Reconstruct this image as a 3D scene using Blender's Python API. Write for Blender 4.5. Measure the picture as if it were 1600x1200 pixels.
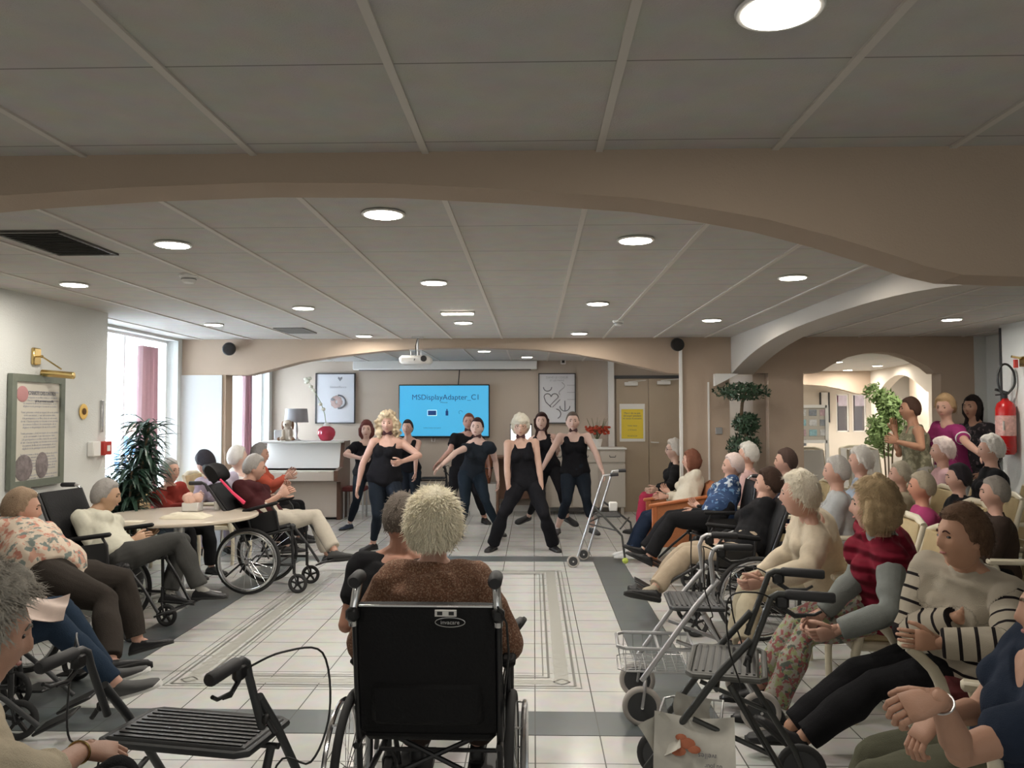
import bpy, math, random
import numpy as np
from mathutils import Vector, Matrix, Euler, noise
random.seed(7)
RNG = np.random.default_rng(7)
S = bpy.context.scene
COL = S.collection
for o in list(bpy.data.objects):
    bpy.data.objects.remove(o)

# ------------------------------------------------------------------ camera
F_PX = 1258.46
CAM_Z = 1.62
_yaw, _pitch, _roll = -0.0267, 0.0381, -0.0018
_cy, _sy, _cp, _sp = math.cos(_yaw), math.sin(_yaw), math.cos(_pitch), math.sin(_pitch)
FW = Vector((_sy*_cp, _cy*_cp, _sp))
R0 = Vector((_cy, -_sy, 0.0))
U0 = R0.cross(FW)
RT = R0*math.cos(_roll) + U0*math.sin(_roll)
UP = -R0*math.sin(_roll) + U0*math.cos(_roll)
EYE = Vector((0, 0, CAM_Z))
cam_data = bpy.data.cameras.new('camera')
cam_data.sensor_width = 36.0
cam_data.lens = F_PX/1600*36.0
cam_data.clip_start = 0.05
cam = bpy.data.objects.new('camera', cam_data)
COL.objects.link(cam)
M = Matrix((RT, UP, -FW)).transposed().to_4x4()
M.translation = EYE
cam.matrix_world = M
S.camera = cam

# ------------------------------------------------------------------ light set-up
S.view_settings.view_transform = 'Standard'
S.view_settings.look = 'None'
S.view_settings.gamma = 1.0
S.view_settings.use_curve_mapping = False
S.view_settings.exposure = 0.22
world = bpy.data.worlds.new('world')
S.world = world
world.use_nodes = True
bg = world.node_tree.nodes['Background']
bg.inputs[0].default_value = (0.80, 0.90, 1.0, 1)
bg.inputs[1].default_value = 3.0

def area(name, loc, rot, size, power, color, size_y=None, spread=None):
    d = bpy.data.lights.new(name, 'AREA')
    d.energy = power
    d.color = color
    d.size = size
    if size_y:
        d.shape = 'RECTANGLE'
        d.size_y = size_y
    if spread:
        d.spread = spread
    o = bpy.data.objects.new(name, d)
    COL.objects.link(o)
    o.location = loc
    o.rotation_euler = rot
    return o
# daylight coming in through the two windows of the left side; the rear one is an added fill light behind the camera
area('daylight_window', (-7.6, 10.6, 1.9), (0, math.radians(-84), 0), 4.0, 3000, (0.76, 0.88, 1.0), 8.5)
area('fill_rear', (0.3, -3.6, 1.5), (math.radians(80), 0, 0), 5.0, 24, (1.0, 0.97, 0.90), 1.8)

# ------------------------------------------------------------------ helpers
def at(x, y, Y):
    d = FW + RT*((x-800)/F_PX) - UP*((y-600)/F_PX)
    return EYE + d*(Y/d.y)
def onz(x, y, z=0.0):
    d = FW + RT*((x-800)/F_PX) - UP*((y-600)/F_PX)
    return EYE + d*((z-CAM_Z)/d.z)
def onx(x, y, X):
    d = FW + RT*((x-800)/F_PX) - UP*((y-600)/F_PX)
    return EYE + d*(X/d.x)

MATS = {}
def mat(name, color, rough=0.6, metal=0.0, noise_s=0, noise_a=0.0, bump=0.0, bump_s=60, emit=None, emit_s=0, spec=0.5, sheen=0, alpha=None, trans=0):
    key = name
    if key in MATS:
        return MATS[key]
    m = bpy.data.materials.new(name)
    m.use_nodes = True
    nt = m.node_tree
    b = nt.nodes['Principled BSDF']
    c = tuple(color)+(1,) if len(color) == 3 else color
    b.inputs['Base Color'].default_value = c
    b.inputs['Roughness'].default_value = rough
    b.inputs['Metallic'].default_value = metal
    b.inputs['Specular IOR Level'].default_value = spec
    if trans:
        b.inputs['Transmission Weight'].default_value = trans
    if sheen:
        b.inputs['Sheen Weight'].default_value = sheen
    tc = nt.nodes.new('ShaderNodeTexCoord')
    if noise_a > 0:
        n = nt.nodes.new('ShaderNodeTexNoise')
        n.inputs['Scale'].default_value = noise_s
        n.inputs['Detail'].default_value = 4
        nt.links.new(tc.outputs['Object'], n.inputs['Vector'])
        mx = nt.nodes.new('ShaderNodeMix')
        mx.data_type = 'RGBA'
        mx.inputs[6].default_value = tuple(max(0, v*(1-noise_a)) for v in c[:3])+(1,)
        mx.inputs[7].default_value = tuple(min(1, v*(1+noise_a)) for v in c[:3])+(1,)
        nt.links.new(n.outputs['Fac'], mx.inputs[0])
        nt.links.new(mx.outputs[2], b.inputs['Base Color'])
    if bump > 0:
        n2 = nt.nodes.new('ShaderNodeTexNoise')
        n2.inputs['Scale'].default_value = bump_s
        n2.inputs['Detail'].default_value = 5
        nt.links.new(tc.outputs['Object'], n2.inputs['Vector'])
        bp = nt.nodes.new('ShaderNodeBump')
        bp.inputs['Strength'].default_value = bump
        bp.inputs['Distance'].default_value = 0.01
        nt.links.new(n2.outputs['Fac'], bp.inputs['Height'])
        nt.links.new(bp.outputs['Normal'], b.inputs['Normal'])
    if emit:
        b.inputs['Emission Color'].default_value = tuple(emit)+(1,)
        b.inputs['Emission Strength'].default_value = emit_s
    MATS[key] = m
    return m

def srgb(r, g, b):
    def f(v):
        v /= 255.0
        return v/12.92 if v <= 0.04045 else ((v+0.055)/1.055)**2.4
    return (f(r), f(g), f(b))

def frame_of(t):
    t = t.normalized()
    a = Vector((0, 0, 1)) if abs(t.z) < 0.9 else Vector((0, 1, 0))
    u = t.cross(a).normalized()
    return u, t.cross(u).normalized()

class MB:
    """collects shapes in plain lists; build() links them as one mesh object"""
    def __init__(self):
        self.v = []
        self.f = []
        self.m = []
        self.mi = 0
    def add(self, vs, fs):
        k = len(self.v)
        self.v += [tuple(p) for p in vs]
        self.f += [tuple(i+k for i in f) for f in fs]
        self.m += [self.mi]*len(fs)
        return self
    def box(self, c, s, rz=0, rx=0, ry=0, bev=0.0):
        R = Euler((rx, ry, rz)).to_matrix()
        c = Vector(c)
        h = Vector(s)*0.5
        if bev > 0:
            b = min(bev, min(h)*0.9)
            pts = []
            vs = []
            # chamfered box: 24 verts
            idx = {}
            for sx in (-1, 1):
                for sy in (-1, 1):
                    for sz in (-1, 1):
                        for ax in range(3):
                            p = [sx*(h.x-b), sy*(h.y-b), sz*(h.z-b)]
                            p[ax] = (sx, sy, sz)[ax]*h[ax]
                            idx[(sx, sy, sz, ax)] = len(vs)
                            vs.append(c + R @ Vector(p))
            fs = []
            for ax in range(3):
                o1, o2 = [a for a in range(3) if a != ax]
                for sg in (-1, 1):
                    q = []
                    for a, b2 in ((-1, -1), (1, -1), (1, 1), (-1, 1)):
                        k = [0, 0, 0]
                        k[ax] = sg
                        k[o1] = a
                        k[o2] = b2
                        q.append(idx[(k[0], k[1], k[2], ax)])
                    fs.append(q if (sg > 0) == (ax != 1) else q[::-1])
            for ax in range(3):
                o1, o2 = [a for a in range(3) if a != ax]
                for a in (-1, 1):
                    for b2 in (-1, 1):
                        def K(sg, face):
                            k = [0, 0, 0]
                            k[ax] = sg
                            k[o1] = a
                            k[o2] = b2
                            return idx[(k[0], k[1], k[2], face)]
                        fs.append([K(-1, o1), K(1, o1), K(1, o2), K(-1, o2)])
            for sx in (-1, 1):
                for sy in (-1, 1):
                    for sz in (-1, 1):
                        fs.append([idx[(sx, sy, sz, a)] for a in range(3)])
            return self.add(vs, fs)
        vs = []
        for sx in (-1, 1):
            for sy in (-1, 1):
                for sz in (-1, 1):
                    vs.append(c + R @ Vector((sx*h.x, sy*h.y, sz*h.z)))
        return self.add(vs, [(0, 1, 3, 2), (4, 6, 7, 5), (0, 4, 5, 1), (2, 3, 7, 6), (0, 2, 6, 4), (1, 5, 7, 3)])
    def tube(self, pts, r, n=10, closed=False, caps=True):
        pts = [Vector(p) for p in pts]
        k = len(pts)
        rs = list(r) if hasattr(r, '__len__') else [r]*k
        vs = []
        u = None
        for i in range(k):
            if closed:
                t = pts[(i+1) % k]-pts[i-1]
            else:
                t = pts[min(i+1, k-1)]-pts[max(i-1, 0)]
            if t.length < 1e-9:
                t = Vector((0, 0, 1))
            t.normalize()
            if u is None:
                u, w = frame_of(t)
            else:
                u = (u - t*u.dot(t))
                if u.length < 1e-6:
                    u, w = frame_of(t)
                u.normalize()
                w = t.cross(u)
            for j in range(n):
                a = 2*math.pi*j/n
                vs.append(pts[i] + (u*math.cos(a)+w*math.sin(a))*rs[i])
        fs = []
        m = k if closed else k-1
        for i in range(m):
            for j in range(n):
                a, b = i*n+j, i*n+(j+1) % n
                c, d = ((i+1) % k)*n+(j+1) % n, ((i+1) % k)*n+j
                fs.append((a, b, c, d))
        if caps and not closed:
            fs.append(tuple(range(n))[::-1])
            fs.append(tuple((k-1)*n+j for j in range(n)))
        return self.add(vs, fs)
    def ring(self, c, ax, R, r, n=36, m=8, a0=0, a1=None):
        u, w = frame_of(Vector(ax))
        c = Vector(c)
        if a1 is None:
            return self.tube([c+(u*math.cos(2*math.pi*i/n)+w*math.sin(2*math.pi*i/n))*R for i in range(n)], r, m, closed=True)
        return self.tube([c+(u*math.cos(a0+(a1-a0)*i/n)+w*math.sin(a0+(a1-a0)*i/n))*R for i in range(n+1)], r, m)
    def cyl(self, a, b, r, n=20, r2=None):
        return self.tube([a, b], [r, r if r2 is None else r2], n)
    def lathe(self, prof, c, n=24, ax=(0, 0, 1)):
        c = Vector(c)
        ax = Vector(ax).normalized()
        u, w = frame_of(ax)
        vs = []
        for (r, z) in prof:
            for j in range(n):
                a = 2*math.pi*j/n
                vs.append(c + ax*z + (u*math.cos(a)+w*math.sin(a))*max(r, 1e-4))
        fs = []
        k = len(prof)
        for i in range(k-1):
            for j in range(n):
                fs.append((i*n+j, i*n+(j+1) % n, (i+1)*n+(j+1) % n, (i+1)*n+j))
        fs.append(tuple(range(n))[::-1])
        fs.append(tuple((k-1)*n+j for j in range(n)))
        return self.add(vs, fs)
    def ell(self, c, r, n=14, m=10, R=None):
        c = Vector(c)
        r = Vector(r) if hasattr(r, '__len__') else Vector((r, r, r))
        vs = []
        fs = []
        for i in range(1, m):
            th = math.pi*i/m
            for j in range(n):
                a = 2*math.pi*j/n
                p = Vector((r.x*math.sin(th)*math.cos(a), r.y*math.sin(th)*math.sin(a), r.z*math.cos(th)))
                vs.append(c + (R @ p if R else p))
        top = Vector((0, 0, r.z))
        vs.append(c+(R @ top if R else top))
        vs.append(c-(R @ top if R else top))
        for i in range(m-2):
            for j in range(n):
                fs.append((i*n+j, i*n+n+j, i*n+n+(j+1) % n, i*n+(j+1) % n))
        t, b = len(vs)-2, len(vs)-1
        for j in range(n):
            fs.append((t, j, (j+1) % n))
            fs.append((b, (m-2)*n+(j+1) % n, (m-2)*n+j))
        return self.add(vs, fs)
    def prism(self, poly, o, ux, uy, depth):
        """polygon (2D) in the plane o + x*ux + y*uy, pushed out by the vector depth"""
        o, ux, uy, d = Vector(o), Vector(ux), Vector(uy), Vector(depth)
        k = len(poly)
        a = [o+ux*p[0]+uy*p[1] for p in poly]
        vs = a + [p+d for p in a]
        fs = [tuple(range(k)), tuple(range(2*k-1, k-1, -1))]
        for i in range(k):
            j = (i+1) % k
            fs.append((i, i+k, j+k, j))
        return self.add(vs, fs)
    def build(self, name, m, parent=None, smooth=True, world=False, sharp=40):
        me = bpy.data.meshes.new(name)
        v = self.v
        if world and parent is not None:
            o = world_origin(parent)
            v = [(p[0]-o.x, p[1]-o.y, p[2]-o.z) for p in v]
        me.from_pydata(v, [], self.f)
        ms = m if isinstance(m, (list, tuple)) else [m]
        for q in ms:
            me.materials.append(q)
        if len(ms) > 1:
            me.polygons.foreach_set('material_index', self.m)
        fix_normals(me)
        if smooth:
            me.shade_smooth()
            try:
                me.set_sharp_from_angle(angle=math.radians(sharp))
            except Exception:
                pass
        me.update()
        ob = bpy.data.objects.new(name, me)
        COL.objects.link(ob)
        if parent is not None:
            ob.parent = parent
        return ob

import bmesh
def fix_normals(me):
    bm = bmesh.new()
    bm.from_mesh(me)
    bmesh.ops.recalc_face_normals(bm, faces=bm.faces)
    bm.to_mesh(me)
    bm.free()
WO = {}
def world_origin(o):
    v = Vector((0, 0, 0))
    while o is not None:
        v = v + o.location
        o = o.parent
    return v

def spl(pts, n=6):
    pts = [Vector(p) for p in pts]
    P = [pts[0]*2-pts[1]]+pts+[pts[-1]*2-pts[-2]]
    out = []
    for i in range(1, len(P)-2):
        for k in range(n):
            t = k/n
            a, b, c, d = P[i-1], P[i], P[i+1], P[i+2]
            out.append(0.5*((b*2)+(c-a)*t+(a*2-b*5+c*4-d)*t*t+(b*3-a-c*3+d)*t*t*t))
    out.append(pts[-1])
    return out
def tag(o, label, cat, group=None, kind=None):
    o['label'] = label
    o['category'] = cat
    if group:
        o['group'] = group
    if kind:
        o['kind'] = kind
    return o
def thing(name, label, cat, loc=(0, 0, 0), rz=0, group=None):
    o = bpy.data.objects.new(name, None)
    o.empty_display_size = 0.1
    COL.objects.link(o)
    o.location = loc
    o.rotation_euler = (0, 0, rz)
    return tag(o, label, cat, group)
def struct(name, mb, m, parent=None, smooth=False):
    o = mb.build(name, m, parent, smooth=smooth)
    if parent is None:
        o['kind'] = 'structure'
    return o
def copy_tree(o, parent=None):
    c = o.copy()
    COL.objects.link(c)
    if parent is not None:
        c.parent = parent
    for ch in [x for x in bpy.data.objects if x.parent == o]:
        copy_tree(ch, c)
    return c
# ------------------------------------------------------------------ materials of the room
CE = 2.53
def brick_mat(name, tile_col, grout_col, sx, sy, gap, off=(0, 0), rough=0.6, bumpy=0.0, jitter=0.04, axis='xy'):
    """square grid of tiles drawn with the brick texture in world coordinates"""
    m = bpy.data.materials.new(name)
    m.use_nodes = True
    nt = m.node_tree
    b = nt.nodes['Principled BSDF']
    b.inputs['Roughness'].default_value = rough
    tc = nt.nodes.new('ShaderNodeTexCoord')
    mp = nt.nodes.new('ShaderNodeMapping')
    mp.inputs['Location'].default_value = (-off[0], -off[1], 0)
    nt.links.new(tc.outputs['Object'], mp.inputs['Vector'])
    br = nt.nodes.new('ShaderNodeTexBrick')
    br.offset = 0
    br.squash = 1
    br.inputs['Scale'].default_value = 1.0
    br.inputs['Mortar Size'].default_value = gap
    br.inputs['Mortar Smooth'].default_value = 0.1
    br.inputs['Brick Width'].default_value = sx
    br.inputs['Row Height'].default_value = sy
    c = tile_col
    br.inputs['Color1'].default_value = tuple(v*(1-jitter) for v in c)+(1,)
    br.inputs['Color2'].default_value = tuple(min(1, v*(1+jitter)) for v in c)+(1,)
    br.inputs['Mortar'].default_value = tuple(grout_col)+(1,)
    nt.links.new(mp.outputs[0], br.inputs['Vector'])
    n = nt.nodes.new('ShaderNodeTexNoise')
    n.inputs['Scale'].default_value = 9
    n.inputs['Detail'].default_value = 6
    nt.links.new(tc.outputs['Object'], n.inputs['Vector'])
    mx = nt.nodes.new('ShaderNodeMix')
    mx.data_type = 'RGBA'
    mx.blend_type = 'MULTIPLY'
    mx.inputs[0].default_value = 0.25
    nt.links.new(br.outputs['Color'], mx.inputs[6])
    nt.links.new(n.outputs['Color'], mx.inputs[7])
    nt.links.new(mx.outputs[2], b.inputs['Base Color'])
    if bumpy:
        n2 = nt.nodes.new('ShaderNodeTexNoise')
        n2.inputs['Scale'].default_value = 180
        nt.links.new(tc.outputs['Object'], n2.inputs['Vector'])
        bp = nt.nodes.new('ShaderNodeBump')
        bp.inputs['Strength'].default_value = bumpy
        bp.inputs['Distance'].default_value = 0.004
        nt.links.new(n2.outputs['Fac'], bp.inputs['Height'])
        nt.links.new(bp.outputs['Normal'], b.inputs['Normal'])
    return m

TX, TY, FX, FY = 0.3261, 0.3261, 0.0037, 4.1374
m_floor = brick_mat('floor_tile', (0.67, 0.67, 0.645), (0.11, 0.11, 0.10), TX, TY, 0.0035, (FX, FY), rough=0.22, jitter=0.025)
m_floor_dark = brick_mat('floor_tile_dark', (0.135, 0.155, 0.16), (0.08, 0.08, 0.08), TX, TY, 0.003, (FX, FY), rough=0.3, jitter=0.06)
m_ceil = brick_mat('ceiling_tile', (0.60, 0.575, 0.54), (0.30, 0.28, 0.26), 0.6, 0.6, 0.0035, (0.228, 2.047), rough=0.95, bumpy=0.5, jitter=0.02)
m_taupe = mat('taupe_plaster', (0.44, 0.345, 0.265), 0.85, noise_s=3, noise_a=0.05, bump=0.15, bump_s=120)
m_wall = mat('pale_plaster', (0.65, 0.665, 0.645), 0.9, noise_s=2, noise_a=0.03, bump=0.4, bump_s=90)
m_wall_rear = mat('beige_plaster', (0.50, 0.425, 0.35), 0.85, noise_s=2, noise_a=0.03, bump=0.15, bump_s=120)
m_white = mat('white_paint', (0.78, 0.77, 0.74), 0.5)
m_door = mat('door_beige', (0.42, 0.34, 0.25), 0.5, noise_s=4, noise_a=0.04)
m_black = mat('black_plastic', (0.012, 0.012, 0.013), 0.4)
m_dark = mat('dark_grey_plastic', (0.045, 0.047, 0.05), 0.5)
m_chrome = mat('chrome', (0.75, 0.75, 0.76), 0.18, metal=1.0)
m_alu = mat('brushed_aluminium', (0.56, 0.56, 0.56), 0.35, metal=0.85)
m_brass = mat('brass', (0.62, 0.46, 0.2), 0.25, metal=1.0)
m_tee = mat('ceiling_tee', (0.62, 0.58, 0.53), 0.6)
m_glow = mat('lamp_glow', (1, 1, 1), 0.5, emit=(1.0, 0.93, 0.82), emit_s=22)
m_glass = mat('window_glass', (1, 1, 1), 0.0, trans=1.0)
m_curtain = mat('curtain_mauve', (0.62, 0.46, 0.49), 0.9, noise_s=30, noise_a=0.06)
_nt = m_curtain.node_tree
_tr = _nt.nodes.new('ShaderNodeBsdfTranslucent')
_tr.inputs[0].default_value = (0.62, 0.42, 0.46, 1)
_ms = _nt.nodes.new('ShaderNodeMixShader')
_ms.inputs[0].default_value = 0.35
_nt.links.new(_nt.nodes['Principled BSDF'].outputs[0], _ms.inputs[1])
_nt.links.new(_tr.outputs[0], _ms.inputs[2])
_nt.links.new(_ms.outputs[0], _nt.nodes['Material Output'].inputs[0])

# ------------------------------------------------------------------ floor
mb = MB(); mb.box((1.0, 8.0, -0.06), (14.0, 26.0, 0.12)); struct('floor', mb, m_floor)
def strip(x0, x1, y0, y1, m, name='trim_1', z=0.0015):
    mb = MB()
    mb.add([(x0, y0, z), (x1, y0, z), (x1, y1, z), (x0, y1, z), (x0, y0, 0.0), (x1, y0, 0.0), (x1, y1, 0.0), (x0, y1, 0.0)],
           [(0, 1, 2, 3), (0, 4, 5, 1), (1, 5, 6, 2), (2, 6, 7, 3), (3, 7, 4, 0)])
    return struct(name, mb, m)
X0, X1 = FX-9*TX, FX+3*TX
strip(X0, X0+TX, FY, 9.28, m_floor_dark, 'trim_1')
strip(X1-TX, X1, FY, 9.28, m_floor_dark, 'trim_2')
strip(X0+TX, X1-TX, FY, FY+TY, m_floor_dark, 'trim_3')
strip(X0+TX, X1-TX, 8.955, 9.28, m_floor_dark, 'trim_4')
# patterned border tiles: light grey lines and diamonds inlaid along a rectangle
m_inlay = mat('inlay_grey', (0.20, 0.20, 0.18), 0.3)
m_inlay_soft = mat('inlay_pale', (0.44, 0.44, 0.40), 0.3)
def flat_line(mb, a, b, w, z):
    a, b = Vector((a[0], a[1], z)), Vector((b[0], b[1], z))
    t = (b-a).normalized()
    s = Vector((-t.y, t.x, 0))*w/2
    mb.add([a-s, b-s, b+s, a+s], [(0, 1, 2, 3)])
def border(x0, y0, x1, y1, w, name):
    mb = MB()
    mf = MB()
    z = 0.0016
    for q, lw in ((0.05, 0.007), (0.085, 0.016), (w-0.085, 0.016), (w-0.05, 0.007)):
        a, b, c, d = x0+q, y0+q, x1-q, y1-q
        for p1, p2 in (((a, b), (c, b)), ((c, b), (c, d)), ((c, d), (a, d)), ((a, d), (a, b))):
            flat_line(mb, p1, p2, lw, z)
    st = TX/2
    def dia(cx, cy):
        h = 0.052
        for p1, p2 in (((cx-h, cy), (cx, cy+h)), ((cx, cy+h), (cx+h, cy)), ((cx+h, cy), (cx, cy-h)), ((cx, cy-h), (cx-h, cy))):
            flat_line(mf, p1, p2, 0.006, z)
    nx = int(round((x1-x0)/st))
    ny = int(round((y1-y0)/st))
    for i in range(1, nx):
        dia(x0+i*st, y0+w/2)
        dia(x0+i*st, y1-w/2)
    for i in range(1, ny):
        dia(x0+w/2, y0+i*st)
        dia(x1-w/2, y0+i*st)
    # soft field between the lines
    k = 0.12
    for (a, b, c, d) in ((x0+k, y0+k, x1-k, y0+w-k), (x0+k, y1-w+k, x1-k, y1-k), (x0+k, y0+w-k, x0+w-k, y1-w+k), (x1-w+k, y0+w-k, x1-k, y1-w+k)):
        mf.add([(a, b, 0.0008), (c, b, 0.0008), (c, d, 0.0008), (a, d, 0.0008)], [(0, 1, 2, 3)])
    struct(name, mb, m_inlay)
    struct(name.replace('5', '6'), mf, m_inlay_soft)
border(FX-7*TX, FY+2*TY, FX+TX, FY+14*TY-0.2, TX, 'trim_5')
mb = MB()
for i in range(2):
    for j in range(2):
        cx, cy = FX-4*TX+i*TX, FY+5*TY+j*TY
        for a in range(6):
            for b in range(6):
                mb.box((cx+0.04+a*0.05, cy+0.04+b*0.05, 0.0006), (0.012, 0.012, 0.0012), rz=0.78)
struct('trim_7', mb, m_inlay_soft)

# ------------------------------------------------------------------ ceiling
mb = MB(); mb.box((1.0, 8.0, CE+0.05), (14.0, 26.0, 0.10)); struct('ceiling', mb, m_ceil)
mb = MB()
for i in range(-7, 10):
    x = 0.228+0.6*i
    mb.box((x, 4.0, CE-0.004), (0.024, 14.2, 0.008))
for i in range(-6, 4):
    x = 0.228+0.6*i
    mb.box((x, 11.9, CE-0.004), (0.024, 3.6, 0.008))
struct('trim_8', mb, m_tee)

# ------------------------------------------------------------------ walls
def wall(name, a, b, z0=0.0, z1=CE, th=0.2, m=m_wall, side=1):
    """wall panel between plan points a and b, thickness towards side"""
    a, b = Vector((a[0], a[1], 0)), Vector((b[0], b[1], 0))
    t = (b-a).normalized()
    n = Vector((-t.y, t.x, 0))*th*side
    mb = MB()
    q = [a, b, b+n, a+n]
    vs = [(p.x, p.y, z0) for p in q]+[(p.x, p.y, z1) for p in q]
    mb.add(vs, [(0, 1, 2, 3), (7, 6, 5, 4), (0, 4, 5, 1), (1, 5, 6, 2), (2, 6, 7, 3), (3, 7, 4, 0)])
    return struct(name, mb, m)
XL, XW, YB, YR = -3.80, -4.22, 9.55, 13.6
def wall_holes(name, plane, p0, p1, z0, z1, holes, th, m):
    """plane 'x' (wall at X=plane pos running along Y) built of rectangles around the openings (a0,a1,b0,b1)"""
    ax, pos, sgn = plane
    cuts = sorted(set([p0, p1]+[h[0] for h in holes]+[h[1] for h in holes]))
    zc = sorted(set([z0, z1]+[h[2] for h in holes]+[h[3] for h in holes]))
    mb = MB()
    for i in range(len(cuts)-1):
        for j in range(len(zc)-1):
            ca, cb = (cuts[i]+cuts[i+1])/2, (zc[j]+zc[j+1])/2
            if any(h[0] < ca < h[1] and h[2] < cb < h[3] for h in holes):
                continue
            if ax == 'x':
                mb.box((pos+sgn*th/2, ca, cb), (th, cuts[i+1]-cuts[i], zc[j+1]-zc[j]))
            else:
                mb.box((ca, pos+sgn*th/2, cb), (cuts[i+1]-cuts[i], th, zc[j+1]-zc[j]))
    return struct(name, mb, m)
# left wall in front, then the stepped-out window wall
mb = MB(); mb.box((XL-0.3, 1.8, CE/2), (0.6, 10.54, CE)); struct('wall_left', mb, m_wall)
wall_holes('wall_left_rear', ('x', -4.45, -1), 9.56, 14.0, 0, CE, [(11.45, 13.45, 0.85, 2.35)], 0.25, m_wall)
wall_holes('wall_left_window', ('x', XW, -1), 7.0, 9.56, 0, CE, [(7.45, 9.44, 0.50, 2.50)], 0.25, m_wall)
def window(name, X, y0, y1, z0, z1, cur):
    mb = MB()
    for (yy) in (y0+0.03, y1-0.03):
        mb.box((X-0.15, yy, (z0+z1)/2), (0.06, 0.03, z1-z0))
    for zz in (z0+0.015, z1-0.015):
        mb.box((X-0.15, (y0+y1)/2, zz), (0.06, y1-y0, 0.03))
    mb.box((X-0.15, (y0+y1)/2, (z0+z1)/2), (0.04, 0.025, z1-z0))
    w = struct(name, mb, m_white)
    mg = MB(); mg.box((X-0.15, (y0+y1)/2, (z0+z1)/2), (0.006, y1-y0-0.1, z1-z0-0.1))
    g = mg.build('pane', m_glass, w, smooth=False)
    return w
window('window_1', XW, 7.45, 9.44, 0.50, 2.50, 0)
window('window_2', -4.45, 11.45, 13.45, 0.85, 2.35, 0)
def curtain(X, y0, y1, z0, z1, label):
    mb = MB()
    n = 60
    vs = []
    for j in range(2):
        for i in range(n+1):
            y = y0+(y1-y0)*i/n
            a = i/n*math.pi*2*6
            pinch = 1.0 if j == 0 else 0.82
            yc = (y0+y1)/2
            vs.append((X+0.035*math.sin(a)+0.012*math.sin(a*2.3), yc+(y-yc)*pinch, z0 if j == 0 else z1))
    back = [(v[0]+0.006, v[1], v[2]) for v in vs]
    k = len(vs)
    fs = [(i, i+1, n+1+i+1, n+1+i) for i in range(n)] + [(k+i+1, k+i, k+n+1+i, k+n+1+i+1) for i in range(n)]
    mb.add(vs+back, fs)
    o = mb.build('curtain', m_curtain)
    return tag(o, label, 'curtain', 'mauve window curtains')
curtain(XW+0.05, 8.36, 8.80, 0.35, 2.36, 'mauve pleated curtain hanging in the bright window behind the big plant')
curtain(-4.45+0.05, 12.05, 12.40, 0.75, 2.27, 'mauve pleated curtain in the far window behind the piano')

# front arch wall across the room at YB, profile polygon with arches
def arch_pts(xa, xb, zs, zc, n=20, flare=0.0):
    pts = []
    for i in range(n+1):
        u = -1+2*i/n
        x = (xa+xb)/2+(xb-xa)/2*u
        z = zs+(zc-zs)*(1-abs(u)**2.0)
        pts.append((x, z))
    return pts
def poly_wall(name, plane_o, ux, poly, depth, m):
    """poly: list of (u, z) outline"""
    bm = bmesh.new()
    o, ux, d = Vector(plane_o), Vector(ux), Vector(depth)
    va = [bm.verts.new(o+ux*p[0]+Vector((0, 0, p[1]))) for p in poly]
    fa = bm.faces.new(va)
    ex = bmesh.ops.extrude_face_region(bm, geom=[fa])
    vs = [e for e in ex['geom'] if isinstance(e, bmesh.types.BMVert)]
    bmesh.ops.translate(bm, verts=vs, vec=d)
    bmesh.ops.triangulate(bm, faces=[f for f in bm.faces if len(f.verts) > 4])
    bmesh.ops.recalc_face_normals(bm, faces=bm.faces)
    me = bpy.data.meshes.new(name)
    bm.to_mesh(me)
    bm.free()
    me.materials.append(m)
    ob = bpy.data.objects.new(name, me)
    COL.objects.link(ob)
    ob['kind'] = 'structure'
    return ob
def pixpoly(pts, Y):
    return [(at(x, y, Y).x, at(x, y, Y).z) for x, y in pts]
# central arch, left pillar to right pillar
xl_in = at(353, 600, YB).x
c_arch = pixpoly([(353, 586), (388, 586), (420, 578), (470, 565), (520, 557), (600, 548), (680, 543.5), (760, 543), (840, 546), (900, 553), (960, 564), (1010, 575), (1045, 583), (1066, 584)], YB)
rx = at(1066, 700, YB).x
rx2 = at(1141, 700, YB).x
c3 = at(1202, 700, YB).x
poly = [(XW-0.3, 0), (xl_in, 0)]+c_arch+[(rx, 0), (rx2, 0), (rx2, at(1141, 583, YB).z), (c3, at(1202, 583, YB).z), (c3, 0)]
x4, x5 = at(1255, 700, YB).x, at(1470, 700, YB).x
poly += [(x4, 0)]+pixpoly([(1255, 583), (1280, 582), (1300, 570), (1325, 558), (1350, 552), (1375, 550), (1400, 552), (1425, 560), (1450, 573), (1462, 583), (1470, 583)], YB)+[(x5, 0)]
x6 = at(1525, 700, YB).x
poly += [(x6, 0), (x6, CE), (XW-0.3, CE)]
# the light-coloured left end of this wall is a pier of its own
poly_wall('wall_arcade', (0, YB, 0), (1, 0, 0), poly, (0, 0.22, 0), m_taupe)
mb = MB(); mb.box(((XW-0.02+xl_in)/2-0.02, YB-0.012, 1.05), (xl_in-XW-0.02, 0.02, 2.1)); struct('wall_pier', mb, mat('blue_grey_plaster', (0.62, 0.63, 0.63), 0.9, noise_s=3, noise_a=0.02))
mb = MB(); mb.box((rx-0.012, YB-0.01, 1.22), (0.035, 0.03, 2.44)); mb.box((at(1107, 640, YB).x, YB-0.006, 1.0), (0.02, 0.012, 2.0)); struct('trim_9', mb, m_white)
# rear room
wall_holes('wall_rear', ('y', YR, 1), -4.6, 2.75, 0, CE, [], 0.2, m_wall_rear)
mb = MB(); mb.box((2.72, 11.6, CE/2), (0.2, 3.8, CE)); struct('wall_rear_right', mb, m_wall_rear)
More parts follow.
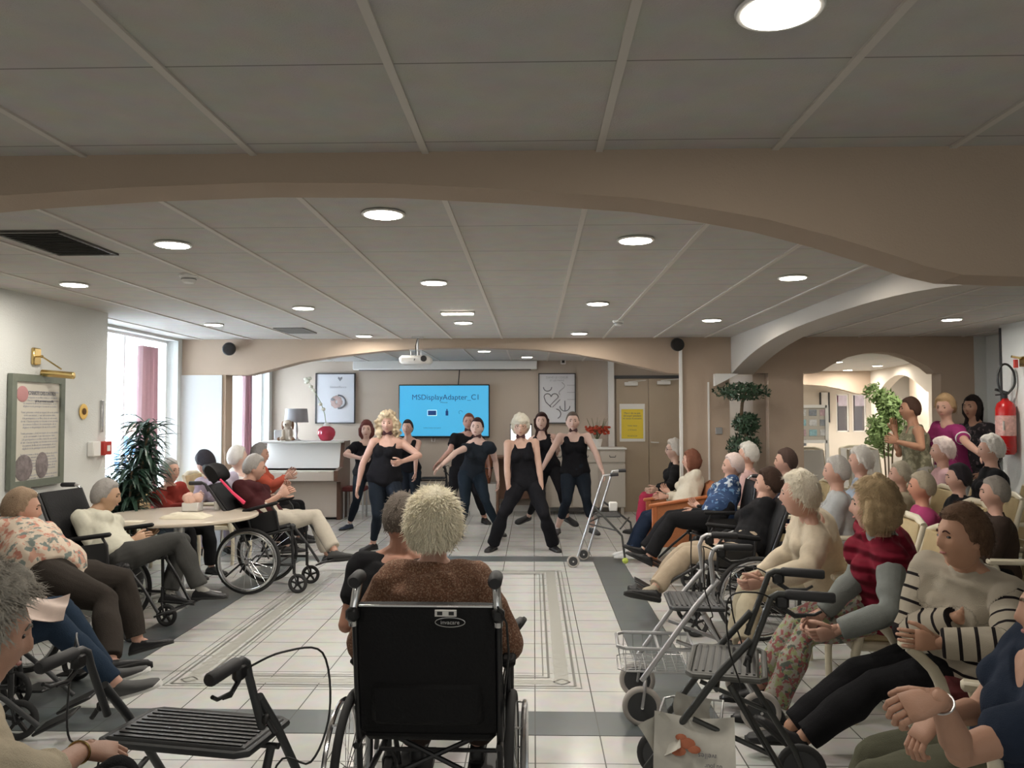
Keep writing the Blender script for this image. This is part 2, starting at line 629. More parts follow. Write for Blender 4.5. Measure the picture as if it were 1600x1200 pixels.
# near beam with shallow arch
prof = [(-1.863, 2.39), (-1.41, 2.415), (-0.96, 2.427), (-0.514, 2.421), (-0.072, 2.395), (0.366, 2.36), (0.583, 2.326), (0.799, 2.284), (1.014, 2.225), (1.227, 2.156), (1.333, 2.118), (1.45, 2.09), (1.70, 2.08), (6.0, 2.08), (6.0, CE), (XL-0.1, CE), (XL-0.1, 2.08), (-3.5, 2.09), (-3.2, 2.15), (-2.9, 2.226), (-2.5, 2.32), (-2.2, 2.36)]
poly_wall('wall_beam', (0, 2.745, 0), (1, 0, 0), [(-2.2, 2.36)]+prof[:-1], (0, 0.19, 0), m_taupe)
# side arcade beam running away from the camera
XS = 2.33
sp = []
ya, yb_ = 3.1, YB
for i in range(25):
    u = -1+2*i/24
    y = (ya+yb_)/2+(yb_-ya)/2*u
    sp.append((y, 2.09+(2.40-2.09)*(1-abs(u)**2.6)))
poly = [(2.93, CE), (2.93, 2.09)]+sp+[(YB, CE)]
poly_wall('wall_side_beam', (XS, 0, 0), (0, 1, 0), poly, (0.26, 0, 0), mat('grey_plaster', (0.50, 0.46, 0.41), 0.9))
mb = MB(); mb.box((2.66, YB-0.05, 1.04), (0.10, 0.3, 2.09)); 
# right wall
mb = MB(); mb.box((5.1, 3.2, CE/2), (0.6, 10.4, CE)); struct('wall_right', mb, m_wall)
mb = MB(); mb.box((5.6, 9.0, CE/2), (0.6, 1.3, CE)); struct('wall_right_recess', mb, m_wall)
# hall behind the right-hand openings
wall_holes('wall_hall_left', ('x', 2.82, -1), 9.77, 18.5, 0, CE, [], 0.1, m_wall_rear)
wall_holes('wall_hall_back', ('y', 18.3, 1), 2.7, 9.6, 0, CE, [(6.80, 7.08, 1.22, 2.07), (7.16, 7.46, 1.22, 2.07)], 0.2, mat('cream_plaster', (0.66, 0.6, 0.52), 0.9))
for n_, (a_, b_) in enumerate(((6.80, 7.08), (7.16, 7.46))):
    mb = MB()
    for xx in (a_+.015, b_-.015):
        mb.box((xx, 18.36, 1.645), (.03, .08, .85))
    for zz in (1.235, 2.055):
        mb.box(((a_+b_)/2, 18.36, zz), (b_-a_, .08, .03))
    w_ = struct('window_%d' % (n_+3), mb, m_white)
    mg = MB(); mg.box(((a_+b_)/2, 18.37, 1.645), (b_-a_-.06, .006, .79)); mg.build('pane', m_glass, w_, smooth=False)
    mg = MB(); mg.box(((a_+b_)/2+.02, 18.33, 1.92), (.20, .006, .24)); mg.build('window_poster', mat('poster_lilac', (0.62, 0.56, 0.66), 0.6, noise_s=14, noise_a=.3), w_, smooth=False)
mb = MB(); mb.box((7.2, 19.6, 1.5), (4.0, .2, 3.6)); struct('wall_outside', mb, mat('pink_render', (0.30, 0.09, 0.14), 0.9))
mb = MB(); mb.box((7.36, 19.45, .9), (.22, .06, 2.0)); mb.box((7.75, 19.45, 1.1), (.2, .06, 2.4)); struct('trim_13', mb, mat('outside_white', (0.32, 0.32, 0.33), 0.8))
# beam with shallow arc in front of the far wall, and the oblique cream wall with its arch
pp_ = [(at(x, y, 17.2).x, at(x, y, 17.2).z) for x, y in ((1240, 600), (1265, 601), (1290, 603), (1315, 608), (1335, 614), (1347, 616), (1362, 616))]
poly_wall_args = [(pp_[0][0]-3, CE), (pp_[0][0]-3, pp_[0][1])]+pp_+[(pp_[-1][0], CE)]
wall_holes('wall_hall_right', ('x', 9.6, 1), 8.6, 18.5, 0, CE, [], 0.2, m_wall)
mb = MB(); mb.box((7.55, 9.66, CE/2), (5.0, 0.2, CE)); struct('wall_hall_front', mb, m_wall)
mb = MB(); mb.box((9.75, 12.0, CE+0.05), (3.5, 14.0, 0.1)); mb.box((9.75, 12.0, -0.06), (3.5, 14.0, 0.12)); 
struct('ceiling_hall', mb, m_ceil)
# wall behind the camera
wall_holes('wall_behind', ('y', -4.0, -1), -6, 8, 0, CE, [], 0.2, m_wall)
# baseboards
mb = MB()
mb.box(((-4.2+2.6)/2, YR-0.012, 0.05), (6.8, 0.02, 0.1)); struct('baseboard_rear', mb, m_white)
mb = MB(); mb.box((XL+0.01, 2, 0.05), (0.02, 10.0, 0.1)); struct('baseboard_left', mb, m_dark)

# ------------------------------------------------------------------ ceiling lamps
def make_lamp():
    t = thing('ceiling_lamp', 'round recessed ceiling downlight', 'ceiling light', (0, 0, CE))
    mb = MB()
    mb.lathe([(0.072, 0.0), (0.092, -0.002), (0.098, -0.008), (0.094, -0.013), (0.078, -0.013), (0.072, -0.004)], (0, 0, 0), 32)
    mb.build('rim', m_white, t)
    mb = MB(); mb.lathe([(0.080, -0.003), (0.083, -0.0145), (0.001, -0.0155)], (0, 0, 0), 28)
    mb.build('diffuser', m_glow, t)
    return t
lamp_px = [(1218, 10, 'nearest ceiling downlight, alone at the top right in front of the beam'),
 (599, 332, 'ceiling downlight just past the near beam, the most central of the large ones'),
 (993, 373, 'ceiling downlight past the near beam to the right of centre'),
 (270, 380, 'ceiling downlight left of the smoke detector beside the air grille'),
 (116, 443, 'ceiling downlight above the left wall with the brass picture lamp'),
 (678, 440, 'ceiling downlight in the middle row above the television'),
 (1239, 432, 'ceiling downlight beside the right side arch'),
 (474, 480, 'ceiling downlight in front of the small square ceiling grille'),
 (934, 473, 'ceiling downlight in front of the small detector, right of centre'),
 (334, 506, 'ceiling downlight above the window pier on the left'),
 (569, 524, 'farthest ceiling downlight above the left half of the rear arch'),
 (724, 503, 'ceiling downlight right beside the short lit strip'),
 (905, 520, 'farthest ceiling downlight above the right half of the rear arch'),
 (1112, 499, 'ceiling downlight in front of the right black wall speaker'),
 (1487, 498, 'ceiling downlight in the right aisle near the fire extinguisher')]
hall_px = [(1308, 565, 'upper left downlight seen through the right arch'), (1371, 571, 'middle downlight seen through the right arch'), (1425, 576, 'right downlight seen through the right arch'), (1295, 582, 'lower left downlight seen through the right arch'), (1347, 585.5, 'lowest downlight seen through the right arch'), (1183, 588, 'downlight seen through the narrow opening above the clipped tree'), (1157, 584, 'tiny downlight seen at the corner of the narrow opening')]
lamp0 = make_lamp()
def put_lamp(x, y, label, grp, power):
    p = onz(x, y, CE)
    p.y = min(p.y, 16.7)
    o = lamp0 if put_lamp.first else copy_tree(lamp0)
    put_lamp.first = False
    o.location = (p.x, p.y, CE)
    o['label'] = label
    o['group'] = grp
    d = bpy.data.lights.new('lamp_light', 'AREA')
    d.shape = 'DISK'
    d.size = 0.14
    d.energy = power
    d.color = (1.0, 0.93, 0.83)
    l = bpy.data.objects.new('lamp_light', d)
    COL.objects.link(l)
    l.parent = o
    l.location = (0, 0, -0.022)
    return o
put_lamp.first = True
for x, y, lb in lamp_px:
    put_lamp(x, y, lb, 'ceiling downlights of the room', 3.5 if y < 20 else 7.0)
for x, y, lb in hall_px:
    put_lamp(x, y, lb, 'ceiling downlights of the hall behind', 17)
# two lamps of the grid above and behind the camera, out of the picture
for X, Y in ((-1.92, 0.2), (1.7, -1.2)):
    o = copy_tree(lamp0)
    o.location = (X, Y, CE)
    o['label'] = 'ceiling downlight behind the camera, on its %s' % ('left' if X < 0 else 'right')
    o['group'] = 'ceiling downlights behind the camera'

for X, Y, w_ in ((5.6, 11.6, 'in the middle'), (3.7, 11.4, 'near the clipped tree'), (7.8, 12.2, 'far to the right')):  # unseen downlights added to light the display board and leafy tree
    o = copy_tree(lamp0)
    o.location = (X, Y, CE)
    for c_ in o.children:
        if c_.type == 'LIGHT':
            c_.data = c_.data.copy(); c_.data.energy = 16
    o['label'] = 'added ceiling downlight of the hall hidden above the right arcade, ' + w_
    o['group'] = 'added hidden ceiling downlights of the hall'
lamp_n = 0
for X, Y in ((-2.6, 10.9), (-0.7, 11.4), (1.2, 10.9), (-0.1, 12.6), (1.9, 12.4), (-1.9, 12.5)):  # downlights added to brighten the dark rear alcove
    o = copy_tree(lamp0)
    o.location = (X, Y, CE)
    o['label'] = 'added ceiling downlight of the rear alcove, %s, %s' % (('at the far left', 'left of centre', 'right of centre', 'in the middle', 'at the far right', 'near the left window')[lamp_n], ('front row', 'back row')[Y > 12])
    lamp_n += 1
    o['group'] = 'added ceiling downlights of the rear alcove'

poly_wall('wall_hall_beam', (0, 17.2, 0), (1, 0, 0), poly_wall_args, (0, .2, 0), m_taupe)
_A, _B = at(1361, 640, 17.2), at(1500, 640, 12.6)
_A.z = _B.z = 0
_d = (_B-_A); _L = _d.length; _d.normalize()
_n = Vector((_d.y, -_d.x, 0))
if _n.x < 0: _n = -_n
_pr = [(0, 0), (.25, 0), (.25, 2.0)]
for k in range(13):
    u = k/12
    _pr.append((.35+(_L*.62)*u, 2.0+.36*math.sin(math.pi*u)))
_pr += [(.45+_L*.62, 2.0), (.45+_L*.62, 0), (_L, 0), (_L, CE), (0, CE)]
poly_wall('wall_hall_oblique', _A, _d, _pr, _n*.18, MATS['cream_plaster'])
mb = MB()
_c = _A+_d*_L*.5+_n*.95
mb.box((_c.x, _c.y, CE/2), (_L+.8, .1, CE), rz=math.atan2(_d.y, _d.x)); struct('wall_hall_niche', mb, m_wall_rear)
# ------------------------------------------------------------------ people: body, clothes and hair grown from posed joints
def remesh(mb, vox, smooth_it=4, fold=0.0, fs=14.0, seed=0):
    me = bpy.data.meshes.new('tmp')
    me.from_pydata(mb.v, [], mb.f)
    fix_normals(me)
    ob = bpy.data.objects.new('tmp', me)
    COL.objects.link(ob)
    md = ob.modifiers.new('r', 'REMESH')
    md.mode = 'VOXEL'
    md.voxel_size = vox
    sm = ob.modifiers.new('s', 'SMOOTH')
    sm.factor = 0.5
    sm.iterations = smooth_it
    dg = bpy.context.evaluated_depsgraph_get()
    ev = ob.evaluated_get(dg)
    m2 = ev.to_mesh()
    n = len(m2.vertices)
    V = np.empty(n*3, np.float32)
    m2.vertices.foreach_get('co', V)
    V = V.reshape(-1, 3).astype(float)
    N = np.empty(n*3, np.float32)
    m2.vertices.foreach_get('normal', N)
    N = N.reshape(-1, 3)
    Fs = np.empty(len(m2.loops), np.int32)
    m2.loops.foreach_get('vertex_index', Fs)
    Fs = Fs.reshape(-1, 4)
    ev.to_mesh_clear()
    bpy.data.objects.remove(ob)
    bpy.data.meshes.remove(me)
    if fold > 0 and n:
        p = V*fs + seed
        w = (np.sin(p[:, 0]*1.3+1.7*np.sin(p[:, 2]*0.9+0.6*np.sin(p[:, 1]*1.7))) * np.sin(p[:, 2]*1.1+1.3*np.sin(p[:, 1]*1.2)) +
             0.6*np.sin(p[:, 2]*2.3+2.1*np.sin(p[:, 0]*1.1+p[:, 1]*1.4)) + 0.35*np.sin(p[:, 0]*3.1+p[:, 1]*2.7+2*np.sin(p[:, 2]*2.0)))
        V = V + N*(w*fold)[:, None]
    return V, Fs

def obj_np(name, V, Fs, m, parent, extra=None):
    me = bpy.data.meshes.new(name)
    o = world_origin(parent) if parent else Vector((0, 0, 0))
    V = np.asarray(V)-np.array(o)
    verts = V.tolist()
    faces = Fs.tolist() if hasattr(Fs, 'tolist') else list(Fs)
    if extra is not None and extra.v:
        k = len(verts)
        verts += [(p[0]-o.x, p[1]-o.y, p[2]-o.z) for p in extra.v]
        faces += [tuple(i+k for i in f) for f in extra.f]
    me.from_pydata(verts, [], faces)
    me.materials.append(m)
    if extra is not None:
        fix_normals(me)
    me.shade_smooth()
    me.update()
    ob = bpy.data.objects.new(name, me)
    COL.objects.link(ob)
    if parent:
        ob.parent = parent
    return ob

# torso stations: t along spine, half width, half depth, forward shift
TORSO = {'f': [(-.13, .10, .085, 0), (-.02, .160, .112, -.006), (.12, .168, .115, -.004), (.28, .142, .100, .004), (.42, .126, .094, .008), (.58, .138, .104, .012),
               (.72, .150, .110, .010), (.86, .150, .092, -.004), (.95, .105, .070, -.008), (1.03, .056, .056, -.004)],
         'm': [(-.13, .10, .085, 0), (-.02, .150, .112, -.004), (.12, .155, .112, -.002), (.28, .146, .105, .004), (.42, .145, .105, .006), (.58, .158, .112, .006),
               (.72, .168, .115, .002), (.86, .165, .096, -.006), (.95, .115, .075, -.008), (1.03, .060, .060, -.004)]}
def solve(P, x, y, L, sg):
    d = (FW + RT*((x-800)/F_PX) - UP*((y-600)/F_PX)).normalized()
    w = EYE-P
    b = d.dot(w)
    c = w.dot(w)-L*L
    disc = b*b-c
    if disc <= 0:
        q = EYE + d*(-b)
        return P+(q-P).normalized()*L
    t = -b + (math.sqrt(disc) if sg == '+' else -math.sqrt(disc))
    return EYE + d*t

def yawv(deg):
    a = math.radians(deg)
    return Vector((math.sin(a), math.cos(a), 0))
def loft(mb, C, A, B, n=20, e=2.3, caps=True):
    """superelliptic rings: centres C, half axis vectors A (side) and B (front)"""
    vs = []
    for c, a, b in zip(C, A, B):
        for j in range(n):
            th = 2*math.pi*j/n
            cs, sn = math.cos(th), math.sin(th)
            vs.append(c + a*(math.copysign(abs(cs)**(2/e), cs)) + b*(math.copysign(abs(sn)**(2/e), sn)))
    fs = []
    k = len(C)
    for i in range(k-1):
        for j in range(n):
            fs.append((i*n+j, i*n+(j+1) % n, (i+1)*n+(j+1) % n, (i+1)*n+j))
    fs.append(tuple(range(n))[::-1])
    fs.append(tuple((k-1)*n+j for j in range(n)))
    mb.add(vs, fs)

def limb(mb, pts, rs, n=12, ends=True):
    """tapered limb through pts; round at the ends"""
    P = [Vector(p) for p in pts]
    mb.tube(P, rs, n)
    if ends:
        mb.ell(P[0], rs[0], 10, 8)
        mb.ell(P[-1], rs[-1], 10, 8)
    for i in range(1, len(P)-1):
        mb.ell(P[i], rs[i]*0.995, 10, 8)

def head_point(d):
    """unit direction in head space (x right, y forward, z up) to a point of the head surface, metres"""
    x, y, z = d
    px, py, pz = x*.074, y*.094, z*.118
    if z < 0:
        t = -z
        px *= 1-.30*t**1.4
        py *= (1-.30*t**1.2) if y < 0 else (1-.10*t)
    if y > 0:
        py += .022*math.exp(-(x/.13)**2)*max(0, min(1, (.22-z)/.38))*(1 if z > -.2 else max(0, 1-(-.2-z)/.10))
        py -= .009*math.exp(-((abs(x)-.36)/.17)**2-((z-.10)/.12)**2)
        py += .005*math.exp(-((z-.27)/.10)**2)*math.exp(-(x/.6)**2)
        py += .007*math.exp(-((z+.42)/.09)**2)*math.exp(-(x/.26)**2)
        py -= .004*math.exp(-((z+.55)/.06)**2)*math.exp(-(x/.3)**2)
        py += .010*math.exp(-((z+.80)/.14)**2)*math.exp(-(x/.35)**2)
        px += math.copysign(.004, x)*math.exp(-((abs(x)-.7)/.25)**2-((z+.12)/.2)**2)
    return Vector((px, py, pz))

def sphere_dirs(n, m):
    D = []
    for i in range(1, m):
        th = math.pi*i/m
        for j in range(n):
            a = 2*math.pi*j/n
            D.append((math.sin(th)*math.cos(a), math.sin(th)*math.sin(a), math.cos(th)))
    D.append((0, 0, 1.0))
    D.append((0, 0, -1.0))
    fs = []
    for i in range(m-2):
        for j in range(n):
            fs.append((i*n+j, i*n+n+j, i*n+n+(j+1) % n, i*n+(j+1) % n))
    t, b = len(D)-2, len(D)-1
    for j in range(n):
        fs.append((t, j, (j+1) % n))
        fs.append((b, (m-2)*n+(j+1) % n, (m-2)*n+j))
    return D, fs
SPH = sphere_dirs(40, 30)
SPH2 = sphere_dirs(30, 22)

def smooth01(x):
    x = max(0.0, min(1.0, x))
    return x*x*(3-2*x)
def hair_cover(style, d):
    """0..1 how far hair covers this direction, and its thickness factor"""
    x, y, z = d
    if style in ('short', 'fluffy', 'crop'):
        line = .62 if y > .5 else (-.10 + (.72)*smooth01((y-.1)/.4) if y > .1 else -.10-.45*smooth01((-y)/.6))
        return smooth01((z-line)/.14)
    if style == 'fringe':   # short hair with a full fringe
        line = .34 if y > .5 else (-.15+.49*smooth01((y-.1)/.4) if y > .1 else -.15-.45*smooth01((-y)/.6))
        return smooth01((z-line)/.12)
    if style in ('bob', 'curly'):
        line = .55 if y > .62 else (-.75+1.3*smooth01((y-.30)/.32) if y > .30 else -.80)
        return smooth01((z-line)/.15)
    if style in ('tied', 'long'):
        line = .60 if y > .5 else (-.05+.65*smooth01((y-.1)/.4) if y > .1 else -.05-.55*smooth01((-y)/.6))
        return smooth01((z-line)/.12)
    if style == 'bald':
        c = smooth01((.25-y)/.3)*smooth01((z+.5)/.2)*smooth01((.55-z)/.25)
        return c
    return 0.0

SKIN = {}
def skin_mat(c):
    if c in SKIN:
        return SKIN[c]
    m = mat('skin_%d' % len(SKIN), c, 0.55, noise_s=18, noise_a=0.07, bump=0.12, bump_s=300)
    SKIN[c] = m
    return m
M_EYE = mat('eye_dark', (0.02, 0.015, 0.012), 0.2)
M_LIP = mat('lip', (0.36, 0.13, 0.11), 0.5)
CLOTH = {}
def cloth(name, c, **k):
    if name in CLOTH:
        return CLOTH[name]
    CLOTH[name] = mat(name, c, 0.9, noise_s=k.get('ns', 40), noise_a=k.get('na', 0.10), bump=k.get('bump', 0.35), bump_s=k.get('bs', 260), spec=0.15)
    return CLOTH[name]
def print_mat(name, base, cols, scale=16, thresh=0.52):
    """cloth with an all-over printed pattern of blotches"""
    if name in CLOTH:
        return CLOTH[name]
    m = bpy.data.materials.new(name)
    m.use_nodes = True
    nt = m.node_tree
    b = nt.nodes['Principled BSDF']
    b.inputs['Roughness'].default_value = 0.9
    tc = nt.nodes.new('ShaderNodeTexCoord')
    prev = None
    for i, c in enumerate(cols):
        n = nt.nodes.new('ShaderNodeTexNoise')
        n.inputs['Scale'].default_value = scale*(1+.35*i)
        n.inputs['Detail'].default_value = 3
        mp = nt.nodes.new('ShaderNodeMapping')
        mp.inputs['Location'].default_value = (i*3.3, i*1.7, i*5.1)
        nt.links.new(tc.outputs['Object'], mp.inputs['Vector'])
        nt.links.new(mp.outputs[0], n.inputs['Vector'])
        r = nt.nodes.new('ShaderNodeValToRGB')
        r.color_ramp.elements[0].position = thresh
        r.color_ramp.elements[1].position = thresh+.03
        nt.links.new(n.outputs['Fac'], r.inputs[0])
        mx = nt.nodes.new('ShaderNodeMix')
        mx.data_type = 'RGBA'
        nt.links.new(r.outputs[0], mx.inputs[0])
        if prev is None:
            mx.inputs[6].default_value = tuple(base)+(1,)
        else:
            nt.links.new(prev.outputs[2], mx.inputs[6])
        mx.inputs[7].default_value = tuple(c)+(1,)
        prev = mx
    nt.links.new(prev.outputs[2], b.inputs['Base Color'])
    CLOTH[name] = m
    return m
def stripe_mat(name, base, line, freq=16.0, width=0.14):
    """knit with dark stripes that follow the 'along' attribute of sleeves and body"""
    if name in CLOTH:
        return CLOTH[name]
    m = cloth(name, base, bump=0.8, bs=420)
    nt = m.node_tree
    b = nt.nodes['Principled BSDF']
    at_ = nt.nodes.new('ShaderNodeAttribute')
    at_.attribute_name = 'along'
    ma = nt.nodes.new('ShaderNodeMath'); ma.operation = 'MULTIPLY'; ma.inputs[1].default_value = freq
    nt.links.new(at_.outputs['Fac'], ma.inputs[0])
    fr = nt.nodes.new('ShaderNodeMath'); fr.operation = 'FRACT'
    nt.links.new(ma.outputs[0], fr.inputs[0])
    lt = nt.nodes.new('ShaderNodeMath'); lt.operation = 'LESS_THAN'; lt.inputs[1].default_value = width
    nt.links.new(fr.outputs[0], lt.inputs[0])
    gt = nt.nodes.new('ShaderNodeMath'); gt.operation = 'GREATER_THAN'; gt.inputs[1].default_value = 0.01
    nt.links.new(at_.outputs['Fac'], gt.inputs[0])
    mu = nt.nodes.new('ShaderNodeMath'); mu.operation = 'MULTIPLY'
    nt.links.new(lt.outputs[0], mu.inputs[0])
    nt.links.new(gt.outputs[0], mu.inputs[1])
    mx = nt.nodes.new('ShaderNodeMix'); mx.data_type = 'RGBA'
    mx.inputs[6].default_value = tuple(base)+(1,)
    mx.inputs[7].default_value = tuple(line)+(1,)
    nt.links.new(mu.outputs[0], mx.inputs[0])
    nt.links.new(mx.outputs[2], b.inputs['Base Color'])
    return m

def hand(mb, W, dirv, palm, s=1.0, curl=0.5, side=1, spread=0.12):
    """palm and five fingers: W wrist, dirv towards the fingertips, palm = direction the palm faces"""
    d = dirv.normalized()
    p = (palm - d*palm.dot(d))
    if p.length < 1e-4:
        p = frame_of(d)[0]
    p.normalize()
    l = d.cross(p)*side          # towards the thumb side
    L = .092*s
    C = [W-d*.01, W+d*L*.25, W+d*L*.6, W+d*L*.95]
    wd = [.026, .034, .041, .040]
    th = [.020, .016, .015, .011]
    loft(mb, C, [l*w*s for w in wd], [p*t*s for t in th], n=12, e=2.6)
    for i, (o, ln) in enumerate(((.030, .072), (.011, .080), (-.009, .075), (-.029, .058))):
        b = W + d*L*.90 + l*o*s
        dd = (d + l*(o*spread*6)).normalized()
        pts = [b-dd*.008]
        ang = 0
        cur = b
        for seg, fr in enumerate((.45, .32, .23)):
            ang += curl*(.55+.35*seg+.05*i)
            v = (dd*math.cos(ang)+p*math.sin(ang))
            cur = cur + v*ln*fr*s
            pts.append(cur.copy())
        r = .0088*s
        limb(mb, pts, [r, r*.98, r*.9, r*.74], 8)
    b = W + d*L*.28 + l*.026*s
    v1 = (d*.72 + l*.62 + p*.30*(.4+curl)).normalized()
    v2 = (d*.90 + l*.15 + p*.45*(.4+curl)).normalized()
    m1 = b + v1*.036*s
    m2 = m1 + (v1*.5+v2*.5).normalized()*.028*s
    m3 = m2 + v2*.024*s
    limb(mb, [b-v1*.012, m1, m2, m3], [.013*s, .0108*s, .0098*s, .0078*s], 8)

def shoe(name, ank, toe, up, s, m, parent, kind='shoe', msole=None):
    """laced or slip-on shoe around an ankle joint"""
    toe = toe.normalized()
    side = toe.cross(up).normalized()
    up = side.cross(toe).normalized()
    base = ank - up*.075*s
    C, A, B = [], [], []
    for y, w, h in ((-.062, .022, .030), (-.050, .033, .055), (-.02, .036, .085), (.02, .036, .082), (.06, .038, .062), (.11, .044, .046), (.155, .045, .038), (.19, .036, .030), (.205, .018, .018)):
        C.append(base + toe*y*s + up*h*.5*s)
        A.append(side*w*s)
        B.append(up*h*.5*s)
    mb = MB()
    loft(mb, C, A, B, n=16, e=2.6)
    o = mb.build(name, m, parent, world=True, sharp=60)
    ms = MB()
    C, A, B = [], [], []
    for y, w in ((-.066, .02), (-.055, .034), (-.02, .038), (.04, .037), (.11, .046), (.155, .047), (.195, .036), (.212, .016)):
        C.append(base + toe*y*s + up*.006)
        A.append(side*w*s)
        B.append(up*.012)
    loft(ms, C, A, B, n=14, e=3)
    ms.build('sole', msole or M_SOLE, o, world=True, sharp=50)
    return o
M_SOLE = mat('sole_dark', (0.02, 0.02, 0.02), 0.8)
M_SOLE_W = mat('sole_white', (0.7, 0.7, 0.68), 0.7)
M_SHOE_B = mat('shoe_black', (0.012, 0.012, 0.014), 0.45)
M_BOW = mat('bow_tie_satin', (0.045, 0.006, 0.010), 0.5)

def person(label, pel, neck, head, F=180, SF=None, look=None, pitch=0, roll=0, s=1.0, build='f', fat=1.0,
           rs=None, ls=None, ra=None, la=None, rl=None, ll=None, toes=None, feet_up=None,
           top=None, bottom=None, skin=(0.55, 0.33, 0.25), hair=('short', (0.5, 0.45, 0.4)), shoes=None, extras=(), vox=0.011,
           curl=(0.5, 0.5), palms=(None, None), hdir=(None, None), group=None, strands=0, fold=0.0055, bust=1.0, name='person',
           tl=.50, al=(.285, .25), legl=(.43, .41), hairthick=None, neckline=None, low=True, bend=0.03):
    P = Vector(pel) if isinstance(pel, Vector) else at(*pel)
    Fv = yawv(F)
    SFv = yawv(SF if SF is not None else F)
    rt = Fv.cross(Vector((0, 0, 1)))
    rtS = SFv.cross(Vector((0, 0, 1)))
    N = solve(P, neck[0], neck[1], tl*s, neck[2]) if not isinstance(neck, Vector) else P+neck.normalized()*tl*s
    H = solve(N, head[0], head[1], .178*s, head[2]) if not isinstance(head, Vector) else N+head.normalized()*.178*s
    spine = (N-P).normalized()
    # shoulder line perpendicular-ish to spine
    rtS = (rtS - spine*rtS.dot(spine)*0.7).normalized()
    hw = (.155 if build == 'f' else .185)*s*(1+.35*(fat-1))
    def sh(sg, spec):
        base = N - spine*.055*s + rtS*sg*hw
        if spec:
            return solve(N, spec[0], spec[1], (hw**2+(.055*s)**2)**.5, spec[2])
        return base
    SR, SL = sh(1, rs), sh(-1, ls)
    hipw = .088*s*(1+.2*(fat-1))
    HR, HL = P+rt*hipw, P-rt*hipw
    def j(Pt, spec, L, default):
        if spec is None:
            return Pt+default.normalized()*L
        if isinstance(spec, Vector):
            return Pt+spec.normalized()*L
        return solve(Pt, spec[0], spec[1], L, spec[2])
    Z = Vector((0, 0, 1))
    arms = []
    for Sp, a, sg in ((SR, ra, 1), (SL, la, -1)):
        a = a or (None, None)
        E = j(Sp, a[0], al[0]*s, -Z + SFv*.35 + rtS*sg*.12)
        Wp = j(E, a[1], al[1]*s, SFv*.9 - rtS*sg*.5 + Z*.05)
        arms.append((Sp, E, Wp))
    legs = []
    for Hp, l, sg in ((HR, rl, 1), (HL, ll, -1)):
        l = l or (None, None)
        K = j(Hp, l[0], legl[0]*s, Fv + rt*sg*.12 - Z*.02)
        A = j(K, l[1], legl[1]*s, -Z+Fv*.12)
        legs.append((Hp, K, A))
    gz = min([a[2].z for a in legs])
    if low and gz < .08:
        # settle on the floor
        for i in (0, 1):
            if legs[i][2].z < .078*s:
                legs[i][2].z = .078*s
    root = thing(name, label, 'person', (P.x, P.y, 0), 0, group)
    # ---- torso rings
    def ringset(t0, t1, off, extra_w=0.0, steps=None):
        T = TORSO[build]
        C, A, B = [], [], []
        ts = [t for (t, _, _, _) in T if t0 < t < t1]
        ts = [t0]+ts+[t1]
        for t in ts:
            for i in range(len(T)-1):
                if T[i][0] <= t <= T[i+1][0]:
                    u = (t-T[i][0])/(T[i+1][0]-T[i][0])
                    w = T[i][1]*(1-u)+T[i+1][1]*u
                    d = T[i][2]*(1-u)+T[i+1][2]*u
                    f = T[i][3]*(1-u)+T[i+1][3]*u
                    break
            else:
                w, d, f = (T[0][1:] if t < T[0][0] else T[-1][1:])
            bulge = math.exp(-((t-.3)/.3)**2)
            k = 1+(fat-1)*(.35+.9*bulge)
            kd = 1+(fat-1)*(.45+1.5*bulge)
            w *= k*s
            f = f*s + (kd-1)*d*s*.35
            d *= kd*s
            r_ = (rt*(1-t)+rtS*t) if 0 <= t <= 1 else (rt if t < 0 else rtS)
            bnd = Fv*(-bend*4*t*(1-t))*s if 0 < t < 1 else Vector((0, 0, 0))
            up_ = spine
            fr = up_.cross(r_).normalized()
            r_ = fr.cross(up_).normalized()
            C.append(P+(N-P)*t+bnd+fr*f)
            A.append(r_*(w+off+extra_w))
            B.append(fr*(d+off))
        return C, A, B
    torso_len = tl*s
    fr_chest = spine.cross(rtS).normalized()
    def ruptorso(mb, t0, t1, off, extra=0.0):
        C, A, B = ringset(t0, t1, off, extra)
        loft(mb, C, A, B)
        if bust and build == 'f' and t1 > .75:
            c = P+(N-P)*.68
            for sg in (1, -1):
                mb.ell(c+rtS*sg*.068*s+fr_chest*(.072+.035*(fat-1))*s, (.062*s*bust+off, .062*s*bust+off, .06*s*bust+off), 12, 9)
    kf = 1+.45*(fat-1)
    def armtube(mb, a, u0, u1, off, flare=0.0, ends=True):
        Sp, E, Wp = a
        LT = [0, .12, .5, 1.0, 1.25, 1.6, 2.0]
        RR = [.052, .049, .042, .036, .038, .031, .024]
        pts, rs_ = [], []
        ts = [u0]+[t for t in LT if u0 < t < u1]+[u1]
        for t in ts:
            p = Sp+(E-Sp)*t if t <= 1 else E+(Wp-E)*(t-1)
            r = float(np.interp(t, LT, RR))*s*(kf if t < 1.3 else 1+.2*(fat-1))
            pts.append(p)
            rs_.append(r+off+flare*(t-u0))
        limb(mb, pts, rs_, 14, ends)
    def legtube(mb, l, u0, u1, off, flare=0.0, ends=True, slim=1.0):
        Hp, K, A = l
        LT = [0, .3, .7, 1.0, 1.12, 1.35, 1.7, 2.0]
        RR = [.092, .086, .066, .052, .050, .054, .040, .033]
        pts, rs_ = [], []
        ts = [u0]+[t for t in LT if u0 < t < u1]+[u1]
        for t in ts:
            p = Hp+(K-Hp)*t if t <= 1 else K+(A-K)*(t-1)
            r = float(np.interp(t, LT, RR))*s*(kf if t < .8 else 1+.25*(fat-1))*slim
            pts.append(p)
            rs_.append(r+off+(flare*max(0, t-1.0)))
        limb(mb, pts, rs_, 16, ends)
    # ---- body
    mb = MB()
    ruptorso(mb, -.13, 1.03, 0)
